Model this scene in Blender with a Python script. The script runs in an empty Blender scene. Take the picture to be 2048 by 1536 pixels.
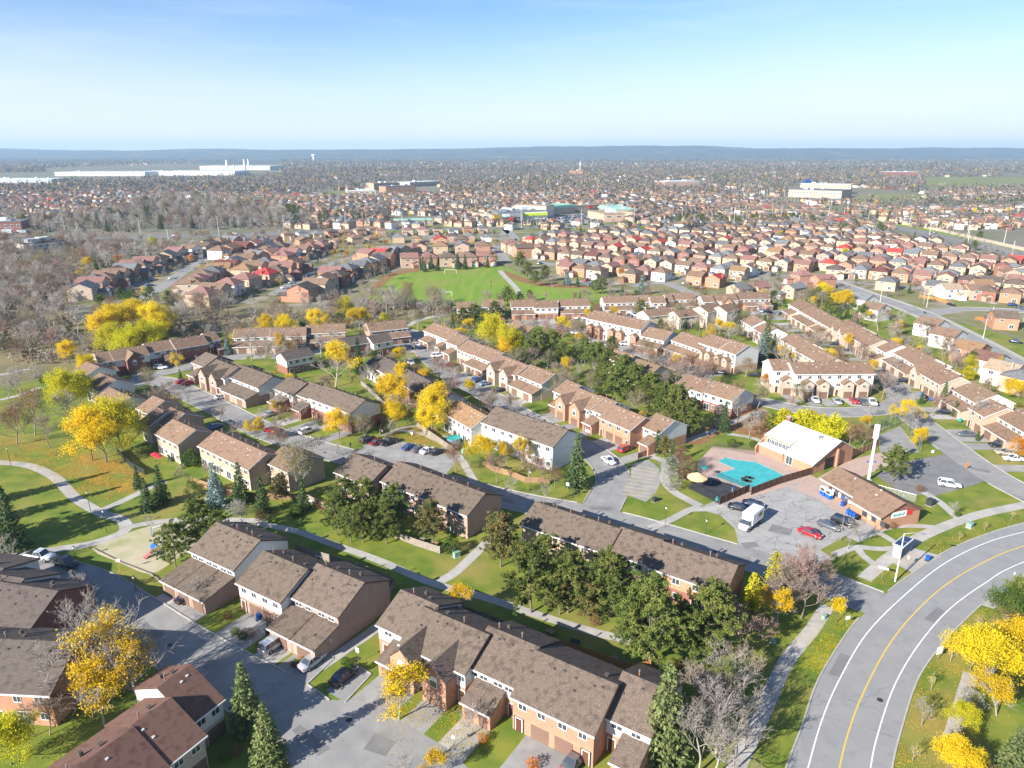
import bpy, bmesh, math, random
import numpy as np
from mathutils import Vector, Matrix
rad = math.radians
sc = bpy.context.scene
COL = sc.collection
random.seed(7)
# ---------------------------------------------------------------- camera
CAMH, FPX, HOR = 72.0, 1422.0, 303.0          # drone height (m), focal length in photo pixels, horizon row
PITCH = math.atan((768 - HOR) / FPX)
cam = bpy.data.cameras.new('camera'); camo = bpy.data.objects.new('camera', cam); COL.objects.link(camo)
camo.location = (0, 0, CAMH); camo.rotation_euler = (math.pi / 2 - PITCH, 0, 0)
cam.sensor_fit = 'HORIZONTAL'; cam.sensor_width = 36; cam.lens = 36 * FPX / 2048
cam.clip_start = 1; cam.clip_end = 40000
sc.camera = camo
# ---------------------------------------------------------------- sky, sun, exposure
SUN_EL, SUN_AZ = rad(27), rad(228.7)           # azimuth clockwise from +Y (the view direction)
w = bpy.data.worlds.new('World'); sc.world = w; w.use_nodes = True
nt = w.node_tree; N = nt.nodes; bg = N['Background']
sky = N.new('ShaderNodeTexSky'); sky.sky_type = 'NISHITA'; sky.sun_disc = False
sky.sun_elevation = SUN_EL; sky.sun_rotation = SUN_AZ
sky.altitude = 300; sky.air_density = 1.0; sky.dust_density = 0.1; sky.ozone_density = 2.5
# thin high cloud, stretched along the horizon
tc = N.new('ShaderNodeTexCoord'); mp = N.new('ShaderNodeMapping'); mp.inputs['Scale'].default_value = (1.6, 1.6, 14)
nz = N.new('ShaderNodeTexNoise'); nz.inputs['Scale'].default_value = 2.2; nz.inputs['Detail'].default_value = 7; nz.inputs['Roughness'].default_value = .6
cr = N.new('ShaderNodeMapRange'); cr.inputs['From Min'].default_value = .5; cr.inputs['From Max'].default_value = .8
cr.inputs['To Max'].default_value = .22
mx = N.new('ShaderNodeMixRGB'); mx.inputs['Color2'].default_value = (8.2, 8.5, 8.7, 1)
nt.links.new(tc.outputs['Generated'], mp.inputs['Vector']); nt.links.new(mp.outputs[0], nz.inputs['Vector'])
nt.links.new(nz.outputs[0], cr.inputs['Value']); nt.links.new(cr.outputs[0], mx.inputs['Fac'])
# pale veil of thin cloud and moisture, thicker towards the horizon
sx = N.new('ShaderNodeSeparateXYZ'); nt.links.new(tc.outputs['Generated'], sx.inputs[0])
ab = N.new('ShaderNodeMath'); ab.operation = 'ABSOLUTE'; nt.links.new(sx.outputs[2], ab.inputs[0])
n2 = N.new('ShaderNodeTexNoise'); n2.inputs['Scale'].default_value = 1.1; n2.inputs['Detail'].default_value = 3; nt.links.new(tc.outputs['Generated'], n2.inputs['Vector'])
ad = N.new('ShaderNodeMath'); ad.operation = 'MULTIPLY_ADD'; ad.inputs[1].default_value = -.16; nt.links.new(n2.outputs[0], ad.inputs[0]); nt.links.new(ab.outputs[0], ad.inputs[2])
vr = N.new('ShaderNodeMapRange'); vr.interpolation_type = 'SMOOTHSTEP'; vr.inputs['From Min'].default_value = -.085; vr.inputs['From Max'].default_value = .10; vr.inputs['To Min'].default_value = .97; vr.inputs['To Max'].default_value = .05
nt.links.new(ad.outputs[0], vr.inputs['Value'])
vx = N.new('ShaderNodeMixRGB'); vx.inputs['Color2'].default_value = (6.9, 7.5, 8.0, 1); nt.links.new(vr.outputs[0], vx.inputs['Fac'])
tn = N.new('ShaderNodeMixRGB'); tn.blend_type = 'MULTIPLY'; tn.inputs['Fac'].default_value = 1; tn.inputs['Color2'].default_value = (.80, 1.0, 1.28, 1); nt.links.new(sky.outputs[0], tn.inputs['Color1']); nt.links.new(tn.outputs[0], vx.inputs['Color1']); nt.links.new(vx.outputs[0], mx.inputs['Color1']); nt.links.new(mx.outputs[0], bg.inputs['Color'])
bg.inputs['Strength'].default_value = 0.06
sl = bpy.data.lights.new('sun', 'SUN'); sl.energy = 5.0; sl.angle = rad(0.5); sl.color = (1, .945, .87)
so = bpy.data.objects.new('sun', sl); COL.objects.link(so)
so.rotation_euler = Vector((-math.sin(SUN_AZ) * math.cos(SUN_EL), -math.cos(SUN_AZ) * math.cos(SUN_EL), -math.sin(SUN_EL))).to_track_quat('-Z', 'Y').to_euler()
so.location = (-200, -200, 300)
sc.view_settings.view_transform = 'Standard'; sc.view_settings.look = 'None'
sc.view_settings.exposure = 1.2; sc.view_settings.gamma = 1; sc.view_settings.use_curve_mapping = False
cy = sc.cycles
cy.max_bounces = 5; cy.diffuse_bounces = 2; cy.glossy_bounces = 2; cy.transmission_bounces = 2; cy.transparent_max_bounces = 4
cy.volume_bounces = 0; cy.use_denoising = True; cy.caustics_reflective = False; cy.caustics_refractive = False
try: cy.denoising_prefilter = 'ACCURATE'
except Exception: pass

# ---------------------------------------------------------------- measuring: a photo pixel to a place on the ground (or at height z)
_c, _s = math.cos(PITCH), math.sin(PITCH)
def G(x, y, z=0.0):
    u = (x - 1024) / FPX; v = (y - 768) / FPX
    k = (CAMH - z) / (v * _c + _s)
    return Vector((u * k, (_c - v * _s) * k))

# ---------------------------------------------------------------- materials
def _nodes(name):
    m = bpy.data.materials.new(name); m.use_nodes = True
    t = m.node_tree; return m, t, t.nodes['Principled BSDF']
def noise_mix(t, coord, ca, cb, scale, lo=.35, hi=.65, detail=4, stretch=None):
    n = t.nodes.new('ShaderNodeTexNoise'); n.inputs['Scale'].default_value = scale; n.inputs['Detail'].default_value = detail
    if stretch:
        q = t.nodes.new('ShaderNodeMapping'); q.inputs['Scale'].default_value = stretch
        t.links.new(coord, q.inputs[0]); coord = q.outputs[0]
    t.links.new(coord, n.inputs['Vector'])
    r = t.nodes.new('ShaderNodeMapRange'); r.inputs['From Min'].default_value = lo; r.inputs['From Max'].default_value = hi
    t.links.new(n.outputs[0], r.inputs['Value'])
    x = t.nodes.new('ShaderNodeMixRGB'); t.links.new(r.outputs[0], x.inputs['Fac'])
    for s_, c in (('Color1', ca), ('Color2', cb)):
        if isinstance(c, tuple): x.inputs[s_].default_value = (*c, 1)
        else: t.links.new(c, x.inputs[s_])
    return x.outputs[0]
MATS = {}
def M(name, col, col2=None, scale=2.0, lo=.35, hi=.65, col3=None, scale3=.15, lo3=.5, hi3=.7, rough=.9, spec=.25, metal=0, bump=0, bscale=20, world=False, var=0, brick=None, stretch=None, wave=None, blend=None, coat=0):
    m, t, b = _nodes(name); MATS[name] = m
    b.inputs['Roughness'].default_value = rough; b.inputs['Specular IOR Level'].default_value = spec; b.inputs['Metallic'].default_value = metal
    if coat: b.inputs['Coat Weight'].default_value = coat; b.inputs['Coat Roughness'].default_value = .05
    tcn = t.nodes.new('ShaderNodeTexCoord'); co = tcn.outputs['Object']
    if world: co = t.nodes.new('ShaderNodeNewGeometry').outputs['Position']
    c = col
    if col2: c = noise_mix(t, co, col, col2, scale, lo, hi, stretch=stretch)
    if col3: c = noise_mix(t, co, c, col3, scale3, lo3, hi3)
    if brick:                                    # courses: mortar joints on upright walls
        sp = t.nodes.new('ShaderNodeSeparateXYZ'); t.links.new(co, sp.inputs[0])
        ad = t.nodes.new('ShaderNodeMath'); t.links.new(sp.outputs[0], ad.inputs[0]); t.links.new(sp.outputs[1], ad.inputs[1])
        cb = t.nodes.new('ShaderNodeCombineXYZ'); t.links.new(ad.outputs[0], cb.inputs[0]); t.links.new(sp.outputs[2], cb.inputs[1])
        bt = t.nodes.new('ShaderNodeTexBrick'); bt.inputs['Scale'].default_value = brick[0]; bt.inputs['Mortar Size'].default_value = .03
        t.links.new(cb.outputs[0], bt.inputs['Vector']); bt.inputs['Mortar'].default_value = (*brick[1], 1)
        if isinstance(c, tuple): bt.inputs['Color1'].default_value = (*c, 1); bt.inputs['Color2'].default_value = (*[v * .8 for v in c], 1)
        else:
            t.links.new(c, bt.inputs['Color1'])
            hs = t.nodes.new('ShaderNodeHueSaturation'); hs.inputs['Value'].default_value = .78; t.links.new(c, hs.inputs['Color']); t.links.new(hs.outputs[0], bt.inputs['Color2'])
        c = bt.outputs['Color']
    if var:                                      # small tone difference from one object to the next
        oi = t.nodes.new('ShaderNodeObjectInfo'); r = t.nodes.new('ShaderNodeMapRange')
        r.inputs['To Min'].default_value = 1 - var; r.inputs['To Max'].default_value = 1 + var
        t.links.new(oi.outputs['Random'], r.inputs['Value'])
        hs = t.nodes.new('ShaderNodeHueSaturation'); t.links.new(r.outputs[0], hs.inputs['Value'])
        r2 = t.nodes.new('ShaderNodeMapRange'); r2.inputs['To Min'].default_value = .5 - var * .06; r2.inputs['To Max'].default_value = .5 + var * .06
        m2 = t.nodes.new('ShaderNodeMath'); m2.operation = 'FRACT'; m1 = t.nodes.new('ShaderNodeMath'); m1.operation = 'MULTIPLY'; m1.inputs[1].default_value = 7.31
        t.links.new(oi.outputs['Random'], m1.inputs[0]); t.links.new(m1.outputs[0], m2.inputs[0]); t.links.new(m2.outputs[0], r2.inputs['Value']); t.links.new(r2.outputs[0], hs.inputs['Hue'])
        if isinstance(c, tuple): hs.inputs['Color'].default_value = (*c, 1)
        else: t.links.new(c, hs.inputs['Color'])
        c = hs.outputs[0]
    if isinstance(c, tuple): b.inputs['Base Color'].default_value = (*c, 1)
    else: t.links.new(c, b.inputs['Base Color'])
    if bump or wave:
        bn = t.nodes.new('ShaderNodeBump'); bn.inputs['Strength'].default_value = bump or .4; bn.inputs['Distance'].default_value = .05
        if wave:
            q = t.nodes.new('ShaderNodeTexWave'); q.bands_direction = wave[0]; q.wave_profile = 'SAW'; q.inputs['Scale'].default_value = wave[1]
        else:
            q = t.nodes.new('ShaderNodeTexNoise'); q.inputs['Scale'].default_value = bscale
        t.links.new(co, q.inputs['Vector']); t.links.new(q.outputs[1 if not wave else 1], bn.inputs['Height']) if False else t.links.new(q.outputs[0], bn.inputs['Height'])
        t.links.new(bn.outputs[0], b.inputs['Normal'])
    return m
def leaf(name, col, col2, var=.25, trans=.35, scale=.9):
    m = M(name, col, col2, scale=scale, lo=.35, hi=.65, var=var, rough=.8, spec=.15)
    t = m.node_tree; b = t.nodes['Principled BSDF']; out = t.nodes['Material Output']
    tr = t.nodes.new('ShaderNodeBsdfTranslucent'); mix = t.nodes.new('ShaderNodeMixShader'); mix.inputs[0].default_value = trans
    t.links.new(b.inputs['Base Color'].links[0].from_socket, tr.inputs['Color'])
    t.links.new(b.outputs[0], mix.inputs[1]); t.links.new(tr.outputs[0], mix.inputs[2]); t.links.new(mix.outputs[0], out.inputs['Surface'])
    return m

# ground
M('suburb_grass', (.15, .16, .05), (.20, .18, .08), scale=.06, col3=(.27, .24, .19), scale3=.05, lo3=.5, hi3=.62, world=True)
M('grass', (.095, .155, .016), (.20, .215, .03), scale=.22, col3=(.28, .22, .065), scale3=.06, lo3=.52, hi3=.75, world=True, bump=.5, bscale=6)
M('meadow', (.20, .16, .075), (.13, .13, .05), scale=.05, col3=(.28, .22, .12), scale3=.02, lo3=.5, hi3=.68, world=True, bump=.4, bscale=3)
M('pitch_grass', (.13, .235, .018), (.20, .27, .03), scale=.08, col3=(.22, .23, .05), scale3=.03, lo3=.5, hi3=.7, world=True, stretch=(3, .35, 1))
M('far_field', (.15, .185, .05), (.22, .21, .08), scale=.02, world=True)
M('far_ground', (.20, .175, .125), (.14, .15, .07), scale=.02, col3=(.20, .18, .14), scale3=.008, lo3=.45, hi3=.65, world=True)
M('hill', (.12, .115, .09), (.075, .085, .055), scale=.004, col3=(.19, .16, .08), scale3=.0022, lo3=.6, hi3=.66, world=True)
M('asphalt', (.245, .24, .23), (.295, .285, .268), scale=.35, col3=(.19, .187, .182), scale3=.12, lo3=.52, hi3=.8, world=True, bump=.25, bscale=40, rough=.85)
M('asphalt_new', (.17, .168, .165), (.21, .205, .198), scale=.4, world=True, bump=.2, bscale=40, rough=.85)
M('road_asphalt', (.25, .248, .245), (.28, .275, .265), scale=.25, col3=(.225, .224, .222), scale3=.6, lo3=.5, hi3=.8, world=True, bump=.2, bscale=50, rough=.85)
M('concrete', (.36, .34, .31), (.43, .41, .37), scale=.6, col3=(.30, .285, .26), scale3=.2, lo3=.5, hi3=.75, world=True, bump=.2, bscale=15)
M('driveway_grey', (.27, .265, .25), (.33, .32, .30), scale=.5, col3=(.22, .215, .21), scale3=.2, lo3=.5, hi3=.75, world=True, bump=.2, bscale=20)
M('kerb', (.42, .40, .36), (.34, .32, .28), scale=.8, world=True)
M('white_paint', (.72, .72, .70), (.55, .55, .54), scale=3, lo=.5, hi=.8, world=True)
M('yellow_paint', (.70, .46, .05), (.55, .38, .08), scale=3, lo=.5, hi=.8, world=True)
M('sand', (.46, .40, .28), (.36, .34, .19), scale=.25, col3=(.25, .27, .09), scale3=.12, lo3=.55, hi3=.72, world=True, bump=.4, bscale=8)
M('pool_paving', (.46, .33, .27), (.40, .30, .25), scale=.5, world=True)
M('mulch', (.20, .10, .045), (.28, .16, .06), scale=.6, world=True)
M('soil', (.10, .08, .05), (.15, .11, .06), scale=.8, world=True)
# cracked car park, and faint sealed cracks and stains on the streets
M('cracked_asphalt', (.30, .29, .275), (.36, .35, .33), scale=.3, world=True, rough=.9)
def cracks(name, scale, width, dark, mask):
    m = MATS[name]; t = m.node_tree; b = t.nodes['Principled BSDF']; src = b.inputs['Base Color'].links[0].from_socket
    vo = t.nodes.new('ShaderNodeTexVoronoi'); vo.feature = 'DISTANCE_TO_EDGE'; vo.inputs['Scale'].default_value = scale; vo.inputs['Randomness'].default_value = 1
    ge = t.nodes.new('ShaderNodeNewGeometry'); nn = t.nodes.new('ShaderNodeTexNoise'); nn.inputs['Scale'].default_value = .5
    va = t.nodes.new('ShaderNodeVectorMath'); va.operation = 'MULTIPLY_ADD'; va.inputs[1].default_value = (2.5, 2.5, 0)
    t.links.new(ge.outputs['Position'], nn.inputs['Vector']); t.links.new(nn.outputs['Color'], va.inputs[0]); t.links.new(ge.outputs['Position'], va.inputs[2]); t.links.new(va.outputs[0], vo.inputs['Vector'])
    mr = t.nodes.new('ShaderNodeMapRange'); mr.inputs['From Max'].default_value = width; t.links.new(vo.outputs['Distance'], mr.inputs['Value'])
    mk = t.nodes.new('ShaderNodeTexNoise'); mk.inputs['Scale'].default_value = .06; t.links.new(ge.outputs['Position'], mk.inputs['Vector'])
    mm = t.nodes.new('ShaderNodeMapRange'); mm.inputs['From Min'].default_value = mask; mm.inputs['From Max'].default_value = mask + .08; t.links.new(mk.outputs[0], mm.inputs['Value'])
    mxx = t.nodes.new('ShaderNodeMath'); mxx.operation = 'MAXIMUM'; inv = t.nodes.new('ShaderNodeMath'); inv.operation = 'SUBTRACT'; inv.inputs[0].default_value = 1
    t.links.new(mm.outputs[0], inv.inputs[1]); t.links.new(mr.outputs[0], mxx.inputs[0]); t.links.new(inv.outputs[0], mxx.inputs[1])
    hs = t.nodes.new('ShaderNodeHueSaturation'); hs.inputs['Value'].default_value = dark; t.links.new(src, hs.inputs['Color'])
    xm = t.nodes.new('ShaderNodeMixRGB'); t.links.new(hs.outputs[0], xm.inputs['Color1']); t.links.new(src, xm.inputs['Color2']); t.links.new(mxx.outputs[0], xm.inputs['Fac'])
    st = t.nodes.new('ShaderNodeTexNoise'); st.inputs['Scale'].default_value = .9; st.inputs['Detail'].default_value = 5; t.links.new(ge.outputs['Position'], st.inputs['Vector'])
    sr = t.nodes.new('ShaderNodeMapRange'); sr.inputs['From Min'].default_value = .64; sr.inputs['From Max'].default_value = .74; sr.inputs['To Max'].default_value = .45; t.links.new(st.outputs[0], sr.inputs['Value'])
    h2 = t.nodes.new('ShaderNodeHueSaturation'); h2.inputs['Value'].default_value = .6; t.links.new(xm.outputs[0], h2.inputs['Color'])
    x2 = t.nodes.new('ShaderNodeMixRGB'); t.links.new(xm.outputs[0], x2.inputs['Color1']); t.links.new(h2.outputs[0], x2.inputs['Color2']); t.links.new(sr.outputs[0], x2.inputs['Fac'])
    t.links.new(x2.outputs[0], b.inputs['Base Color'])
cracks('cracked_asphalt', .3, .022, .45, .0); cracks('asphalt', .16, .010, .62, .46); cracks('road_asphalt', .09, .006, .7, .5); cracks('driveway_grey', .2, .010, .7, .45)
# buildings
def roofmat(name, c, blotch):
    m = M(name, c, blotch, scale=6.5, lo=.46, hi=.72, col3=tuple(v * .72 for v in c), scale3=1.1, lo3=.5, hi3=.7, rough=.95, spec=.1, var=.07)
    t = m.node_tree; b = t.nodes['Principled BSDF']
    for n in list(t.nodes):
        if n.type == 'TEX_NOISE': n.inputs['Detail'].default_value = 2
    wv = t.nodes.new('ShaderNodeTexWave'); wv.bands_direction = 'Y'; wv.wave_profile = 'SAW'; wv.inputs['Scale'].default_value = 1.1; wv.inputs['Distortion'].default_value = .4
    q = t.nodes.new('ShaderNodeTexCoord'); t.links.new(q.outputs['Object'], wv.inputs['Vector'])
    bn = t.nodes.new('ShaderNodeBump'); bn.inputs['Strength'].default_value = .35; bn.inputs['Distance'].default_value = .06
    t.links.new(wv.outputs[0], bn.inputs['Height']); t.links.new(bn.outputs[0], b.inputs['Normal'])
    return m
roofmat('roof_taupe', (.125, .095, .075), (.21, .165, .125))
roofmat('roof_dark', (.105, .085, .075), (.15, .125, .105))
roofmat('roof_red', (.165, .092, .07), (.19, .11, .085))
roofmat('roof_brown', (.205, .135, .092), (.25, .17, .12))
roofmat('roof_tan', (.26, .16, .088), (.30, .19, .11))
roofmat('roof_grey', (.13, .135, .14), (.17, .175, .18))
roofmat('roof_slate', (.17, .18, .185), (.22, .23, .23))
roofmat('roof_crimson', (.40, .06, .05), (.46, .09, .07))
roofmat('roof_maroon', (.15, .065, .055), (.18, .08, .07))
roofmat('roof_rose', (.25, .135, .115), (.29, .165, .14))
roofmat('roof_beige', (.33, .25, .17), (.38, .29, .2))
MO = (.34, .30, .26)
M('brick_orange', (.46, .18, .08), (.53, .22, .10), scale=1.2, brick=(2.0, MO), rough=.9, var=.06)
M('brick_red', (.26, .065, .035), (.32, .09, .05), scale=1.2, brick=(2.0, (.25, .2, .17)), rough=.9, var=.06)
M('brick_pink', (.40, .235, .175), (.46, .28, .21), scale=1.0, brick=(2.0, MO), rough=.9, var=.06)
M('brick_buff', (.52, .36, .21), (.58, .41, .25), scale=1.0, brick=(2.0, MO), rough=.9, var=.08)
M('brick_tan', (.55, .43, .31), (.61, .48, .36), scale=1.0, brick=(2.0, MO), rough=.9, var=.08)
M('brick_peach', (.54, .345, .225), (.60, .40, .27), scale=1.0, brick=(2.0, MO), rough=.9, var=.08)
M('siding_white', (.72, .71, .68), (.66, .65, .62), scale=.8, rough=.6, wave=('Z', 2.4), var=.04)
M('siding_cream', (.62, .56, .45), (.57, .51, .41), scale=.8, rough=.6, wave=('Z', 2.4), var=.04)
M('siding_beige', (.48, .40, .31), (.44, .37, .28), scale=.8, rough=.65, wave=('Z', 2.4))
M('trim_white', (.74, .73, .70), rough=.5)
M('trim_brown', (.10, .06, .042), rough=.6)
M('garage_brown', (.20, .125, .09), (.17, .105, .078), scale=1, rough=.55, var=.12)
M('garage_white', (.66, .64, .60), rough=.5, var=.06)
M('door_paint', (.12, .05, .03), rough=.45, var=.3)
M('pipe_metal', (.42, .40, .38), rough=.45, metal=.7, spec=.5)
M('pipe_rust', (.30, .14, .085), rough=.7)
M('vent_plastic', (.085, .07, .06), rough=.7)
M('vent_pale', (.55, .52, .48), rough=.6)
M('metal_white', (.62, .66, .64), (.56, .60, .58), scale=.4, rough=.4, stretch=(6, .3, 1))
M('metal_grey', (.40, .41, .42), rough=.45, metal=.6, spec=.5)
M('metal_dark', (.04, .042, .045), rough=.5)
M('pole_concrete', (.55, .54, .51), (.48, .47, .44), scale=1, rough=.8)
M('timber', (.33, .20, .10), (.26, .17, .10), scale=1.5, rough=.85, var=.15)
M('timber_grey', (.30, .255, .21), (.24, .205, .17), scale=1.5, rough=.9, var=.12)
M('timber_orange', (.46, .23, .075), (.40, .19, .06), scale=1.5, rough=.85, var=.1)
M('timber_dark', (.115, .062, .043), (.09, .05, .035), scale=1.5, rough=.8, var=.1)
gm, gt, gb = _nodes('glass'); MATS['glass'] = gm
gb.inputs['Base Color'].default_value = (.05, .06, .075, 1); gb.inputs['Roughness'].default_value = .06; gb.inputs['Specular IOR Level'].default_value = .9
M('glass_curtain', (.38, .38, .36), (.12, .13, .14), scale=1.4, lo=.45, hi=.55, rough=.15, spec=.7, var=.3)
M('tyre', (.02, .02, .02), rough=.8)
M('rim', (.45, .45, .46), rough=.3, metal=.8)
M('lamp_clear', (.75, .75, .73), rough=.15, spec=.7)
M('lamp_red', (.45, .02, .015), rough=.2, spec=.7)
M('plastic_blue', (.015, .10, .42), rough=.45, var=.1)
M('plastic_green', (.015, .26, .10), rough=.45)
M('plastic_black', (.02, .02, .022), rough=.5)
M('plastic_teal', (.02, .30, .28), rough=.45)
M('plastic_red', (.60, .03, .03), rough=.45)
M('plastic_yellow', (.70, .45, .02), rough=.45)
M('plastic_orange', (.70, .20, .02), rough=.5)
M('fabric_red', (.62, .03, .06), rough=.8)
M('fabric_tan', (.66, .46, .24), rough=.8)
M('box_green', (.22, .34, .27), rough=.6)
M('pool_cover', (.04, .35, .36), (.07, .41, .41), scale=.6, world=True, rough=.55, bump=.3, bscale=1.2)
def straps(name, heading):
    m = MATS[name]; t = m.node_tree; b = t.nodes['Principled BSDF']; src = b.inputs['Base Color'].links[0].from_socket
    ge = t.nodes.new('ShaderNodeNewGeometry'); mp_ = t.nodes.new('ShaderNodeMapping'); mp_.inputs['Rotation'].default_value = (0, 0, -heading); t.links.new(ge.outputs['Position'], mp_.inputs[0])
    bt = t.nodes.new('ShaderNodeTexBrick'); bt.offset = 0; bt.inputs['Scale'].default_value = 1; bt.inputs['Brick Width'].default_value = 1.2; bt.inputs['Row Height'].default_value = 1.2; bt.inputs['Mortar Size'].default_value = .035; bt.inputs['Mortar'].default_value = (.03, .27, .28, 1)
    t.links.new(mp_.outputs[0], bt.inputs['Vector']); t.links.new(src, bt.inputs['Color1']); t.links.new(src, bt.inputs['Color2']); t.links.new(bt.outputs[0], b.inputs['Base Color'])
straps('pool_cover', rad(-45))
M('puddle', (.075, .05, .02), (.05, .05, .025), scale=.8, world=True, rough=.2)
M('rubber_black', (.035, .035, .042), (.055, .055, .06), scale=.6, world=True)
M('solar', (.02, .035, .09), rough=.1, spec=.8)
M('skin', (.45, .28, .2), rough=.7)
M('cloth_dark', (.04, .045, .06), rough=.9)
for nm, c in dict(silver=(.50, .51, .53), white=(.78, .78, .78), black=(.014, .015, .018), red=(.40, .012, .015), blue=(.03, .09, .26), grey=(.13, .14, .155), navy=(.015, .025, .06), maroon=(.13, .012, .02), beige=(.36, .31, .24), lightblue=(.22, .33, .46)).items():
    M('paint_' + nm, c, rough=.28, spec=.5, metal=.35 if nm in ('silver', 'grey', 'blue', 'lightblue', 'navy') else 0, coat=.8)
# plants
M('bark', (.15, .12, .09), (.21, .175, .14), scale=3, rough=.95)
M('bark_grey', (.30, .265, .23), (.38, .34, .30), scale=3, rough=.95, var=.15)
M('bark_pale', (.50, .46, .41), (.40, .36, .32), scale=2, rough=.95, var=.12)
M('bark_red', (.31, .19, .16), (.36, .24, .20), scale=3, rough=.95, var=.15)
M('bark_brown', (.25, .195, .15), (.33, .265, .21), scale=3, rough=.95, var=.2)
leaf('pine', (.075, .125, .025), (.20, .215, .05), var=.2, trans=.2, scale=.5)
leaf('pine_brown', (.24, .16, .06), (.09, .13, .035), var=.18, trans=.15, scale=.45)
leaf('spruce', (.055, .10, .035), (.10, .145, .05), var=.18, trans=.12, scale=.6)
leaf('spruce_pale', (.10, .15, .05), (.20, .22, .08), var=.15, trans=.15, scale=.5)
leaf('spruce_blue', (.22, .30, .28), (.14, .20, .19), var=.15, trans=.12, scale=.6)
leaf('leaf_yellow', (.72, .51, .010), (.79, .60, .03), var=.12)
leaf('leaf_gold', (.66, .42, .012), (.72, .53, .02), var=.14)
leaf('leaf_lime', (.46, .45, .02), (.62, .54, .025), var=.12)
leaf('leaf_orange', (.56, .19, .018), (.50, .25, .02), var=.16)
leaf('leaf_olive', (.21, .19, .07), (.28, .24, .09), var=.15)
leaf('leaf_russet', (.26, .13, .05), (.20, .12, .06), var=.2)
leaf('leaf_green', (.07, .135, .02), (.12, .17, .03), var=.2)
leaf('leaf_silver', (.36, .36, .31), (.27, .27, .22), var=.15)

# ---------------------------------------------------------------- objects
def link(o, parent=None):
    COL.objects.link(o)
    if parent: o.parent = parent
    return o
def tag(o, label=None, cat=None, group=None, kind=None):
    if label: o['label'] = label
    if cat: o['category'] = cat
    if group: o['group'] = group
    if kind: o['kind'] = kind
    return o
def ob(name, me, parent=None, loc=(0, 0, 0), rz=0.0, scale=None, mat=None, rot=None):
    o = bpy.data.objects.new(name, me); COL.objects.link(o)
    o.location = loc
    o.rotation_euler = rot if rot else (0, 0, rz)
    if scale: o.scale = scale
    if parent: o.parent = parent
    if mat:
        o.material_slots[0].link = 'OBJECT'; o.material_slots[0].material = MATS[mat]
    return o
def empty(name, loc, rz=0.0):
    o = bpy.data.objects.new(name, None); COL.objects.link(o); o.location = loc; o.rotation_euler = (0, 0, rz); o.empty_display_size = .5
    return o
class MB:
    """collects faces; .mesh() makes one mesh"""
    def __init__(s): s.v = []; s.f = []; s.m = []; s.names = []
    def mi(s, mat):
        if mat not in s.names: s.names.append(mat)
        return s.names.index(mat)
    def poly(s, pts, mat):
        n = len(s.v); s.v += [tuple(p) for p in pts]; s.f.append(tuple(range(n, n + len(pts)))); s.m.append(s.mi(mat)); return s
    def box(s, x0, x1, y0, y1, z0, z1, mat):
        n = len(s.v); i = s.mi(mat)
        s.v += [(x0, y0, z0), (x1, y0, z0), (x1, y1, z0), (x0, y1, z0), (x0, y0, z1), (x1, y0, z1), (x1, y1, z1), (x0, y1, z1)]
        for f in ((3, 2, 1, 0), (4, 5, 6, 7), (0, 1, 5, 4), (1, 2, 6, 5), (2, 3, 7, 6), (3, 0, 4, 7)): s.f.append(tuple(n + k for k in f)); s.m.append(i)
        return s
    def ext(s, prof, a, b, axis, mat):
        """profile extruded between a and b; axis x: profile in (y,z), axis y: profile in (x,z), axis z: profile in (x,y)"""
        n = len(s.v); k = len(prof); i = s.mi(mat)
        for t_ in (a, b):
            for p, q in prof: s.v.append((t_, p, q) if axis == 'x' else (p, t_, q) if axis == 'y' else (p, q, t_))
        fl = axis == 'y'
        r0 = tuple(range(n, n + k)); r1 = tuple(range(n + k, n + 2 * k))
        s.f += [r0 if fl else r0[::-1], r1[::-1] if fl else r1]; s.m += [i, i]
        for j in range(k):
            q = (n + j, n + (j + 1) % k, n + k + (j + 1) % k, n + k + j)
            s.f.append(q[::-1] if fl else q); s.m.append(i)
        return s
    def cyl(s, x, y, z0, z1, r0, r1=None, mat='metal_grey', n=8):
        r1 = r0 if r1 is None else r1; k = len(s.v); i = s.mi(mat)
        for z, r in ((z0, r0), (z1, r1)):
            for j in range(n): a = 2 * math.pi * j / n; s.v.append((x + r * math.cos(a), y + r * math.sin(a), z))
        for j in range(n): s.f.append((k + j, k + (j + 1) % n, k + n + (j + 1) % n, k + n + j)); s.m.append(i)
        s.f += [tuple(k + j for j in range(n))[::-1], tuple(k + n + j for j in range(n))]; s.m += [i, i]
        return s
    def bar(s, p, q, r, mat, n=4):
        p, q = Vector(p), Vector(q); d = (q - p).normalized(); u = d.orthogonal().normalized(); v = d.cross(u); k = len(s.v); i = s.mi(mat)
        for c in (p, q):
            for j in range(n): a = 2 * math.pi * j / n + math.pi / 4; s.v.append(tuple(c + u * r * math.cos(a) + v * r * math.sin(a)))
        for j in range(n): s.f.append((k + j, k + (j + 1) % n, k + n + (j + 1) % n, k + n + j)); s.m.append(i)
        s.f += [tuple(k + j for j in range(n))[::-1], tuple(k + n + j for j in range(n))]; s.m += [i, i]
        return s
    def mesh(s, name, smooth=False):
        me = bpy.data.meshes.new(name); me.from_pydata(s.v, [], s.f)
        for nme in s.names: me.materials.append(MATS[nme])
        if len(s.names) > 1: me.polygons.foreach_set('material_index', s.m)
        if smooth: me.polygons.foreach_set('use_smooth', [True] * len(s.f))
        me.update(); return me
    def ob(s, name, parent=None, **k): return ob(name, s.mesh(name), parent, **k)
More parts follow.
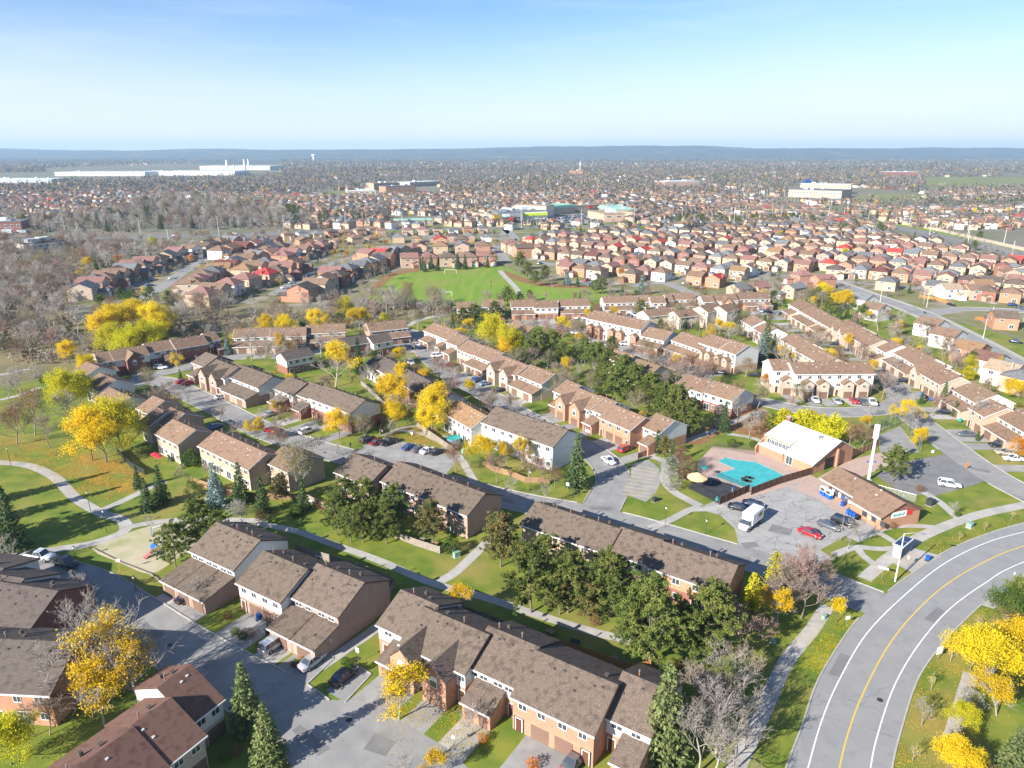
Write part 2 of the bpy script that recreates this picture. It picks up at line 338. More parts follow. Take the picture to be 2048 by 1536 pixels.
# ================================================================ GROUND, ROADS, PATHS
def struct(o): o['kind'] = 'structure'; return o
def pgs(px): return [G(*p) for p in px]
def sheet(name, pts, z, mat):
    return struct(MB().poly([(p[0], p[1], z) for p in pts], mat).ob(name))
def smooth(pts, n=6, closed=False):
    out = []; k = len(pts)
    for i in range(k if closed else k - 1):
        if closed: p0, p1, p2, p3 = pts[i - 1], pts[i], pts[(i + 1) % k], pts[(i + 2) % k]
        else: p0, p1, p2, p3 = pts[max(i - 1, 0)], pts[i], pts[i + 1], pts[min(i + 2, k - 1)]
        for j in range(n):
            t_ = j / n
            out.append(.5 * ((2 * p1) + (p2 - p0) * t_ + (2 * p0 - 5 * p1 + 4 * p2 - p3) * t_ ** 2 + (3 * p1 - p0 - 3 * p2 + p3) * t_ ** 3))
    if not closed: out.append(pts[-1])
    return out
def offset(pts, d):
    out = []
    for i, p in enumerate(pts):
        t_ = (pts[min(i + 1, len(pts) - 1)] - pts[max(i - 1, 0)]).normalized()
        out.append(p + Vector((-t_.y, t_.x)) * d)
    return out
def strip(name, L, R, z, mat):
    b = MB(); n = len(L); i = b.mi(mat)
    b.v = [(p.x, p.y, z) for p in L] + [(p.x, p.y, z) for p in R]
    for k in range(n - 1): b.f.append((n + k, n + k + 1, k + 1, k)); b.m.append(i)
    return struct(b.ob(name))
def inside(p, poly):
    c = False; n = len(poly); j = n - 1
    for i in range(n):
        a, b = poly[i], poly[j]
        if (a[1] > p[1]) != (b[1] > p[1]) and p[0] < (b[0] - a[0]) * (p[1] - a[1]) / (b[1] - a[1]) + a[0]: c = not c
        j = i
    return c
PAVED = []      # polygons of roads and car parks: kerbs stop there, trees keep off
KERBS = []
def ribbon(name, px, width, z, mat, kerb=True, n=6, paved=True):
    c = smooth(pgs(px), n); L, R = offset(c, width / 2), offset(c, -width / 2)
    strip(name, L, R, z, mat)
    poly = L + R[::-1]
    if paved: PAVED.append(poly)
    if kerb: KERBS.append((L, poly, 1)); KERBS.append((R, poly, -1))
    return c, L, R
def kerbs():
    for line, own, sgn in KERBS:
        outer = offset(line, .22 * sgn); run = []
        others = [p for p in PAVED if p is not own]
        def flush(run):
            if len(run) < 2: return
            b = MB(); i = b.mi('kerb')
            for k in run:
                a, o_ = line[k], outer[k]
                b.v += [(a.x, a.y, 0), (a.x, a.y, .13), (o_.x, o_.y, .13), (o_.x, o_.y, 0)]
            for k in range(len(run) - 1):
                q = k * 4
                for j in range(3):
                    f = (q + j, q + j + 1, q + 5 + j, q + 4 + j); b.f.append(f); b.m.append(i)
            struct(b.ob('kerb'))
        for k in range(len(line)):
            m_ = outer[k]
            if any(inside(m_, p) for p in others): flush(run); run = []
            else: run.append(k)
        flush(run)
# the sheet that reaches the horizon, rising into wooded hills
def ground_sheet():
    ys = [-150, 60, 150, 250, 400, 700, 1200, 2000, 3200, 4600, 6000] + list(np.linspace(6500, 11000, 26)); xs = list(np.linspace(-10000, 10000, 201))
    b = MB(); i = b.mi('far_ground'); j_ = b.mi('hill'); nx = len(xs); hr = random.Random(2); jit = [hr.uniform(-4, 4) for _ in range(2000)]
    def h(x, y):
        if y < 6400: return 0
        k = min(1, (y - 6400) / 2600)
        ridge = 112 + 18 * math.sin(x / 1700 + .6) + 12 * math.sin(x / 730) + 5 * math.sin(x / 310 + 1.3) + (16 * math.exp(-((x + 1150) / 700) ** 2)) + 10 * (x / 6000)
        return ridge * (k * k * (3 - 2 * k)) * (.9 + .06 * math.sin(x / 900 + y / 500) + .04 * math.sin(x / 240 - y / 170)) + jit[int(abs(x * 3 + y)) % 2000] * k
    for y in ys:
        for x in xs: b.v.append((x, y, h(x, y)))
    for r in range(len(ys) - 1):
        for c in range(nx - 1):
            b.f.append((r * nx + c, r * nx + c + 1, (r + 1) * nx + c + 1, (r + 1) * nx + c)); b.m.append(i if ys[r] < 4600 else j_)
    struct(b.ob('ground'))
ground_sheet()
GRASS = pgs([(-2200, 1750), (-500, 790), (0, 772), (180, 742), (330, 692), (450, 662), (820, 645), (920, 622), (1200, 590), (1500, 585), (1700, 590), (1830, 620), (2048, 680), (2500, 800), (4200, 1750)])
sheet('lawn', GRASS, .004, 'grass')
sheet('ravine_meadow', pgs([(-900, 800), (-300, 470), (150, 470), (260, 490), (250, 545), (130, 580), (140, 640), (340, 630), (430, 600), (560, 615), (700, 620), (760, 603), (930, 614), (900, 622), (820, 643), (450, 660), (330, 690), (180, 740), (0, 770), (-500, 788)]), .006, 'meadow')
sheet('suburb_lawn', pgs([(140, 610), (250, 545), (330, 500), (560, 470), (1000, 462), (1560, 450), (1700, 448), (1850, 475), (2100, 535), (2300, 600), (2500, 790), (2048, 675), (1830, 618), (1700, 588), (1500, 583), (1200, 588), (1000, 540), (800, 530), (740, 590), (600, 612), (420, 612), (340, 628)]), .003, 'suburb_grass')
PITCH_PX = [(738, 600), (752, 572), (790, 546), (840, 538), (960, 533), (1012, 535), (1050, 552), (1100, 566), (1200, 575), (1215, 590), (1205, 612), (1100, 612), (920, 612), (800, 606)]
sheet('soccer_field', smooth(pgs(PITCH_PX), 3, True), .008, 'pitch_grass')
sheet('leaf_litter_edge', smooth(pgs([(745, 575), (770, 552), (800, 541), (850, 536), (850, 541), (800, 549), (775, 562), (760, 578)]), 3, True), .012, 'mulch')
sheet('leaf_litter_edge', smooth(pgs([(1000, 540), (1030, 548), (1075, 562), (1150, 568), (1190, 576), (1140, 576), (1080, 572), (1030, 560)]), 3, True), .012, 'mulch')
for px in ([(640, 392), (705, 387), (705, 380), (650, 384)], [(1715, 402), (1840, 404), (1845, 390), (1730, 388)], [(1850, 376), (2048, 378), (2048, 356), (1850, 355)], [(1560, 400), (1720, 428), (1725, 424), (1580, 396)], [(1900, 612), (1985, 622), (2000, 612), (1920, 602)]):
    sheet('green_field', smooth(pgs(px), 3, True), .010, 'far_field')
sheet('verge', pgs([(1735, 443), (1800, 459), (1960, 492), (2250, 560), (2250, 552), (2048, 500), (1960, 480), (1830, 452), (1735, 436)]), .009, 'pitch_grass')
sheet('verge', pgs([(760, 465), (960, 463), (1200, 458), (1560, 448), (1560, 438), (1200, 446), (960, 450), (760, 452)]), .009, 'grass')
# ---- main curved road
LK = [(1545, 1640), (1574, 1536), (1604, 1457), (1636, 1364), (1679, 1291), (1719, 1237), (1789, 1174), (1826, 1147), (1886, 1107), (1953, 1077), (2048, 1047), (2250, 1003)]
RK = [(1772, 1640), (1782, 1536), (1803, 1451), (1836, 1354), (1886, 1284), (1925, 1243), (1959, 1211), (2000, 1181), (2048, 1151), (2110, 1122), (2180, 1095), (2320, 1050)]
Lk, Rk = smooth(pgs(LK), 5), smooth(pgs(RK), 5)
strip('main_road', Lk, Rk, .02, 'road_asphalt'); MAIN = Lk + Rk[::-1]; PAVED.append(MAIN)
KERBS.append((Lk, MAIN, 1)); KERBS.append((Rk, MAIN, -1))
def line(name, px, wd, mat, z=.026):
    c = smooth(pgs(px), 6); strip(name, offset(c, wd / 2), offset(c, -wd / 2), z, mat)
line('lane_line', [(1590, 1640), (1616, 1536), (1646, 1434), (1683, 1351), (1736, 1264), (1813, 1187), (1889, 1127), (1969, 1087), (2048, 1064), (2250, 1018)], .17, 'white_paint')
line('centre_line', [(1662, 1640), (1679, 1536), (1696, 1467), (1723, 1394), (1769, 1304), (1819, 1237), (1886, 1174), (1963, 1127), (2048, 1092), (2250, 1035)], .17, 'yellow_paint')
line('lane_line', [(1727, 1640), (1741, 1536), (1756, 1467), (1789, 1371), (1836, 1291), (1896, 1221), (1969, 1167), (2048, 1124), (2280, 1042)], .17, 'white_paint')
# ---- streets of the townhouse estate
Z1 = .016
ribbon('street', [(255, 770), (320, 762), (385, 790), (450, 822), (530, 862), (620, 893), (720, 920), (840, 952), (960, 985), (1060, 1008), (1160, 1026), (1270, 1052), (1400, 1090), (1520, 1125), (1610, 1152), (1700, 1186), (1790, 1222)], 8.2, Z1, 'asphalt')
ribbon('street', [(1195, 1030), (1210, 1000), (1228, 965), (1215, 930), (1180, 902), (1120, 872), (1040, 828), (960, 782), (900, 748), (862, 716), (845, 694), (835, 672), (800, 660)], 8.0, Z1 + .003, 'asphalt')
ribbon('street', [(-250, 1165), (-60, 1150), (60, 1145), (160, 1168), (240, 1215), (330, 1275), (430, 1335), (520, 1385), (600, 1440), (690, 1536), (760, 1640)], 9.2, Z1, 'asphalt')
ribbon('street', [(1440, 790), (1530, 805), (1620, 822), (1720, 824), (1790, 812), (1800, 790), (1770, 750), (1735, 715), (1695, 680), (1655, 650), (1600, 622), (1530, 630)], 7.4, Z1, 'asphalt')
ribbon('street', [(1785, 808), (1840, 845), (1900, 892), (1975, 945), (2048, 985), (2200, 1060)], 8.0, Z1 + .003, 'asphalt')
ribbon('street', [(1430, 790), (1380, 745), (1310, 715), (1235, 690), (1170, 665), (1110, 652), (1060, 645), (990, 655)], 7.6, Z1, 'asphalt')
ribbon('street', [(255, 770), (300, 752), (360, 738), (430, 724), (520, 702), (620, 692), (700, 690), (790, 690), (835, 690)], 7.0, Z1 + .003, 'asphalt')
ribbon('street', [(1600, 548), (1660, 562), (1740, 590), (1830, 622), (1900, 655), (1970, 692), (2048, 735), (2250, 850)], 8.5, Z1, 'asphalt')
ribbon('street', [(1745, 592), (1800, 610), (1850, 627), (1930, 618), (2048, 622), (2200, 626)], 8.0, Z1 + .003, 'asphalt')
# beyond the estate
ribbon('avenue', [(-250, 492), (240, 476), (490, 469), (640, 463), (760, 459), (960, 457), (1200, 452), (1400, 447), (1560, 443), (1720, 439), (1900, 432), (2300, 420)], 24, Z1, 'asphalt_new', kerb=False)
ribbon('avenue', [(1380, 368), (1500, 388), (1560, 399), (1640, 418), (1723, 439), (1800, 456), (1870, 470), (1960, 490), (2048, 512), (2300, 585)], 22, Z1 + .003, 'asphalt_new', kerb=False)
line('lane_line', [(1735, 442), (1800, 456), (1870, 470), (1960, 490), (2048, 512), (2300, 585)], .5, 'yellow_paint', .03)
for px in ([(285, 598), (330, 570), (372, 540), (420, 515), (480, 500), (560, 486)], [(545, 590), (600, 560), (650, 532), (720, 510), (800, 497), (900, 490), (985, 497), (1010, 520)], [(560, 486), (640, 480), (760, 478), (900, 474), (1000, 470), (1010, 458)],
           [(1260, 572), (1330, 566), (1390, 590), (1450, 602)], [(1600, 548), (1700, 552), (1850, 560), (2100, 575)], [(985, 497), (1030, 480), (1010, 458)]):
    ribbon('street', px, 7.5, Z1 - .004, 'asphalt', kerb=False)
# ---- car parks and bays
def lot(name, px, z, mat, kerb=False, sm=0):
    p = pgs(px)
    if sm: p = smooth(p, sm, True)
    sheet(name, p, z, mat); PAVED.append(p); return p
lot('car_park', [(1392, 1018), (1470, 985), (1536, 968), (1590, 955), (1640, 985), (1690, 1020), (1770, 1062), (1718, 1085), (1690, 1072), (1640, 1100), (1668, 1118), (1610, 1145), (1530, 1120), (1480, 1100), (1470, 1058), (1440, 1030)], .012, 'cracked_asphalt')
lot('car_park', [(1752, 950), (1800, 925), (1893, 908), (1970, 962), (1928, 976), (1868, 992), (1800, 985)], .012, 'asphalt_new')
lot('parking_bay', [(1240, 985), (1262, 955), (1262, 928), (1296, 919), (1318, 936), (1322, 962), (1312, 985), (1292, 1004)], .021, 'driveway_grey')
lot('parking_bay', [(712, 905), (740, 880), (800, 882), (922, 914), (890, 950), (800, 925)], .013, 'driveway_grey')
lot('parking_bay', [(-60, 1150), (30, 1112), (110, 1120), (160, 1130), (165, 1165), (60, 1150)], .013, 'driveway_grey')
lot('parking_bay', [(578, 1350), (634, 1300), (668, 1316), (614, 1368)], .013, 'asphalt'); lot('parking_bay', [(652, 1382), (708, 1330), (742, 1348), (690, 1404)], .013, 'asphalt')
for a_, b_ in (((668, 1317), (614, 1369)), ((634, 1299), (668, 1316)), ((742, 1349), (690, 1405)), ((708, 1329), (742, 1348))):
    c_ = [G(*a_), G(*b_)]; d_ = c_[1] - c_[0]; struct(MB().box(0, d_.length, -.1, .1, 0, .13, 'kerb').ob('kerb', loc=(c_[0].x, c_[0].y, 0), rz=math.atan2(d_.y, d_.x)))
lot('sports_court', [(1755, 872), (1800, 852), (1832, 890), (1838, 905), (1760, 905)], .012, 'asphalt')
lot('court_lot', [(560, 1440), (640, 1400), (720, 1400), (800, 1440), (900, 1500), (960, 1560), (700, 1640), (560, 1640), (590, 1500)], .012, 'asphalt')
for k in range(9):                                # painted stall lines of the bay
    a, b_ = G(1258 - k * 2.4 + 6, 930 + k * 7.2), G(1316 - k * 2.0, 939 + k * 7.0)
    d = (b_ - a).normalized(); nrm = Vector((-d.y, d.x)) * .07
    sheet('stall_line', [a - nrm, b_ - nrm, b_ + nrm, a + nrm], .027, 'yellow_paint')
# ---- footpaths
def path(px, wd=1.8, z=.030, mat='concrete'): ribbon('footpath', px, wd, z, mat, kerb=False, paved=False)
path([(1455, 1580), (1475, 1530), (1525, 1425), (1572, 1325), (1622, 1262), (1655, 1212)], 2.2)
path([(1728, 1158), (1803, 1097), (1869, 1061), (1953, 1031), (2048, 1010), (2250, 968)], 2.4)
path([(1941, 1347), (1920, 1418), (1896, 1495)], 1.8)
path([(1760, 1058), (1800, 1052), (1850, 1053), (1885, 1056)], 1.6, .033)
path([(1755, 1064), (1790, 1085), (1805, 1096)], 1.5, .036)
path([(1848, 985), (1880, 1005), (1915, 1035), (1935, 1040)], 1.8, .033)
path([(1668, 1110), (1710, 1095), (1760, 1098), (1800, 1096)], 1.6, .033)
path([(1715, 1095), (1725, 1110), (1750, 1130)], 1.5, .036)
path([(-40, 926), (0, 925), (60, 932), (110, 955), (150, 995), (200, 1025), (240, 1038), (252, 1055), (235, 1070), (180, 1088), (120, 1098), (40, 1110), (-40, 1120)], 2.4)
path([(200, 1022), (250, 1000), (290, 980), (330, 962)], 2.0, .033)
path([(250, 1056), (300, 1046), (380, 1038), (460, 1040), (530, 1042)], 1.9, .033)
path([(512, 1046), (590, 1062), (670, 1090), (760, 1122), (860, 1165), (960, 1192), (1060, 1225), (1180, 1262), (1260, 1282)], 1.8, .036)
path([(870, 1168), (910, 1145), (950, 1108), (985, 1075), (1020, 1050)], 2.0, .033)
path([(640, 1335), (690, 1300), (745, 1262), (790, 1225), (850, 1180)], 2.0, .039)
path([(800, 860), (845, 868), (890, 890), (920, 915), (935, 940), (950, 965)], 1.9, .033)
path([(835, 852), (800, 858), (765, 872)], 1.7, .036)
path([(1400, 1013), (1375, 1022), (1340, 1040), (1300, 1056)], 1.8, .033)
path([(1376, 1020), (1420, 1018), (1450, 1010)], 1.6, .034)
path([(1296, 912), (1330, 925), (1330, 960), (1350, 985), (1400, 1012)], 2.2, .036)
path([(1296, 912), (1350, 890), (1420, 865), (1480, 838), (1530, 820)], 1.9, .039)
path([(1455, 868), (1500, 875), (1540, 890)], 1.6, .042)
path([(1000, 541), (1008, 551), (1022, 565), (1035, 580), (1040, 592)], 3.2, .033)
path([(812, 652), (850, 637), (890, 630)], 3.0, .033)
path([(0, 800), (40, 790), (80, 775)], 2.0, .036)
path([(-60, 760), (0, 750), (60, 738)], 2.0, .036)
for off in (5.6, -5.6): 
    c = offset(smooth(pgs([(1660, 562), (1740, 590), (1830, 622), (1900, 655), (1970, 692), (2048, 735), (2250, 850)]), 6), off)
    strip('footpath', offset(c, .8), offset(c, -.8), .040, 'concrete')
sheet('bus_stop_pad', pgs([(1768, 1118), (1812, 1092), (1883, 1112), (1826, 1146)]), .045, 'concrete')
sheet('bus_stop_pad', pgs([(1960, 1210), (2010, 1175), (2030, 1190), (1988, 1218)]), .045, 'concrete')
# ---- park ground
sheet('playground_sand', smooth(pgs([(186, 1098), (250, 1068), (330, 1045), (385, 1050), (395, 1085), (350, 1120), (300, 1148), (240, 1125)]), 3, True), .014, 'sand')
sheet('pool_deck', pgs([(1395, 925), (1425, 893), (1540, 905), (1640, 960), (1600, 965), (1475, 1003), (1390, 975)]), .014, 'pool_paving')
sheet('pool_deck', pgs([(1636, 955), (1700, 920), (1760, 905), (1790, 925), (1720, 955), (1700, 985), (1650, 975)]), .015, 'pool_paving')
sheet('pool_deck', pgs([(1580, 975), (1636, 955), (1700, 1000), (1692, 1040), (1640, 1000)]), .016, 'pool_paving')
sheet('shrub_bed', smooth(pgs([(1335, 870), (1420, 850), (1480, 820), (1520, 812), (1545, 840), (1540, 880), (1455, 862), (1400, 890)]), 3, True), .012, 'mulch')
if 0: sheet('leaf_litter', smooth(pgs([(0, 905), (40, 885), (120, 890), (190, 925), (268, 950), (280, 975), (215, 985), (150, 970), (80, 935), (0, 918)]), 4, True), .012, 'mulch')
if 0: sheet('leaf_litter', smooth(pgs([(770, 870), (840, 850), (900, 885), (870, 900), (830, 880)]), 4, True), .012, 'mulch')

# repaired patches and manholes
PRNG = random.Random(12)
for x, y, l_, w_, hd in ((300, 1262, 5, 1.6, -33), (420, 1330, 2.5, 2, -33), (180, 1185, 4, 2, -25), (620, 1480, 6, 1.4, -40), (760, 1490, 3, 2.5, -20), (560, 880, 5, 1.2, -30), (700, 925, 4, 2, -20), (1000, 1000, 6, 1.2, -18), (1300, 1066, 5, 1.5, -20), (1480, 1118, 4, 2, -20), (1215, 950, 3, 2, -60), (1080, 855, 6, 1.2, -50), (1850, 860, 5, 1.6, -40), (1960, 940, 4, 1.6, -35), (1680, 1330, 6, 1.3, 50), (1870, 1230, 5, 1.2, 40), (1560, 1060, 4, 3, -30), (1500, 1090, 3, 2, 10)):
    c = G(x, y); a = rad(hd); u = Vector((math.cos(a), math.sin(a))); v = Vector((-u.y, u.x))
    sheet('asphalt_patch', [c + u * (sx * l_ / 2 + PRNG.uniform(-.2, .2)) + v * (sy * w_ / 2 + PRNG.uniform(-.15, .15)) for sx, sy in ((-1, -1), (1, -1), (1, 1), (-1, 1))], .0245, 'asphalt_new')
MH = MB().cyl(0, 0, 0, .012, .42, .42, 'metal_dark', 14).mesh('manhole_cover')
for x, y, pl in ((340, 1290, 'on the shaded street'), (698, 1440, 'in the round court'), (1130, 1030, 'at the junction below the dense spruce'), (1430, 1104, 'on the street beside the oval lawn'), (650, 905, 'on the bending street'), (1000, 808, 'on the straight street'), (1760, 1400, 'on the curved main road'), (1860, 880, 'on the street past the hard court')):
    p = G(x, y); tag(ob('manhole_cover', MH, None, (p.x, p.y, .024)), f'round dark manhole cover {pl}', 'manhole cover', 'manhole covers')
# ================================================================ TOWNHOUSES
# small shared meshes (unit size, scaled per object)
def window_meshes():
    f = MB()
    for a in (-.5, .5): f.box(a - .045 if a > 0 else a, a if a > 0 else a + .045, -.06, .05, 0, 1, 'trim_white')
    f.box(-.455, .455, -.06, .05, .93, 1, 'trim_white').box(-.455, .455, -.075, .05, 0, .07, 'trim_white').box(-.022, .022, -.055, .05, .07, .93, 'trim_white')
    p = MB().box(-.455, .455, -.03, .04, .07, .93, 'glass')
    return f.mesh('window'), p.mesh('pane')
WIN, PANE = window_meshes()
def arch_meshes():
    f = MB(); pr = [(-.5, 0), (.5, 0), (.5, .62)] + [(.5 * math.cos(a), .62 + .38 * math.sin(a)) for a in np.linspace(.35, math.pi - .35, 7)] + [(-.5, .62)]
    f.ext(pr, -.05, .05, 'y', 'trim_white'); p = MB().box(-.42, .42, -.08, -.052, .08, .56, 'glass')
    return f.mesh('arched_window'), p.mesh('pane')
AWIN, APANE = arch_meshes()
def gdoor():
    b = MB()
    for k in range(4): b.box(-.5, .5, -.04, .05, k * .25 + .008, k * .25 + .242, 'garage_brown')
    b.box(-.5, .5, -.015, .04, 0, 1, 'garage_brown'); return b.mesh('garage_door')
GDOOR = gdoor()
def fdoor():
    b = MB().box(-.5, .5, -.04, .05, 0, 1, 'door_paint').box(-.62, -.5, -.05, .05, 0, 1.05, 'trim_white').box(.5, .62, -.05, .05, 0, 1.05, 'trim_white').box(-.5, .5, -.05, .05, 1, 1.05, 'trim_white'); return b.mesh('front_door')
FDOOR = fdoor()
def patio():
    b = MB().box(-.5, -.46, -.06, .05, 0, 1, 'trim_white').box(.46, .5, -.06, .05, 0, 1, 'trim_white').box(-.46, .46, -.06, .05, .95, 1, 'trim_white').box(-.46, .46, -.06, .05, 0, .04, 'trim_white').box(-.02, .02, -.055, .05, .04, .95, 'trim_white')
    return b.mesh('patio_door')
PATIO = patio(); PPANE = MB().box(-.46, .46, -.03, .04, .04, .95, 'glass').mesh('pane')
VPIPE = MB().cyl(0, 0, -.2, .75, .09, .09, 'pipe_rust', 6).cyl(0, 0, .75, 1.0, .14, .13, 'pipe_metal', 6).mesh('vent_pipe')
RVENT = MB().box(-.24, .24, -.24, .24, -.1, .3, 'vent_plastic').box(-.3, .3, -.3, .3, .3, .36, 'vent_plastic').mesh('roof_vent')
SVENT = MB().box(-.17, .17, -.17, .17, -.08, .13, 'vent_pale').mesh('small_vent')
SVENTD = MB().box(-.17, .17, -.17, .17, -.08, .15, 'vent_plastic').mesh('small_vent')
TURB = MB().cyl(0, 0, -.1, .3, .2, .2, 'vent_plastic', 8).cyl(0, 0, .3, .75, .33, .24, 'vent_plastic', 8).mesh('roof_turbine')
def win(par, x, y, z, wd, h, rz=0, arch=False):
    o = ob('arched_window' if arch else 'window', AWIN if arch else WIN, par, (x, y, z), rz, (wd, 1, h))
    ob('pane', APANE if arch else PANE, o); return o
def slab_roof(b, x0, x1, y0, ze, yr, zr, y1, ze1, mat, th=.2, over=.35, side=.25):
    """gable roof with its ridge along x"""
    s0 = (zr - ze) / (yr - y0); s1 = (zr - ze1) / (y1 - yr)
    a, c = y0 - over, y1 + over; za, zc = ze - over * s0, ze1 - over * s1
    b.ext([(a, za), (yr, zr), (c, zc), (c, zc + th), (yr, zr + th * 1.12), (a, za + th)][::-1], x0 - side, x1 + side, 'x', mat)
def gable_y(b, xc, hw, y0, y1, ze, zr, mat, th=.18, over=.25):
    """gable roof with its ridge along y, from the front y0 back to y1"""
    s_ = (zr - ze) / hw; a = hw + over; za = ze - over * s_
    b.ext([(xc - a, za), (xc, zr), (xc + a, za), (xc + a, za + th), (xc, zr + th * 1.15), (xc - a, za + th)][::-1], y0 - .3, y1, 'y', mat)
ROWS = []; FOOT = []
def row(label, head, secs, roof, low, up, depth=10.0, detail=2, drive=7.0, trim='trim_white', group=None, name='townhouse_row'):
    """secs: dicts/tuples (x0,y0,x1,y1,style,opts): the ends of the near eave in photo pixels at the eave height"""
    h = rad(head); dx = Vector((math.cos(h), math.sin(h))); dy = Vector((-dx.y, dx.x))
    o0 = secs[0][5] if len(secs[0]) > 5 else {}
    A = G(secs[0][0], secs[0][1], o0.get('ze', 5.2))
    root = empty(name, (A.x, A.y, 0), h); tag(root, label, 'townhouses', group or 'townhouse rows of the estate')
    rng = random.Random(len(ROWS) * 17 + 3); ROWS.append(root)
    for sec in secs:
        x0_, y0_, x1_, y1_, style = sec[:5]; o = sec[5] if len(sec) > 5 else {}
        ze = o.get('ze', 5.2); D = o.get('d', depth); lo = o.get('low', low); u = o.get('up', up); rf = o.get('roof', roof)
        P, Q = G(x0_, y0_, ze) - A, G(x1_, y1_, ze) - A
        x0 = P.dot(dx); x1 = Q.dot(dx); y0 = (P.dot(dy) + Q.dot(dy)) / 2 if not o.get('pin') else P.dot(dy)
        if 'y' in o: y0 = o['y']
        y0 += .35; L = x1 - x0
        if L < 2.5: x1 = x0 + 2.5; L = 2.5
        rfr = o.get('rf', .5); zr = ze + o.get('rise', D * .5 * .47); yr = y0 + D * rfr; y1 = y0 + D
        ze1 = o.get('ze1', ze)
        zl = o.get('zl', 2.75)
        hm = Matrix.Rotation(h, 2); FOOT.append([A + hm @ Vector(q) for q in ((x0 - 1, y0 - 6.5), (x1 + 1, y0 - 6.5), (x1 + 1, y1 + .8), (x0 - 1, y1 + .8))])
        # walls: lower storey, upper storey with the gable ends
        jut = o.get('jut', 0.0)
        MB().box(x0, x1, y0 + jut, y1, 0, zl, lo).ob('lower_wall', root)
        MB().ext([(y0, zl), (y1, zl), (y1, ze1 - .02), (yr, zr - .02), (y0, ze - .02)], x0, x1, 'x', u).ob('upper_wall', root)
        b = MB(); slab_roof(b, x0, x1, y0, ze, yr, zr, y1, ze1, rf); r_ob = b.ob('roof', root)
        s0 = (zr - ze) / (yr - y0); MB().box(x0 - .26, x1 + .26, y0 - .47, y0 - .36, ze - .35 * s0 - .03, ze - .35 * s0 + .17, trim).ob('gutter', root)
        if detail > 1:
            s1 = (zr - ze1) / (y1 - yr)
            for sx in (x0 - .26, x1 + .251):
                MB().ext([(y0 - .3, ze - .3 * s0 - .02), (yr, zr - .02), (y1 + .3, ze1 - .3 * s1 - .02), (y1 + .3, ze1 - .3 * s1 + .16), (yr, zr + .16), (y0 - .3, ze - .3 * s0 + .16)][::-1], sx - .05, sx + .05, 'x', o.get('barge', 'trim_brown' if rf in ('roof_taupe', 'roof_dark', 'roof_red') else trim)).ob('barge_board', root)
        units = max(1, round(L / o.get('uw', 6.0))); uw = L / units
        # things on the roof
        for k in range(units):
            cx = x0 + (k + .5) * uw
            def on(yy): return ze + (yy - y0) * s0 if yy < yr else zr - (yy - yr) * (zr - ze1) / (y1 - yr)
            if detail > 0:
                for nm, me, fx, fy, prob in (('vent_pipe', VPIPE, -.25, .06, .9), ('roof_vent', RVENT, .12, .12, .8), ('small_vent', SVENT, .3, -.08, .8), ('small_vent', SVENT, .05, -.1, .6), ('roof_turbine', TURB, -.05, .2, .5), ('small_vent', SVENT, -.3, -.22, .5), ('small_vent', SVENT, -.4, -.1, .4)):
                    if rng.random() < prob * (1 if detail > 1 else .6):
                        px_, py_ = cx + (fx + rng.uniform(-.06, .06)) * uw, yr + fy * D * (1 if not o.get('ventflip') else -1)
                        ob(nm, SVENTD if me is SVENT and rf in ('roof_taupe', 'roof_dark') else me, root, (px_, py_, on(py_) + .15))
            gl = 1.0
            # ---------------- the near face of the unit
            if style == 'rear':
                n_w = 2
                for j in range(n_w):
                    win(root, cx + (j - .5) * uw * .48, y0 - .01, ze - 1.55, 1.35 if j else 1.1, 1.15)
                pd = ob('patio_door', PATIO, root, (cx - uw * .18, y0 + jut - .01, .15), 0, (1.9, 1, 2.05)); ob('pane', PPANE, pd)
                win(root, cx + uw * .28, y0 + jut - .01, 1.0, 1.2, 1.1)
            elif style in ('gar', 'hip'):
                win(root, cx - uw * .22, y0 - .01, ze - 1.25, 1.5, .85); win(root, cx + uw * .2, y0 - .01, ze - 1.25, 1.3, .85)
                g = o.get('g', 3.6); gw = uw * .56; side = -1 if k % 2 else 1
                if o.get('gall'): side = 0; gw = uw * .98
                gc = cx + side * uw * .22
                g0, g1 = gc - gw / 2, gc + gw / 2
                b = MB().box(g0, g1, y0 - g, y0, 0, 2.55, lo)
                b.ext([(y0 - g, 2.55), (y0, 2.55), (y0, 3.75)], g0, g1, 'x', lo); b.ob('garage_wall', root)
                e0, e1 = (g0 - .2, g1 + .2) if side == 0 else ((g0 - .2, cx + uw / 2 - .02) if side > 0 else (cx - uw / 2 + .02, g1 + .2))
                sl_ = 1.2 / g
                MB().ext([(y0 - g - .35, 2.58 - .35 * sl_), (y0 - .02, 3.78), (y0 - .02, 3.95), (y0 - g - .35, 2.75 - .35 * sl_)][::-1], e0, e1, 'x', rf).ob('garage_roof', root)
                MB().box(e0, e1, y0 - g - .46, y0 - g - .352, 2.45, 2.66, trim).ob('gutter', root)
                ob('garage_door', GDOOR, root, (gc, y0 - g - .03, 0.03), 0, (min(gw - .9, 2.7), 1, 2.1))
                if side: ob('front_door', FDOOR, root, (cx - side * uw * .32, y0 - .02, .15), 0, (.9, 1, 2.0))
                if drive and not o.get('nod'): DR.append((root, gc - min(gw, 4.4) / 2, gc + min(gw, 4.4) / 2, y0 - g, y0 - g - drive - 1))
            elif style == 'flush':
                win(root, cx - uw * .24, y0 - .01, ze - 1.5, 1.3, 1.1); win(root, cx + uw * .24, y0 - .01, ze - 1.5, 1.2, 1.1)
                side = -1 if k % 2 else 1
                gc = cx + side * uw * .2
                ob('garage_door', GDOOR, root, (gc, y0 + jut - .02, .03), 0, (2.6, 1, 2.15))
                MB().box(cx - side * uw * .33 - .75, cx - side * uw * .33 + .75, y0 + jut - .03, y0 + jut + .01, 0.02, 2.3, 'plastic_black').ob('painted_porch_shade', root)  # flat black panel on the wall, painted stand-in for a porch's shade
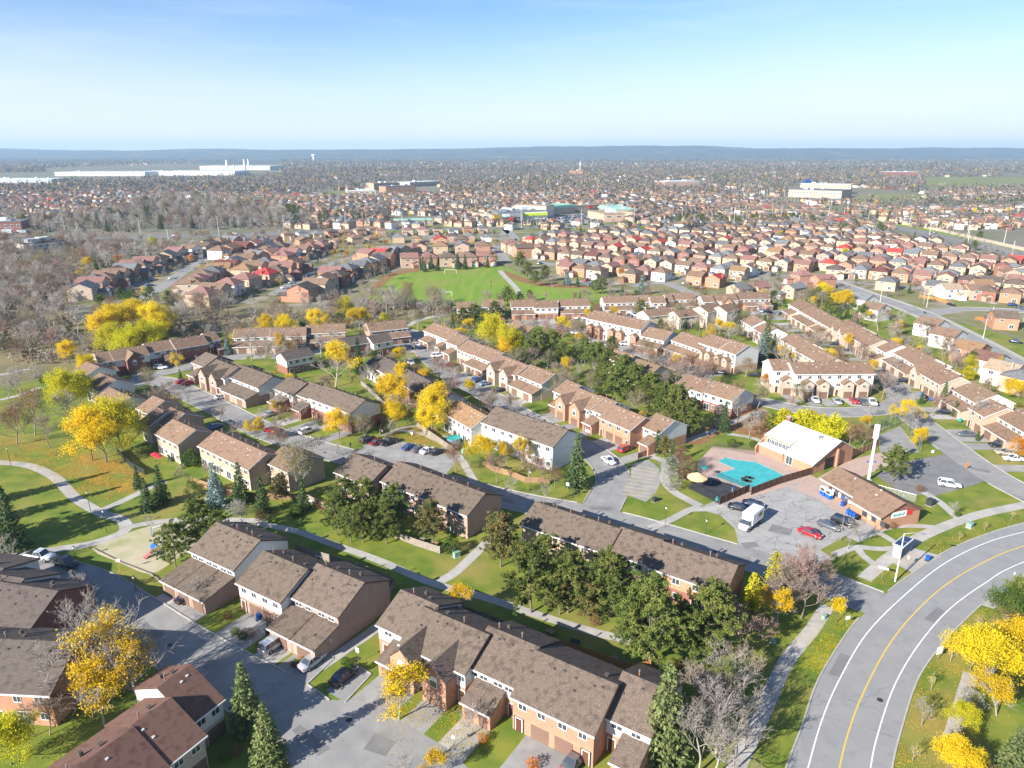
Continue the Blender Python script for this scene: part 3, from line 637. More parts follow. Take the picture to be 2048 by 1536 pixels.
                ob('front_door', FDOOR, root, (cx - side * uw * .33, y0 + jut - .06, .12), 0, (.9, 1, 2.0))
                if drive and not o.get('nod'): DR.append((root, gc - 2.0, gc + 2.0, y0 + jut, y0 + jut - drive - 3))
            elif style == 'gable':
                hw = min(uw * .36, 2.3); g = o.get('g', 2.2); zg = ze + hw * .95; gc = cx + o.get('gx', 0) * uw
                b = MB().ext([(gc - hw, 0), (gc + hw, 0), (gc + hw, ze - .35), (gc, zg - .35), (gc - hw, ze - .35)], y0 - g, y0 + .5, 'y', lo); b.ob('gable_wall', root)
                b = MB(); gable_y(b, gc, hw, y0 - g, y0 + (zg - ze) / s0 + .5, ze - .3, zg - .3, rf); b.ob('gable_roof', root)
                win(root, gc, y0 - g - .02, ze - 2.2, 1.25, 1.9, arch=True)
                ob('garage_door', GDOOR, root, (gc, y0 - g - .02, .03), 0, (2.6, 1, 2.1))
                wx = gc + (hw + .9)
                if wx + .6 < x1 + .2: win(root, wx, y0 - .01, ze - 1.5, 1.0, 1.2); ob('front_door', FDOOR, root, (wx, y0 - .02, .15), 0, (.9, 1, 2.0))
                if drive and not o.get('nod'): DR.append((root, gc - 2.0, gc + 2.0, y0 - g, y0 - g - drive))
            elif style == 'tall':            # three storeys, small brick gable bays
                for zz in (ze - 1.6, ze - 4.1):
                    if zz > 2.9: win(root, cx - uw * .25, y0 - .01, zz, 1.3, 1.15); win(root, cx + uw * .27, y0 - .01, zz, 1.1, 1.0)
                g = 2.2; hw = uw * .27; gc = cx - uw * .12 * (1 if k % 2 else -1); top = o.get('gtop', 4.6); gl_ = o.get('glow', lo)
                MB().ext([(gc - hw, 0), (gc + hw, 0), (gc + hw, top - .1), (gc, top + hw * .7 - .1), (gc - hw, top - .1)], y0 - g, y0 + .01, 'y', gl_).ob('gable_wall', root)
                b = MB(); gable_y(b, gc, hw, y0 - g, y0, top, top + hw * .7, rf); b.ob('gable_roof', root)
                win(root, gc, y0 - g - .01, top - 1.2, 1.0, .9)
                ob('garage_door', GDOOR, root, (gc, y0 - g - .02, .03), 0, (2.5, 1, 2.1))
                ob('front_door', FDOOR, root, (gc + (hw + .8) * (1 if k % 2 else -1), y0 - .02, .15), 0, (.9, 1, 2.0))
                if drive and not o.get('nod'): DR.append((root, gc - 2.0, gc + 2.0, y0 - g, y0 - g - drive))
        # windows of the far face (seen only from elsewhere)
        if style != 'rear' and detail > 1:
            for k in range(units): win(root, x0 + (k + .5) * uw, y1 + .01, ze1 - 1.6, 1.3, 1.15, math.pi)
    return root
DR = []
# ---- the rows, near to far
row('brown-roofed orange brick row with two arched gable windows beside the round court', -33, [
    (754, 1250, 826, 1286, 'gar', {'low': 'brick_orange', 'up': 'siding_white', 'uw': 8}),
    (800, 1288, 925, 1352, 'gable', {'uw': 6.2, 'up': 'siding_white', 'low': 'brick_orange', 'g': 2.4, 'gx': -.12, 'nod': 0}),
    (931, 1332, 1030, 1378, 'gar', {'uw': 5, 'up': 'siding_white'}),
    (1022, 1396, 1186, 1472, 'flush', {'uw': 6.2, 'd': 12}),
    (1206, 1437, 1300, 1474, 'gar', {'uw': 9, 'up': 'siding_white'})], 'roof_taupe', 'brick_orange', 'brick_orange', 11.0)
row('brown-roofed pink brick row with three low garage blocks beside the playground lawn', -32, [
    (380, 1102, 462, 1143, 'gar', {'uw': 4.6, 'g': 6.0, 'gall': 1, 'up': 'siding_white'}),
    (474, 1166, 556, 1208, 'flush', {'uw': 5.2, 'up': 'siding_white'}),
    (580, 1196, 674, 1236, 'gar', {'uw': 5.2, 'g': 5.0, 'gall': 1})], 'roof_taupe', 'brick_pink', 'brick_pink', 11.5)
row('reddish-brown roofed row with stepped roofs beside the big yellow tree', 60, [
    (185, 1660, 335, 1536, 'flush', {'uw': 6, 'pin': 1}),
    (338, 1530, 412, 1474, 'flush', {'uw': 6}),
    (389, 1447, 446, 1400, 'flush', {'uw': 6, 'up': 'siding_white'})], 'roof_red', 'brick_tan', 'brick_tan', 11.5, drive=0)
row('dark-roofed row with a plain red brick gable end beside the shaded street', -13, [
    (-140, 1195, -62, 1206, 'rear', {'up': 'siding_white', 'rise': 2}),
    (-100, 1228, -20, 1242, 'rear', {'up': 'siding_white'}),
    (-90, 1244, 46, 1272, 'rear')], 'roof_dark', 'brick_red', 'brick_red', 12.5)
row('dark-roofed row with orange brick rear wall behind the big yellow tree', -4, [
    (-180, 1378, 96, 1392, 'rear', {'uw': 6.5})], 'roof_dark', 'brick_orange', 'brick_orange', 12.5)
row('brown-roofed pale pink row behind the clump of pines on the green', -38, [
    (664, 946, 737, 970, 'rear'), (759, 962, 790, 975, 'rear', {'barge': 'plastic_yellow'}), (792, 974, 930, 1033, 'rear')], 'roof_taupe', 'brick_pink', 'brick_pink', 10.5)
row('long brown-roofed row with red brick rear wall behind the tall pines', -35, [
    (1046, 1046, 1206, 1113, 'rear', {'low': 'brick_buff', 'up': 'brick_buff'}),
    (1216, 1104, 1296, 1134, 'rear', {'up': 'siding_cream'}), (1297, 1136, 1454, 1180, 'rear', {'pin': 1})], 'roof_taupe', 'brick_red', 'brick_orange', 10.0)
row('stepped reddish-roofed row with tan brick rear walls facing the leafy park', -39, [
    (146, 744, 163, 756, 'rear', {'up': 'siding_white'}), (170, 768, 196, 784, 'rear', {'up': 'siding_white'}), (185, 799, 224, 820, 'rear', {'up': 'siding_white'}),
    (274, 817, 292, 828, 'rear'), (279, 843, 297, 852, 'rear'), (307, 842, 332, 855, 'rear'), (309, 868, 353, 890, 'rear'),
    (384, 896, 506, 936, 'rear'), (528, 926, 575, 944, 'rear')], 'roof_brown', 'brick_tan', 'brick_buff', 9.5)
row('taupe-roofed row with white and brick gable end beside the parked black cars', -41, [
    (385, 725, 404, 735, 'gar'), (404, 741, 446, 758, 'gable', {'uw': 6.2, 'up': 'siding_white'}), (446, 750, 465, 758, 'gar', {'up': 'siding_white'}),
    (465, 757, 514, 777, 'gar', {'g': 4.5, 'gall': 1, 'up': 'siding_white'}), (546, 778, 584, 791, 'gar', {'up': 'siding_white', 'low': 'brick_red'}), (585, 789, 622, 799, 'gar', {'low': 'brick_red'}),
    (622, 796, 695, 829, 'flush', {'ze': 5.8, 'low': 'brick_red', 'up': 'siding_white', 'zl': 3.1})], 'roof_taupe', 'brick_pink', 'brick_pink', 10.0)
row('brown-roofed red brick row with two arched gables below the yellow willows', 43, [
    (200, 727, 229, 721, 'gar', {'up': 'siding_cream', 'uw': 9}), (229, 721, 300, 710, 'gable', {'uw': 8, 'up': 'siding_white'}), (301, 707, 351, 696, 'gar', {'up': 'siding_white'}),
    (352, 698, 418, 688, 'flush'), (418, 684, 440, 680, 'gar', {'up': 'siding_white'})], 'roof_brown', 'brick_red', 'brick_red', 9.5)
row('long low brown-roofed tan row at the edge of the bare ravine wood', 11, [
    (467, 676, 540, 674, 'gar', {'g': 4, 'gall': 1, 'up': 'siding_white'}), (540, 675, 611, 672, 'gar', {'g': 4, 'gall': 1, 'up': 'siding_white'}), (612, 669, 690, 664, 'gar', {'gall': 1})], 'roof_brown', 'brick_tan', 'brick_tan', 9.5)
row('short brown-roofed row partly behind a bare grey tree near the grass slope', 25, [
    (740, 664, 770, 661, 'gar'), (770, 661, 816, 656, 'gar', {'gall': 1, 'up': 'siding_white'})], 'roof_brown', 'brick_pink', 'brick_pink', 9.5)
row('small white-over-brick pair of townhouses behind a small spruce', 42, [
    (574, 722, 629, 711, 'rear')], 'roof_dark', 'brick_red', 'siding_white', 8.0, name='townhouse_pair')
row('white and red brick townhouses stepping past a tall dark spruce', 38, [
    (690, 693, 743, 685, 'rear', {'up': 'brick_red'}), (750, 689, 784, 681, 'rear', {'up': 'siding_white'})], 'roof_dark', 'brick_red', 'brick_red', 8.5)
row('long stepped row of dark and tan roofs behind the yellow trees', -55, [
    (728, 727, 779, 752, 'rear', {'up': 'siding_cream'}), (779, 750, 824, 786, 'rear', {'up': 'brick_red', 'low': 'brick_red'}), (832, 790, 872, 812, 'rear', {'roof': 'roof_tan'}),
    (886, 824, 902, 836, 'rear', {'roof': 'roof_tan'}), (901, 835, 940, 857, 'rear', {'roof': 'roof_tan'})], 'roof_dark', 'siding_white', 'siding_white', 9.5)
row('tall white block with taupe roof and pale blue-white gable by the dense spruce', -43, [(961, 845, 1104, 895, 'rear', {'ze': 6.2, 'd': 11})], 'roof_taupe', 'siding_white', 'siding_white', 10)
row('long light-brown roofed cream row with two gables along the straight street', -54, [
    (849, 661, 890, 680, 'gar', {'up': 'siding_white'}), (888, 684, 916, 692, 'gar', {'up': 'siding_white'}), (911, 698, 944, 710, 'flush'), (945, 709, 979, 725, 'gar', {'up': 'siding_white', 'gall': 1}),
    (976, 731, 1031, 751, 'gable', {'uw': 7}), (1033, 750, 1082, 769, 'gar', {'up': 'siding_white', 'gall': 1})], 'roof_brown', 'brick_tan', 'brick_tan', 10.0)
row('light-brown roofed orange brick row with two gables beside the swimming pool', -55, [
    (1108, 782, 1130, 794, 'gar', {'up': 'siding_white', 'uw': 8}), (1124, 795, 1172, 822, 'gable', {'uw': 5.6, 'up': 'siding_white', 'gx': -.1}), (1175, 814, 1198, 830, 'gar', {'up': 'siding_white'}),
    (1192, 836, 1264, 860, 'flush', {'up': 'brick_orange'}), (1284, 853, 1316, 868, 'gar', {'up': 'siding_white', 'uw': 8})], 'roof_brown', 'brick_orange', 'brick_orange', 10.0)
row('brown-roofed white row with a solid red brick gable end by the footpath', -52, [
    (1350, 770, 1404, 786, 'rear'), (1405, 784, 1463, 803, 'rear')], 'roof_brown', 'brick_red', 'siding_white', 10.0)
row('tall white three-storey row with orange brick gabled garage bays', -47, [
    (1170, 637, 1282, 660, 'tall', {'ze': 7.2, 'glow': 'brick_orange'}), (1284, 671, 1323, 683, 'gar', {'gall': 1, 'low': 'brick_orange'})], 'roof_brown', 'siding_white', 'siding_white', 10.5)
row('cream and white row ending in a white-over-peach gable beside the blue spruce', -63, [
    (1345, 680, 1396, 701, 'gar', {'gall': 1}), (1396, 686, 1437, 698, 'tall', {'ze': 7.0, 'glow': 'brick_peach'}), (1437, 695, 1464, 710, 'tall', {'ze': 7.0, 'glow': 'brick_peach'})], 'roof_brown', 'brick_peach', 'siding_white', 10.5)
row('bright white three-storey row with cream gabled garages facing five parked cars', 1, [
    (1548, 742, 1590, 742, 'tall', {'ze': 7.2, 'uw': 7}), (1591, 749, 1750, 748, 'tall', {'ze': 7.2, 'uw': 6})], 'roof_brown', 'brick_tan', 'siding_white', 9.5)
row('very long light-brown roofed cream row stepping down beside the sloping street', -92, [
    (1672, 651, 1690, 668, 'gable', {'uw': 9}), (1690, 668, 1733, 694, 'flush'), (1750, 695, 1772, 705, 'gar', {'up': 'siding_white'}), (1786, 704, 1832, 733, 'gar', {'up': 'siding_white', 'gall': 1}),
    (1831, 734, 1850, 750, 'gable', {'uw': 8}), (1848, 748, 1872, 770, 'flush'), (1904, 780, 1950, 806, 'gar', {'up': 'siding_white', 'gall': 1}), (1936, 816, 1968, 834, 'flush', {'low': 'brick_peach', 'up': 'brick_peach'}), (1990, 834, 2050, 864, 'gar', {'up': 'siding_white', 'low': 'brick_peach', 'gall': 1}),
    (2050, 880, 2110, 905, 'flush', {'low': 'brick_peach'})], 'roof_brown', 'brick_tan', 'brick_tan', 10.5)
row('white row with low tan garages in front of the green playing field', 5, [
    (1208, 606, 1279, 606, 'gar', {'gall': 1}), (1281, 604, 1303, 604, 'gar'), (1304, 607, 1332, 606, 'gar', {'low': 'brick_tan'}), (1334, 602, 1348, 602, 'gar'), (1349, 600, 1392, 599, 'gar', {'gall': 1, 'low': 'brick_tan'})], 'roof_brown', 'siding_white', 'siding_white', 9.5, 1)
row('brick and white row split by a pine beside the playing field', 5, [
    (914, 619, 956, 619, 'gar'), (966, 615, 1008, 614, 'gar', {'gall': 1}), (1023, 615, 1069, 614, 'gar', {'gall': 1}), (1069, 616, 1117, 616, 'flush', {'low': 'brick_orange'}), (1120, 613, 1180, 612, 'gar', {'gall': 1})], 'roof_brown', 'brick_orange', 'siding_white', 9.5, 1)
row('white row with two red brick gables behind the bare trees', 6, [
    (1408, 605, 1430, 604, 'gar'), (1430, 603, 1476, 601, 'gable', {'uw': 9, 'low': 'brick_orange'}), (1476, 598, 1544, 599, 'gar', {'low': 'brick_orange'})], 'roof_brown', 'siding_white', 'siding_white', 9.5, 1)
row('cream row with white stepped gables below the golden trees', -90, [
    (1574, 608, 1600, 620, 'gar', {'up': 'siding_white'}), (1600, 622, 1630, 640, 'gar', {'up': 'siding_white', 'gall': 1}), (1632, 640, 1655, 655, 'gar')], 'roof_brown', 'brick_tan', 'brick_tan', 10, 1)
row('brown-roofed row seen from the rear beside the tall blue spruce', -85, [
    (1480, 641, 1502, 652, 'rear', {'up': 'siding_white'}), (1502, 657, 1530, 668, 'rear', {'up': 'siding_white'}), (1563, 679, 1592, 699, 'rear', {'up': 'siding_white'}), (1590, 700, 1640, 730, 'rear')], 'roof_brown', 'brick_tan', 'brick_tan', 9.5, 1)
row('plain cream row with stepped blank gables among bare trees', 42, [
    (1417, 625, 1449, 617, 'rear', {'ze': 7}), (1456, 625, 1478, 619, 'rear', {'ze': 7})], 'roof_brown', 'brick_tan', 'siding_cream', 8.5, 1)
row('brown-roofed cream row half hidden by bare trees near the tall white row', 27, [
    (1298, 634, 1352, 628, 'rear'), (1361, 636, 1403, 630, 'rear')], 'roof_brown', 'brick_tan', 'siding_cream', 8.5, 1)
row('low brown roofs peeping between the pines and the straight street', -54, [
    (1010, 655, 1050, 668, 'rear', {'ze': 4.8}), (1200, 712, 1250, 728, 'rear'), (1255, 735, 1300, 750, 'rear')], 'roof_brown', 'brick_tan', 'siding_cream', 8.5, 1)
# driveways of the garages
def driveways():
    for i, (root, a, b, y0, y1) in enumerate(DR):
        m_ = Matrix.Translation(root.location) @ Matrix.Rotation(root.rotation_euler[2], 4, 'Z')
        pts = [m_ @ Vector((x, y, 0)) for x, y in ((a, y1), (b, y1), (b, y0 - .05), (a, y0 - .05))]
        sheet('driveway', [(p.x, p.y) for p in pts], .0095 + .0004 * (i % 5), ('driveway_grey', 'concrete', 'asphalt', 'driveway_grey', 'driveway_grey')[i * 7 % 5])
driveways()
kerbs()
# ================================================================ TREES
def mesh_np(name, V, Fq, mat, tri=False):
    """quads (or triangles) from arrays"""
    me = bpy.data.meshes.new(name); k = 3 if tri else 4; nf = len(Fq)
    me.vertices.add(len(V)); me.vertices.foreach_set('co', np.asarray(V, np.float32).ravel())
    me.loops.add(nf * k); me.loops.foreach_set('vertex_index', np.asarray(Fq, np.int32).ravel())
    me.polygons.add(nf); me.polygons.foreach_set('loop_start', np.arange(0, nf * k, k, dtype=np.int32)); me.polygons.foreach_set('loop_total', np.full(nf, k, np.int32))
    me.materials.append(MATS[mat]); me.update(calc_edges=True); return me
def tubes(segs):
    """segments (p, q, r0, r1) as tapered tubes"""
    V = []; Fq = []; n0 = 0
    for p, q, r0, r1 in segs:
        n = 6 if r0 > .12 else 3
        d = q - p; d = d / (np.linalg.norm(d) + 1e-9); u = np.cross(d, (0, 0, 1) if abs(d[2]) < .9 else (1, 0, 0)); u /= np.linalg.norm(u); v = np.cross(d, u)
        a = np.arange(n) * 2 * np.pi / n; ring = np.cos(a)[:, None] * u + np.sin(a)[:, None] * v
        V.append(p + ring * r0); V.append(q + ring * r1)
        for j in range(n): Fq.append((n0 + j, n0 + (j + 1) % n, n0 + n + (j + 1) % n, n0 + n + j))
        n0 += 2 * n
    return np.concatenate(V), Fq
def leaves(P, rng, size, aspect=.7, up=.3, dirs=None):
    """one quad per point, random facing"""
    n = len(P)
    nrm = rng.normal(size=(n, 3)); nrm[:, 2] += up; nrm /= np.linalg.norm(nrm, axis=1)[:, None]
    t_ = rng.normal(size=(n, 3)) if dirs is None else dirs + rng.normal(size=(n, 3)) * .25
    t_ -= nrm * (t_ * nrm).sum(1)[:, None]; t_ /= np.linalg.norm(t_, axis=1)[:, None] + 1e-9; b = np.cross(nrm, t_)
    s_ = size * rng.uniform(.6, 1.3, (n, 1)); t_ = t_ * s_ * .5; b = b * s_ * .5 * aspect
    V = np.stack([P - t_ - b * .4, P + t_ * .1 - b, P + t_ + b * .3, P - t_ * .1 + b], 1).reshape(-1, 3)
    return V, np.arange(n * 4).reshape(-1, 4)
def skeleton(rng, h, trunk=.25, spread=.55, n1=7, n2=5, n3=5, n4=0, up=.55, r=.18, twig=.02, lean=.03):
    segs = []; tips = []
    def limb(p, d, L, r0, r1, lv):
        k = 3 if lv < 2 else 2; pts = [p]; dd = d.copy()
        for i in range(k):
            dd = dd + rng.normal(size=3) * (.12 + .05 * lv); dd[2] += .06 * (1 if lv < 3 else .5); dd /= np.linalg.norm(dd); q = pts[-1] + dd * L / k
            a = r0 + (r1 - r0) * i / k; b = r0 + (r1 - r0) * (i + 1) / k; segs.append((pts[-1], q, a, b)); pts.append(q)
        return pts, dd
    def at(pts, t_):
        x = t_ * (len(pts) - 1); i = min(int(x), len(pts) - 2); return pts[i] + (pts[i + 1] - pts[i]) * (x - i)
    th = h * trunk
    tp, td = limb(np.zeros(3), np.array([rng.normal() * lean, rng.normal() * lean, 1.]), h * .72, r, r * .3, 0)
    cnt = [n1, n2, n3, n4]
    def grow(pts, L, r0, lv, axis):
        if lv >= 4 or cnt[lv] == 0: tips.append(pts[-1]); return
        for k in range(cnt[lv]):
            t_ = (trunk / .72 + (1 - trunk / .72) * (k + rng.uniform(.1, .9)) / cnt[lv]) if lv == 0 else rng.uniform(.3, 1)
            p = at(pts, min(t_, 1)); az = k * 2.4 + rng.uniform(-.6, .6) if lv == 0 else rng.uniform(0, 6.28)
            out = np.array([math.cos(az), math.sin(az), 0])
            if lv == 0: d = out * (1 - t_ * .35) + np.array([0, 0, up + t_ * .5])
            else: d = axis * .8 + out * .75 + np.array([0, 0, .25])
            d /= np.linalg.norm(d)
            l2 = (h * spread * (1.05 - .5 * t_) if lv == 0 else L * rng.uniform(.42, .62))
            rr = max(r0 * (.5 if lv == 0 else .55), twig)
            q, dd = limb(p, d, l2, rr, max(rr * .4, twig * .7), lv + 1)
            grow(q, l2, rr, lv + 1, dd)
    grow(tp, h, r, 0, td)
    tips.append(tp[-1])
    return segs, np.array(tips)
PROTO = {}
def proto(kind, i, trunk_segs, bark, crown_V=None, crown_F=None, crown_mat=None, twig_segs=None):
    V, Fq = tubes(trunk_segs); t_ = mesh_np(kind + '_trunk', V, Fq, bark)
    if twig_segs is not None: V, Fq = tubes(twig_segs); c = mesh_np(kind + '_crown', V, Fq, crown_mat or bark)
    else: c = mesh_np(kind + '_crown', crown_V, crown_F, crown_mat)
    PROTO.setdefault(kind, []).append((t_, c))
def deciduous(kind, mats, bark, n, h, size, per, sig, keep=1.0, spread=.5, seeds=3, n123=(8, 6, 5), bare_twigs=False, trunk=.22, up=.55):
    for s_ in range(seeds):
        rng = np.random.default_rng(hash((kind, s_)) % 1 + s_ * 31 + len(kind) * 7 + int(h * 10))
        segs, tips = skeleton(rng, h, trunk=trunk, spread=spread, n1=n123[0], n2=n123[1], n3=n123[2], up=up, r=h * .017)
        if keep < 1:      # patchy: leaves hold on in clumps only
            ctr = tips[rng.integers(0, len(tips), 5)]; dist = np.min(np.linalg.norm(tips[:, None] - ctr[None], axis=2), axis=1)
            tips = tips[dist < np.quantile(dist, keep)]
        P = np.repeat(tips, per, 0); P = P + rng.normal(size=P.shape) * sig
        if keep >= 1:     # fill: uneven outline with holes
            lump = np.sin(P[:, 0] * 1.7 + s_) + np.sin(P[:, 1] * 1.9 + 2 * s_) + np.sin(P[:, 2] * 2.1); P = P[lump > rng.uniform(-2.2, -.6, len(P))]
        V, Fq = leaves(P, rng, size)
        thin = [q for q in segs] if bare_twigs or keep < 1 else [q for q in segs if q[2] > .03]
        proto(kind, s_, thin, bark, V, Fq, mats)
def bare(kind, bark, h, seeds=4, spread=.5, n=(8, 6, 5, 3), twig=.022, trunk=.2, up=.6, crown=None):
    for s_ in range(seeds):
        rng = np.random.default_rng(100 + s_ * 13 + len(kind) * 5 + int(h * 7))
        segs, tips = skeleton(rng, h, trunk=trunk, spread=spread, n1=n[0], n2=n[1], n3=n[2], n4=n[3], up=up, r=h * .016, twig=twig)
        proto(kind, s_, [q for q in segs if q[2] > .05], bark, twig_segs=[q for q in segs if q[2] <= .05], crown_mat=crown or bark)
def pine(kind, mat, h=12, seeds=3, w=.33, base=.22, clump=150, bark='bark'):
    for s_ in range(seeds):
        rng = np.random.default_rng(500 + s_ * 7 + len(kind))
        segs = []; C = []; p = np.zeros(3); top = np.array([rng.normal() * .3, rng.normal() * .3, h * .93])
        tr = [top * t_ + np.array([math.sin(t_ * 3 + s_) * .2, math.cos(t_ * 2) * .15, 0]) for t_ in np.linspace(0, 1, 7)]
        for i in range(6): segs.append((tr[i], tr[i + 1], .2 - .028 * i, .2 - .028 * (i + 1)))
        nb = 46
        for k in range(nb):
            t_ = base + (1 - base) * (k + rng.uniform(0, .8)) / nb
            R = h * w * (math.sin(min(1, (1 - t_) / (1 - base) * 1.25 + .12) * math.pi / 2) ** .8) * rng.uniform(.65, 1.12)
            az = k * 2.4 + rng.uniform(-.5, .5); a = top * t_
            e = a + np.array([math.cos(az) * R, math.sin(az) * R, R * rng.uniform(.0, .45)])
            mid = (a + e) / 2 + np.array([0, 0, -.08 * R]); segs += [(a, mid, .06, .045), (mid, e, .045, .02)]
            for f in np.linspace(.42, 1, 4): 
                for _ in range(2): C.append(a + (e - a) * f + rng.normal(size=3) * .32 * (1.2 if f > .6 else .7))
        C.append(tr[-1] + np.array([0, 0, .3])); C = np.array(C)
        nper = clump // 4
        O = rng.normal(size=(len(C) * nper, 3)); O /= np.linalg.norm(O, axis=1)[:, None]; O[:, 2] = O[:, 2] * .75 + .15
        rr = np.repeat(rng.uniform(.28, .62, len(C)), nper)[:, None] * rng.uniform(.35, 1, (len(O), 1))
        P = np.repeat(C, nper, 0) + O * rr
        V, Fq = leaves(P, rng, .42, .38, up=.5, dirs=O)
        proto(kind, s_, segs, bark, V, Fq, mat)
def spruce(kind, mat, h=12, seeds=2, w=.24, dense=1.0, col=False):
    for s_ in range(seeds):
        rng = np.random.default_rng(700 + s_ * 7 + len(kind))
        segs = [(np.array([0, 0, h * t_]), np.array([0, 0, h * (t_ + .2)]), .17 * (1 - t_) + .02, .17 * (.8 - t_) + .02) for t_ in (0, .2, .4, .6, .78)]
        P = []; D = []; nl = int(26 * dense)
        for k in range(nl):
            t_ = .07 + .92 * k / nl; R0 = h * w * ((1 - t_) ** (.85 if not col else .4) + .02); nb = max(5, int(13 * (1 - t_ * .6)))
            for j in range(nb):
                az = j * 6.283 / nb + k * .9 + rng.uniform(-.25, .25); R = R0 * rng.uniform(.72, 1.12); o = np.array([math.cos(az), math.sin(az), 0])
                m_ = max(4, int(R * 6 * dense))
                f = np.sqrt(rng.uniform(.02, 1, m_)); z = h * t_ - R * .38 * f ** 1.4 + R * .12 * f ** 4 * 2
                side = np.array([-o[1], o[0], 0]); sw = rng.normal(size=m_) * .22 * (.4 + f)
                q = o * (f * R)[:, None] + side * sw[:, None]; q[:, 2] = z + rng.normal(size=m_) * .1
                P.append(q); D.append(np.tile(o + np.array([0, 0, -.35]), (m_, 1)))
                if k % 2 == 0: segs.append((np.array([0, 0, h * t_]), o * R * .8 + np.array([0, 0, h * t_ - R * .25]), .03, .015))
        P = np.concatenate(P); D = np.concatenate(D)
        V, Fq = leaves(P, rng, .55 * (h / 12) ** .5, .55, up=.9, dirs=D)
        proto(kind, s_, segs, 'bark', V, Fq, mat)
def bush(kind, mat, h=2.5, n=1400, seeds=2, w=.55, size=.22):
    for s_ in range(seeds):
        rng = np.random.default_rng(900 + s_ + len(kind))
        O = rng.normal(size=(n, 3)); O /= np.linalg.norm(O, axis=1)[:, None]; lump = 1 + .22 * np.sin(O[:, 0] * 5 + s_) * np.sin(O[:, 1] * 4 + 1) + .15 * np.sin(O[:, 2] * 7)
        P = O * (rng.uniform(.45, 1, n) ** .4 * lump)[:, None] * np.array([h * w, h * w, h * .5]) + np.array([0, 0, h * .5]); P = P[P[:, 2] > .05]
        V, Fq = leaves(P, rng, size, .7)
        segs = [(np.array([0., 0, 0]), np.array([math.cos(a) * h * w * .5, math.sin(a) * h * w * .5, h * .6]), .05, .02) for a in np.arange(5) * 1.257]
        proto(kind, s_, segs, 'bark_brown', V, Fq, mat)
deciduous('maple_yellow', 'leaf_yellow', 'bark', 0, 10, .25, 44, .5, n123=(10, 6, 6), trunk=.14, up=.45)
deciduous('maple_gold', 'leaf_gold', 'bark_grey', 0, 10, .26, 22, .38, keep=.5, n123=(10, 7, 7), bare_twigs=True, trunk=.14)
deciduous('maple_sparse', 'leaf_gold', 'bark_grey', 0, 13, .24, 16, .4, keep=.28, n123=(11, 8, 7), bare_twigs=True, trunk=.14, seeds=1)
deciduous('maple_lime', 'leaf_lime', 'bark', 0, 12, .29, 44, .62, n123=(11, 6, 6), spread=.46, trunk=.12, up=.4)
deciduous('maple_orange', 'leaf_orange', 'bark', 0, 8, .26, 20, .38, n123=(8, 5, 5))
deciduous('willow_olive', 'leaf_olive', 'bark_grey', 0, 12, .20, 15, .55, n123=(9, 7, 6), bare_twigs=True, seeds=2)
deciduous('oak_russet', 'leaf_russet', 'bark_brown', 0, 10, .22, 9, .5, n123=(9, 6, 6), bare_twigs=True, seeds=2)
deciduous('tree_green', 'leaf_green', 'bark', 0, 9, .28, 20, .42, n123=(8, 6, 5), seeds=2)
deciduous('sapling', 'leaf_gold', 'bark_grey', 0, 4, .16, 3, .22, keep=.5, n123=(6, 4, 2), bare_twigs=True, seeds=2, spread=.32)
deciduous('young_yellow', 'leaf_yellow', 'bark', 0, 5, .22, 16, .22, n123=(7, 5, 4), seeds=1, trunk=.34, spread=.36)
bare('bare_grey', 'bark_grey', 11, 4)
bare('bare_pale', 'bark_pale', 12, 2, spread=.42, n=(9, 6, 5, 3), up=.9)
bare('bare_red', 'bark_red', 9, 2, spread=.5, twig=.026)
bare('bare_brown', 'bark_brown', 11, 3, n=(8, 6, 5, 4), twig=.026)
bare('bare_small', 'bark_grey', 6, 2, spread=.52, n=(6, 5, 4, 3), twig=.02)
pine('pine', 'pine', 13, 4, w=.36)
pine('pine_brown', 'pine_brown', 12, 2, w=.3)
spruce('spruce', 'spruce', 12, 2, .23)
spruce('spruce_pale', 'spruce_pale', 15, 1, .27, 1.15)
spruce('spruce_blue', 'spruce_blue', 11, 2, .25)
spruce('spruce_narrow', 'spruce', 12, 1, .15)
spruce('cedar', 'leaf_green', 4, 1, .16, .8, True)
spruce('cedar_lime', 'leaf_lime', 7, 1, .22, 1.0, True)
bush('shrub_green', 'leaf_green'); bush('shrub_lime', 'leaf_lime', 6, 5200, 2, .5, .3); bush('shrub_silver', 'leaf_silver', 3.5, 1300, 2, .6, .18); bush('shrub_russet', 'leaf_russet', 2.5, 1100, 2, .6, .18); bush('shrub_orange', 'leaf_orange', 1.2, 500, 1, .6, .14)
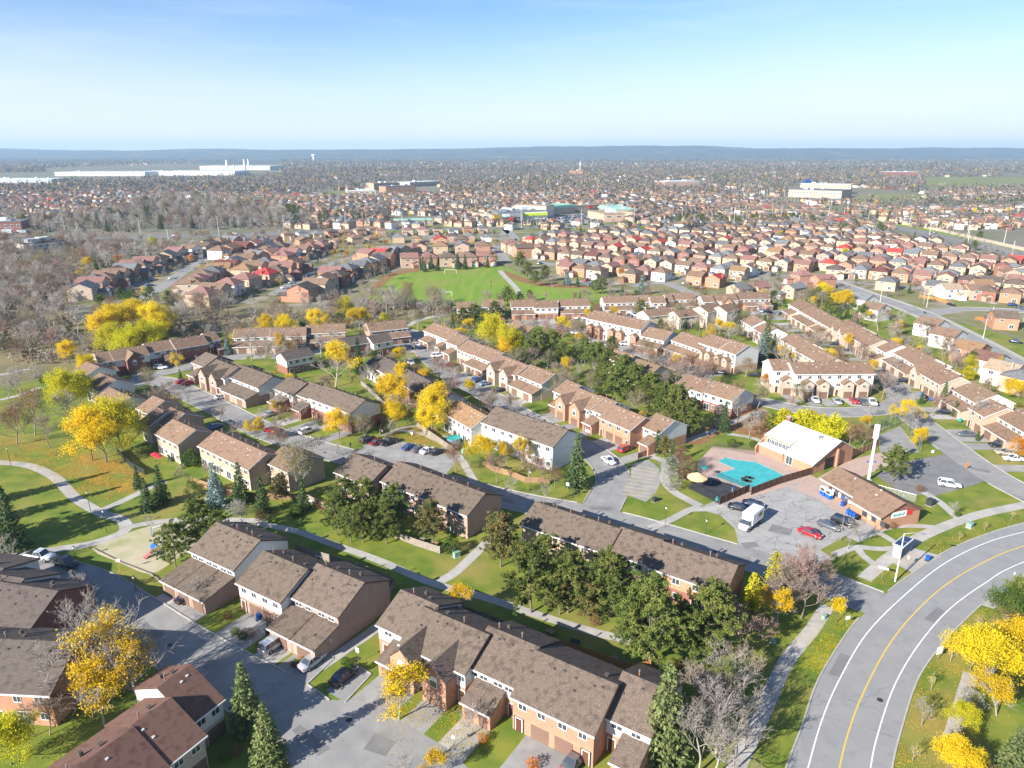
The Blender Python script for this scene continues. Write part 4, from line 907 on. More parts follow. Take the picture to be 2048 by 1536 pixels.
KIND = {'maple_sparse': (13, 'golden_tree', 'tall mostly bare tree with thin golden leaves'),   # kind: (design height, name, category, words)
    'maple_yellow': (10, 'yellow_tree', 'bright yellow leafy tree'), 'maple_gold': (10, 'golden_tree', 'patchy half-bare golden tree'), 'maple_lime': (12, 'lime_yellow_tree', 'big yellow-green leafy tree'),
    'maple_orange': (8, 'orange_tree', 'round orange-leaved tree'), 'willow_olive': (12, 'olive_tree', 'wide olive-brown thinning tree'), 'oak_russet': (10, 'russet_tree', 'russet-brown tree holding dry leaves'), 'tree_green': (9, 'green_tree', 'bushy green leafy tree'),
    'sapling': (4, 'sapling', 'thin staked sapling'), 'young_yellow': (5, 'young_tree', 'small pale yellow round-headed tree'), 'bare_grey': (11, 'bare_tree', 'bare grey-branched tree'), 'bare_pale': (12, 'bare_tree', 'bare pale-barked tree'),
    'bare_red': (9, 'bare_tree', 'bare reddish-twigged tree'), 'bare_brown': (11, 'bare_tree', 'bare brown-branched tree'), 'bare_small': (6, 'bare_tree', 'small bare street tree'), 'pine': (13, 'pine_tree', 'dark green bushy pine'),
    'pine_brown': (12, 'pine_tree', 'thin pine with browning needles'), 'spruce': (12, 'spruce_tree', 'conical dark green spruce'), 'spruce_pale': (15, 'spruce_tree', 'tall pale green spruce'), 'spruce_blue': (11, 'spruce_tree', 'conical blue-grey spruce'),
    'spruce_narrow': (12, 'spruce_tree', 'narrow dark spire-shaped spruce'), 'cedar': (4, 'cedar', 'small columnar green cedar'), 'cedar_lime': (7, 'cedar', 'yellow-green upright cedar'), 'shrub_green': (2.5, 'shrub', 'low round green shrub'),
    'shrub_lime': (6, 'hedge_bush', 'big rounded yellow-green bush'), 'shrub_silver': (3.5, 'shrub', 'silvery pale shrub'), 'shrub_russet': (2.5, 'shrub', 'low russet shrub'), 'shrub_orange': (1.2, 'shrub', 'small orange garden shrub')}
TRNG = random.Random(5); NT = [0]; TREES = []
def tree(kind, x, y, h, place, ground=None, centre=.54, label=None):
    hd, name, words = KIND[kind]
    p = ground if ground else G(x, y, h * centre)
    pr = PROTO[kind][NT[0] % len(PROTO[kind])]; NT[0] += 1
    s_ = h / hd; e = empty(name, (p[0], p[1], 0), TRNG.uniform(0, 6.28)); k = TRNG.uniform(.94, 1.07); e.scale = (s_ * k, s_ * k, s_)
    tag(e, label or f'{words} {place}', 'shrub' if 'shrub' in name or 'bush' in name else 'tree', f'{name.replace("_", " ")}s {place}')
    ob('trunk', pr[0], e); ob('crown', pr[1], e); TREES.append((p[0], p[1], h)); return e
def trees(place, s):
    """lines of: kind code, then x,y,h triples"""
    C = dict(Q='maple_sparse', Y='maple_yellow', A='maple_gold', L='maple_lime', O='maple_orange', W='willow_olive', U='oak_russet', E='tree_green', s='sapling', y='young_yellow', N='bare_grey', D='bare_pale', R='bare_red', B='bare_brown', n='bare_small', P='pine', p='pine_brown', S='spruce', T='spruce_pale', Z='spruce_blue', X='spruce_narrow', c='cedar', l='cedar_lime', h='shrub_green', H='shrub_lime', V='shrub_silver', v='shrub_russet', o='shrub_orange')
    for ln in s.split(';'):
        ln = ln.split()
        made = [tree(C[ln[0]], *map(float, q.split(',')), place) for q in ln[1:]]
        SAME.setdefault((C[ln[0]], place), []).extend(made)
ORD = ['closest', 'second closest', 'third closest', 'fourth closest', 'fifth closest', 'sixth closest', 'seventh closest', 'eighth closest', 'ninth closest', 'tenth closest', 'eleventh closest', 'twelfth closest', 'thirteenth closest', 'fourteenth closest', 'fifteenth closest', 'sixteenth closest', 'farthest', 'farthest']
SAME = {}
LM = {'over the dark-roofed brick houses beside the shaded street': ('the red brick gable end', 90, 1270), 'on the corner verge of the round court': ('the stepped red-roofed row', 430, 1440), 'in the front gardens of the gabled orange brick row': ('the black sedan bay', 688, 1357),
 'in the front gardens of the pink brick row': ('the sandpit', 300, 1130), 'on the green between the path and the gabled brick row': ('the orange board fence', 1250, 1345), 'in the pine group below the long brick-backed row': ('the forked path', 900, 1150), 'beside the entrance road from the curved main road': ('the bus shelter', 1810, 1110),
 'on the verge across the curved main road': ('the far bus stop bin', 2013, 1187), 'on the grass strip beside the bus shelter': ('the bus shelter', 1810, 1110), 'in the clump in front of the pale pink row': ('the forked-path utility box', 913, 1113), 'around the playground and sandpit': ('the red slide', 313, 1102),
 'beside the stepped row above the green': ('the red patio umbrella', 316, 925), 'beside the curving park path': ('the red patio umbrellas', 316, 925), 'in the tall willow clump behind the arched-gable row': ('the arched gables', 265, 735), 'along the bending street of the taupe-roofed row': ('the parked black cars', 740, 885),
 'between the rows beside the footpath bend': ('the turquoise garden pool', 908, 883), 'in the small court by the ravine edge': ('the small white-over-brick pair', 600, 735), 'behind the fence of the tall white block': ('the curved parking bay', 1280, 960), 'in the pine belt between the light-brown rows': ('the pool house', 1600, 900),
 'beside the crossing at the top of the straight street': ('the soccer field path', 1020, 565), 'among the bare trees above the brick-ended row': ('the solid brick gable end', 1480, 800), 'between the pool and the straight street': ('the tan shade umbrella', 1393, 978), 'in the hedge behind the white-roofed pool house': ('the cell tower', 1737, 960),
 'beside the store and the car park': ('the cell tower', 1737, 960), 'along the long sloping cream row': ('the hard court', 1800, 885), 'around the tall white gable by the blue spruce': ('the white-over-peach gable', 1490, 745), 'above the cream row by the residential street': ('the orange corner fence', 1880, 603),
 'around the soccer field': ('the far soccer goal', 901, 547), 'among the detached houses on the left': ('the soccer field', 860, 570), 'among the detached houses beyond the soccer field': ('the near soccer goal', 890, 593), 'in the screen along the far side of the avenue': ('the avenue crossroads', 1723, 439), 'in the screen beyond the crossroads': ('the cream school', 1630, 395),
 'between the bare wood and the avenue': ('the plaza', 1050, 445), 'along the fence beyond the crossroads': ('the avenue crossroads', 1723, 439), 'along the pale noise wall': ('the avenue crossroads', 1723, 439)}
def relabel():
    for (kd, place), os_ in SAME.items():
        w_ = KIND[kd][2]
        if len(os_) > 1 and place in LM:
            nm, x, y = LM[place]; c = G(x, y); os_.sort(key=lambda o: (o.location.xy - c).length)
            if len(os_) <= 16:
                for o, k in zip(os_, ORD[:len(os_) - 1] + (['farthest'] if len(os_) > 2 else ['second closest'])): o['label'] = f'{w_} {k.replace("closest", "closest to") if k != "farthest" else "farthest from"} {nm} ' + place.split(' ')[0] * 0; o['label'] = o['label'].strip()
trees('over the dark-roofed brick houses beside the shaded street', 'Q 240,1290,14 260,1320,11; A 195,1390,9; N 165,1275,12 125,1330,10 190,1290,10; n 150,1180,6 165,1175,5; B 90,1430,6 60,1440,5 120,1410,5; L 10,1480,7')
trees('on the corner verge of the round court', 'T 487,1385,11 530,1462,9.5; v 470,1500,1.5; h 448,1510,1.3')
trees('in the front gardens of the gabled orange brick row', 'A 795,1385,8; n 865,1340,5 935,1440,5 800,1530,4; o 965,1476,1.2 1065,1525,1.4; A 870,1525,4')
trees('in the front gardens of the pink brick row', 'n 397,1185,5; Z 630,1285,3.6; h 613,1300,1.5; S 535,1255,2; v 500,1265,1.3 455,1230,1.4; h 570,1250,1.2 690,1322,1.2 470,1262,1.2 485,1270,1.3 520,1290,1.2 590,1325,1.1 700,1335,1.3; o 600,1318,.8')
trees('on the green between the path and the gabled brick row', 'T 1335,1415,15; N 1440,1430,11 1405,1475,10 1475,1480,9 1430,1500,8 1490,1420,8; B 1405,1385,9 1450,1390,8 1480,1330,8; R 1497,1262,9 1530,1270,6; N 1465,1350,9; A 918,1200,6; v 1190,1240,1.6 1350,1330,2')
trees('in the pine group below the long brick-backed row', 'P 1062,1150,13 1140,1160,11.5 1222,1165,12.5 1308,1240,15.5 1425,1240,14; p 1000,1075,11 1180,1200,7 1120,1185,8; P 1090,1110,9 1270,1260,9 1385,1265,10')
trees('beside the entrance road from the curved main road', 'l 1507,1178,7 1550,1140,8; R 1592,1150,10 1635,1135,9 1610,1160,8; B 1560,1195,9 1610,1185,9 1580,1170,8 1640,1160,7; A 1560,1205,7; U 1600,1170,7; y 1677,1218,4.6')
trees('on the verge across the curved main road', 'Y 1980,1320,8.5 1950,1300,6.5 2030,1290,7; E 2015,1210,7 2040,1240,7; U 2030,1270,6; A 2005,1385,7; P 2035,1180,6; L 1925,1430,4; T 2030,1500,8; Y 1905,1520,5 1935,1525,4.5; v 1960,1540,3; s 1957,1242,3 1905,1305,3 1866,1362,3 1830,1500,3.2; n 1850,1425,4; V 1945,1400,3')
trees('on the grass strip beside the bus shelter', 's 2025,1028,2.5 1972,1050,2.5 1920,1070,2.5; n 1700,1068,6 1905,1018,3.6; h 1915,1028,1.0; v 1830,1015,1.6 1785,1050,1.4')
trees('in the clump in front of the pale pink row', 'P 690,995,10.5 735,1000,10.5 785,1015,10.5 670,1025,9 725,1040,9 770,1045,8.5 700,1045,8; p 862,1040,9.5; h 903,1090,3; A 985,1025,4; v 880,1050,2')
trees('around the playground and sandpit', 'P 393,1045,11 345,1085,9.5 430,1060,9; S 318,965,9.5 290,985,8 272,950,6; Z 428,965,10.5; S 478,962,10 522,985,9; E 390,985,5; N 482,1028,6; n 300,1050,4; V 470,1015,3; v 520,1030,2; h 400,1015,3; S 605,985,8; v 460,975,2')
trees('beside the stepped row above the green', 'W 600,940,13; p 560,975,7; h 590,1020,2.5 380,915,4; B 420,940,4 360,955,4; T 380,910,4.5; v 645,1010,2')
trees('beside the curving park path', 'L 235,845,14 130,785,12.5 155,775,10; Y 175,870,12.5 205,880,11; U 60,825,12 25,850,10; B 92,860,9; N 132,815,11 35,755,10 10,770,9; R 40,830,10; V 70,740,5; S 12,1030,14 -45,1025,15 -90,985,15 -30,950,12; P -140,1040,15; n 12,1108,7 30,780,6; h 85,760,2')
trees('in the tall willow clump behind the arched-gable row', 'Y 205,655,13 240,642,14 275,635,14 310,640,14 325,655,12; L 215,680,12 250,685,12 285,680,13 310,675,11; Y 135,703,8 178,733,8 190,725,6')
trees('along the bending street of the taupe-roofed row', 'A 352,725,6; S 360,748,4; n 345,790,5 375,790,6 480,855,6 555,855,6 640,900,6 605,870,4 680,905,5; Y 677,848,8; n 525,835,5 600,820,6.5 560,800,7.5; B 340,775,5 470,860,4; o 600,865,1 617,858,1.2; h 640,845,1.5; A 555,815,4')
trees('between the rows beside the footpath bend', 'A 668,728,14; X 716,708,13; Y 785,790,11 795,830,7; A 800,755,9 775,780,8; Y 862,815,12 850,840,8; R 765,740,7 815,825,7; B 745,745,7 780,720,6; N 730,755,7; S 590,748,4; h 625,770,2; A 850,760,7; v 905,870,2')
trees('in the small court by the ravine edge', 'N 500,690,11 550,700,11; B 530,705,9; A 570,690,9; Z 453,690,7; Y 800,710,6; n 1130,640,4; D 640,690,9; N 660,680,9; A 640,655,10 720,645,12; S 735,650,10; Y 530,650,8 570,655,9 625,640,9; U 745,660,8; L 690,615,9 770,640,6; B 770,655,7')
trees('behind the fence of the tall white block', 'Y 967,898,7.5; A 1045,905,7.5 1015,905,6; S 1155,915,14; R 1092,945,6.5; B 1000,895,5; n 1020,975,5 1085,990,5; h 950,870,2; U 1110,955,5')
trees('in the pine belt between the light-brown rows', 'L 990,665,13 1020,685,12; Y 1015,700,9 1040,690,8; P 1075,688,13 1060,705,11 1105,690,12 1125,705,9 1190,712,11 1170,700,10 1215,728,12 1250,745,13 1235,765,12 1270,765,13 1300,780,12 1210,755,10; p 1290,775,10; P 1355,815,14 1330,800,11 1375,835,11; A 1128,735,7; R 1145,735,7 1100,660,8 1120,670,8; B 1170,675,8 1150,660,8; W 1180,770,8; A 1160,680,6; v 1320,870,3; h 1100,780,2')
trees('beside the crossing at the top of the straight street', 'P 950,630,11 925,635,10 972,645,11 990,620,9 1015,590,10; S 905,640,7; N 880,640,8 1060,660,8; V 875,635,5; A 890,655,4; Y 1094,625,4.5; n 870,700,5 970,690,5')
trees('among the bare trees above the brick-ended row', 'R 1340,735,9 1375,740,9 1415,745,9; B 1355,750,9 1395,755,9 1310,735,8; U 1430,740,8 1385,730,8; N 1330,715,7; n 1365,720,5 1440,700,5 1320,700,4')
trees('between the pool and the straight street', 'N 1478,820,8 1500,850,7; S 1450,830,9; B 1430,830,6 1520,840,6; R 1355,830,6; h 1465,885,2.2 1507,888,2; S 1315,880,6.5 1345,900,7 1300,870,5.5; p 1330,890,6; V 1345,930,5 1345,960,4; U 1365,920,6 1380,935,5; v 1370,945,3; P 1545,845,6; V 1440,845,3')
trees('in the hedge behind the white-roofed pool house', 'H 1570,842,7 1600,848,7.5 1635,852,7 1668,856,7 1590,862,6 1650,866,6.5 1620,840,6; U 1700,868,7 1725,872,6.5; A 1735,850,5')
trees('beside the store and the car park', 'P 1792,925,9; v 1840,975,1.5; n 1790,800,5 1745,820,5; A 1785,825,4; N 1780,770,6; R 1585,805,4')
trees('along the long sloping cream row', 'S 1890,785,8 1912,815,5; N 1965,825,9; O 2040,900,6; Y 2040,780,6 2020,770,5; A 1705,685,7; n 1790,730,6 1745,745,5; Z 1762,690,3; h 1770,845,1.5; S 1660,640,10 1680,620,8; E 1720,625,7; N 1760,640,9 1785,665,9 1815,690,9; B 1775,695,8; A 1790,655,6; L 1940,730,6; N 1905,715,8 1925,720,8; B 1890,700,8; H 1935,745,4.5; V 1950,770,3; n 1800,740,4; c 1957,870,3')
trees('around the tall white gable by the blue spruce', 'S 1535,668,15 1548,690,10; Z 1525,692,12; O 1530,760,5; A 1460,662,7 1440,655,7; N 1430,650,8; W 1480,665,7; Y 1655,715,6 1600,712,5; V 1625,705,6; A 1565,708,6; n 1550,735,4; S 1370,640,7; T 1395,645,6; N 1345,645,8 1410,635,8; B 1440,635,7; S 1410,600,9; N 1490,630,6')
trees('above the cream row by the residential street', 'Y 1650,585,9 1690,600,9 1670,600,8; P 1635,590,9; O 1640,575,7; N 1595,595,6 1840,580,8; E 1660,600,6; B 1610,590,6; L 1560,470,7; h 1705,640,4; N 1820,560,8 1800,640,8; U 1830,570,7')
trees('around the soccer field', 'S 845,525,9 862,522,10 915,520,11 930,522,10 875,528,8 850,530,8; P 985,515,9; B 770,545,9 740,560,9 725,575,9; U 750,540,8; S 975,522,8; P 1040,520,12 1055,540,11 1070,555,9 1090,545,10; Z 1135,552,10; N 1105,560,8; S 1155,560,7; P 1190,572,8 1205,570,9; Z 1283,568,11; N 1300,572,8 890,590,7; S 1245,580,6 1160,590,5; P 1040,595,7 1060,590,6; V 800,605,5 830,605,5 860,608,5; n 1015,535,5; O 1195,510,5')
trees('among the detached houses on the left', 'S 303,520,11 190,525,10 205,530,9; Y 175,525,7 165,545,6; O 235,520,7; X 127,562,8; S 93,600,9 75,595,8; E 260,600,9 200,605,7; P 300,590,10 338,600,10 240,590,8; U 217,610,8; O 380,520,6 445,520,5; Y 470,525,5; S 435,545,7 490,520,6; N 420,560,8 395,545,7 450,605,8; U 410,560,6; L 305,485,8; A 410,490,5; N 560,560,7 640,555,7; X 632,548,7; O 690,510,6 610,520,5 770,485,5; A 755,475,6; B 610,600,8 650,600,8; N 700,590,7')
trees('among the detached houses beyond the soccer field', 'Y 1198,510,5; O 1240,545,5; E 1285,505,5 1030,485,6; S 1005,490,6 1162,455,7; S 1600,520,6 1440,515,5; O 1265,455,5; A 1620,455,7 1130,510,5; L 1690,505,6 1630,510,5; N 1770,520,7 1790,545,7; U 1830,530,7; P 1760,455,11 1690,455,10 1710,445,9; S 1830,470,8 1875,478,7; P 1950,490,8 1930,488,7; N 1870,555,8 1900,575,9 1850,590,8; A 1765,535,5; N 1900,545,6 1980,505,7; S 1820,575,6; P 1960,470,8 1880,450,8; B 2010,560,8; L 1955,400,8')

# ================================================================ DETACHED HOUSES
WINP = MB().box(-.5, .5, -.05, .05, 0, 1, 'trim_white').box(-.43, -.03, -.07, -.051, .08, .92, 'glass').box(.03, .43, -.07, -.051, .08, .92, 'glass').mesh('window')
CHIM = MB().box(-.4, .4, -.3, .3, 0, 1.9, 'brick_red').box(-.47, .47, -.37, .37, 1.9, 2.05, 'kerb').mesh('chimney')
def hip(b, x0, x1, y0, y1, ze, zr, mat, ov=.4):
    x0 -= ov; x1 += ov; y0 -= ov; y1 += ov; w_, d = x1 - x0, y1 - y0; ze -= .1
    if w_ > d: r0, r1 = (x0 + d / 2, (y0 + y1) / 2, zr), (x1 - d / 2, (y0 + y1) / 2, zr)
    else: r0, r1 = ((x0 + x1) / 2, y0 + w_ / 2, zr), ((x0 + x1) / 2, y1 - w_ / 2, zr)
    a, c, d_, e = (x0, y0, ze), (x1, y0, ze), (x1, y1, ze), (x0, y1, ze)
    if w_ > d: fs = [(a, c, r1, r0), (c, d_, r1), (d_, e, r0, r1), (e, a, r0)]
    else: fs = [(a, c, r0), (c, d_, r1, r0), (d_, e, r1), (e, a, r0, r1)]
    for f in fs: b.poly(f, mat)
    b.poly([(x0, y0, ze - .15), (x0, y1, ze - .15), (x1, y1, ze - .15), (x1, y0, ze - .15)], mat)
    for p, q in ((a, c), (c, d_), (d_, e), (e, a)): b.poly([(p[0], p[1], ze - .15), (q[0], q[1], ze - .15), q, p], mat)
HT = []
for k in range(5):
    wd, dp, ze = ((8.4, 10.5, 5.3), (8.8, 10, 5.4), (9.2, 9.5, 5.2), (8.2, 11, 5.5), (10, 10, 5.2))[k]
    gs = -1 if k % 2 else 1; gw = 3.6; gx0 = gs * (wd / 2 - gw / 2); g = 4.2
    wl = MB().box(-wd / 2, wd / 2, 0, dp, 0, ze, 'brick_buff').box(gx0 - gw / 2, gx0 + gw / 2, -g, 0, 0, 2.7, 'brick_buff')
    rf = MB()
    if k in (0, 3):          # ridge front to back
        wl.ext([(-wd / 2, ze), (wd / 2, ze), (0, ze + wd * .22)], 0, dp, 'y', 'brick_buff'); gable_y(rf, 0, wd / 2, 0, dp + .3, ze, ze + wd * .22, 'roof_brown', .16, .35)
    elif k == 2:
        wl.ext([(0, ze), (dp, ze), (dp / 2, ze + dp * .22)], -wd / 2, wd / 2, 'x', 'brick_buff'); slab_roof(rf, -wd / 2, wd / 2, 0, ze, dp / 2, ze + dp * .22, dp, ze, 'roof_brown', .16)
    else: hip(rf, -wd / 2, wd / 2, 0, dp, ze, ze + 2.3, 'roof_brown')
    gf = MB()
    if k % 2 == 0:
        wl.ext([(gx0 - gw / 2, 2.7), (gx0 + gw / 2, 2.7), (gx0, 2.7 + gw * .25)], -g, 0, 'y', 'brick_buff'); gable_y(gf, gx0, gw / 2, -g, -.02, 2.7, 2.7 + gw * .25, 'roof_brown', .14, .3)
    else: hip(gf, gx0 - gw / 2, gx0 + gw / 2, -g, .2, 2.75, 3.8, 'roof_brown', .35)
    HT.append((wl.mesh('house_wall'), rf.mesh('house_roof'), gf.mesh('house_garage_roof'), wd, dp, ze, gx0, g))
WALLN = dict(brick_buff='buff brick', brick_peach='peach brick', brick_orange='orange brick', brick_red='red brick', brick_tan='tan brick', siding_white='white-sided', brick_pink='pink brick')
ROOFN = dict(roof_brown='brown', roof_taupe='dark taupe', roof_grey='grey', roof_slate='pale slate', roof_crimson='bright red', roof_maroon='maroon', roof_tan='tan', roof_beige='beige', roof_dark='dark brown', roof_rose='rose-brown')
HOUSES = []; HRNG = random.Random(21)
def house(p, head, place, wall=None, roof=None, k=None, far=False, label=None):
    wall = wall or HRNG.choice(['brick_buff'] * 3 + ['brick_peach'] * 4 + ['brick_orange'] * 3 + ['brick_red', 'brick_tan', 'brick_tan', 'brick_pink', 'siding_white'])
    roof = roof or HRNG.choice(['roof_brown'] * 7 + ['roof_taupe'] * 4 + ['roof_grey'] * 2 + ['roof_slate'] * 2 + ['roof_crimson', 'roof_maroon', 'roof_tan', 'roof_dark', 'roof_slate', 'roof_grey'] + ['roof_rose'] * 6)
    k = HRNG.randrange(5) if k is None else k
    HOUSES.append((p[0], p[1])); HQ.append((p, head, place, wall, roof, k, label))
HQ = []; EXTRA = []
def build_house(p, head, place, wall, roof, k, label):
    wl, rf, gf, wd, dp, ze, gx, g = HT[k]
    e = empty('house', (p[0], p[1], 0), rad(head) + HRNG.uniform(-.03, .03)); z_ = 1.22 if place == PL else 1.0; e.scale = (z_, z_, z_ * .97 + .03)
    chim = HRNG.random() < .6; gm_ = HRNG.choice(['garage_white', 'garage_white', 'garage_brown'])
    tag(e, label or f'{WALLN[wall]} house, {ROOFN[roof]} {"hip" if k in (1, 4) else "gable"} roof, {gm_[7:]} garage door{", chimney" if chim else ""}, {place}', 'house', f'detached houses {place}')
    ob('wall', wl, e, mat=wall); ob('roof', rf, e, mat=roof); ob('garage_roof', gf, e, mat=roof)
    ob('garage_door', GDOOR, e, (gx, -g - .03, .03), 0, (2.7, 1, 2.15), mat=gm_)
    ob('window', WINP, e, (-gx * .45, -.02, 3.5), 0, (1.7, 1, 1.2)); ob('window', WINP, e, (gx * .7, -.02, 3.6), 0, (1.3, 1, 1.1)); ob('window', WINP, e, (-gx * .6, -.02, .8), 0, (1.8, 1, 1.4))
    ob('window', WINP, e, (wd / 2 + .02, dp * .5, 3.5), math.pi / 2, (1.1, 1, 1.1)); ob('window', WINP, e, (-wd / 2 - .02, dp * .4, 3.5), -math.pi / 2, (1.0, 1, 1.1)); ob('window', WINP, e, (wd * .2, dp + .02, 3.5), math.pi, (1.5, 1, 1.2)); ob('window', WINP, e, (-wd * .22, dp + .02, .6), math.pi, (1.9, 1, 1.9))
    if chim: ob('chimney', CHIM, e, (wd / 2 * HRNG.choice((-1, 1)) * .95, dp * .6, ze - .4))
    a_ = rad(head); c_, s_ = math.cos(a_), math.sin(a_)
    sheet('driveway', [(p[0] + x * c_ - y * s_, p[1] + x * s_ + y * c_) for x, y in ((gx - 1.7, -g - 6), (gx + 1.7, -g - 6), (gx + 1.7, -g), (gx - 1.7, -g))], .0062 + .0003 * (len(HOUSES) % 7), HRNG.choice(('driveway_grey', 'concrete', 'asphalt')))
    return e
def clear(p, m_=7):
    for q in PAVED:
        if inside(p, q): return False
    return all((p[0] - x) ** 2 + (p[1] - y) ** 2 > m_ * m_ for x, y in HOUSES)
def hrow(a, b, face, place, sp=11.0, jig=1.2, **kw):
    """a row of houses between two ground pixels; face +1: fronts to the right of the direction a->b"""
    A, B = G(*a), G(*b); d = B - A; n = max(1, int(d.length / sp)); h = math.degrees(math.atan2(d.y, d.x)) + (0 if face > 0 else 180); nrm = Vector((-d.y, d.x)).normalized()
    for i in range(n):
        p = A + d * ((i + .5) / n) + nrm * HRNG.uniform(-jig, jig) - (nrm * 5 if face > 0 else nrm * -5)
        if clear(p, 8.5): house(p, h, place, **kw)
# left: on the curving streets above the ravine
PL = 'above the ravine'
LR = ['roof_brown', 'roof_taupe', 'roof_grey', 'roof_slate', 'roof_brown', 'roof_tan']
for a, b, f in (((158, 604), (250, 562), 1), ((250, 560), (345, 524), 1), ((340, 522), (520, 490), 1), ((372, 592), (440, 552), -1), ((440, 552), (560, 505), -1), ((385, 615), (470, 585), -1), ((470, 582), (545, 560), -1),
                ((545, 566), (600, 540), 1), ((600, 540), (700, 508), 1), ((430, 520), (560, 492), 1), ((590, 606), (680, 566), -1), ((680, 560), (770, 528), -1), ((660, 520), (780, 497), 1), ((720, 525), (840, 508), -1), ((560, 480), (760, 468), 1), ((590, 496), (760, 484), -1), ((780, 485), (990, 482), -1), ((800, 470), (980, 466), 1), ((820, 508), (985, 506), -1), ((800, 534), (990, 528), 1), ((470, 535), (560, 520), 1), ((180, 585), (270, 545), -1), ((480, 562), (545, 540), 1), ((620, 585), (700, 552), 1), ((560, 530), (650, 503), 1), ((860, 495), (985, 493), 1), ((640, 476), (780, 472), -1), ((1020, 500), (1060, 515), -1), ((400, 505), (520, 484), -1), ((700, 540), (790, 515), 1)):
    hrow(a, b, f, PL, 12.6, roof=None)
# right: straight rows between the soccer field and the avenue
PR = 'in straight rows'
def grid():
    h = rad(-38); e1 = Vector((math.cos(h), math.sin(h))); e2 = Vector((-e1.y, e1.x)); O = G(1300, 540)
    poly = pgs([(1050, 475), (1300, 464), (1500, 456), (1640, 457), (1760, 468), (1880, 492), (1985, 524), (2110, 556), (2230, 606), (2048, 608), (1900, 597), (1830, 588), (1760, 577), (1690, 561), (1640, 549), (1590, 542), (1500, 560), (1400, 580), (1380, 562), (1310, 560), (1250, 572), (1160, 572), (1120, 548), (1060, 516)])
    for r in range(-9, 22):
        off = r * 24.5 + (4.5 if r % 2 else -4.5) * -1
        face = r % 2 == 0
        for c in range(-45, 46):
            p = O + e1 * (c * 11.2 + HRNG.uniform(-.6, .6)) + e2 * (off + HRNG.uniform(-.8, .8))
            if inside(p, poly) and HRNG.random() < .95:
                q = p - e2 * 5 if face else p + e2 * 5
                if clear(q, 8.5): house(q, -38 + (0 if face else 180), PR)
        if not face:     # the street between two facing rows
            m_ = off + 12.2; a = None
            cs = [O + e1 * (c * 5.0) + e2 * m_ for c in range(-110, 111)]; cs = [c for c in cs if inside(c, poly)]
            if len(cs) > 3: strip('street', [c + e2 * 3.6 for c in cs], [c - e2 * 3.6 for c in cs], .013, 'asphalt')
            cs2 = [c for c in cs if random.random() < .16]
            for c in cs2: FARCARS.append((c + e2 * HRNG.choice((-6.5, 6.5)), -38 + 90))
FARCARS = []
grid()
PQ = 'near residential street'
for a, b, f, kw in (((1640, 552), (1760, 560), 1, {}), ((1780, 575), (1840, 585), 1, {}), ((1880, 582), (2040, 588), 1, {}), ((1850, 533), (2000, 545), -1, {}), ((1990, 560), (2140, 566), -1, {}), ((2000, 530), (2130, 545), 1, {}), ((1590, 562), (1660, 580), 1, {}), ((1700, 588), (1760, 604), -1, {}), ((1800, 556), (1990, 566), 1, {}), ((1850, 612), (2060, 618), 1, {'k': 2, 'wall': 'brick_peach'}), ((1990, 548), (2130, 556), 1, {}), ((1960, 652), (2130, 662), -1, {'k': 2}),
                    ((2040, 600), (2200, 606), 1, {}), ((1455, 596), (1530, 588), 1, {'wall': 'brick_buff', 'k': 2}), ((1560, 590), (1610, 600), 1, {}), ((1120, 548), (1175, 560), -1, {})):
    hrow(a, b, f, PQ, 12.5, **kw)
for x, y, hd_ in ((1950, 646, 178), (1992, 648, 178), (2030, 652, 178), (2075, 655, 178), (1905, 598, 0), (1955, 600, 0), (2008, 602, 0), (2058, 604, 0)):
    if all((G(x, y) - Vector(q)).length > 9 for q in HOUSES): house(G(x, y), hd_, PQ, HRNG.choice(('brick_tan', 'brick_peach', 'siding_white')), HRNG.choice(('roof_beige', 'roof_brown', 'roof_slate')), 2)
for x, y, wc, rc in ((1872, 668, 'siding_white', 'roof_brown'), (1905, 690, 'siding_white', 'roof_brown'), (1950, 718, 'brick_orange', 'roof_tan'), (1985, 740, 'siding_white', 'roof_red'), (2018, 762, 'siding_white', 'roof_beige'), (2055, 778, 'brick_red', 'roof_slate'), (1735, 615, 'siding_white', 'roof_slate'), (1760, 635, 'siding_white', 'roof_brown')):
    p = G(x, y); ROOFN['roof_red'] = 'reddish-brown'
    house(p, 122, 'behind cream row', wc, rc, 2)

vis = [q for q in HQ if abs(q[0][0]) < q[0][1] * .735]
vis.sort(key=lambda q: q[0][1])
for q in vis[:298]: build_house(*q)
EXTRA = [(q[0], q[1]) for q in HQ if q not in vis[:298]]
# ================================================================ FAR SUBURB (uncountable: one mass per look)
FR = np.random.default_rng(11)
WOODS = [pgs(q) for q in ([(150, 440), (250, 420), (330, 395), (420, 400), (520, 420), (610, 425), (640, 452), (500, 459), (240, 466), (100, 466), (-250, 470), (-250, 445)],
    [(560, 395), (600, 372), (700, 355), (900, 345), (1000, 345), (980, 358), (860, 362), (740, 372), (640, 385)],
    [(1740, 345), (1800, 330), (1900, 322), (2048, 318), (2400, 318), (2400, 362), (2048, 355), (1960, 350), (1850, 350)])]
BELT = np.random.default_rng(77); BELTS = []
for _ in range(34):
    y_ = BELT.uniform(1000, 4300); x_ = BELT.uniform(-.75, .75) * y_; a_ = BELT.choice([-.66, .9, .15, 0, 0]) + BELT.normal() * .15; L_ = BELT.uniform(120, 420) * (y_ / 1500) ** .8; W_ = L_ * BELT.uniform(.12, .3)
    BELTS.append((x_, y_, math.cos(a_), math.sin(a_), L_, W_))
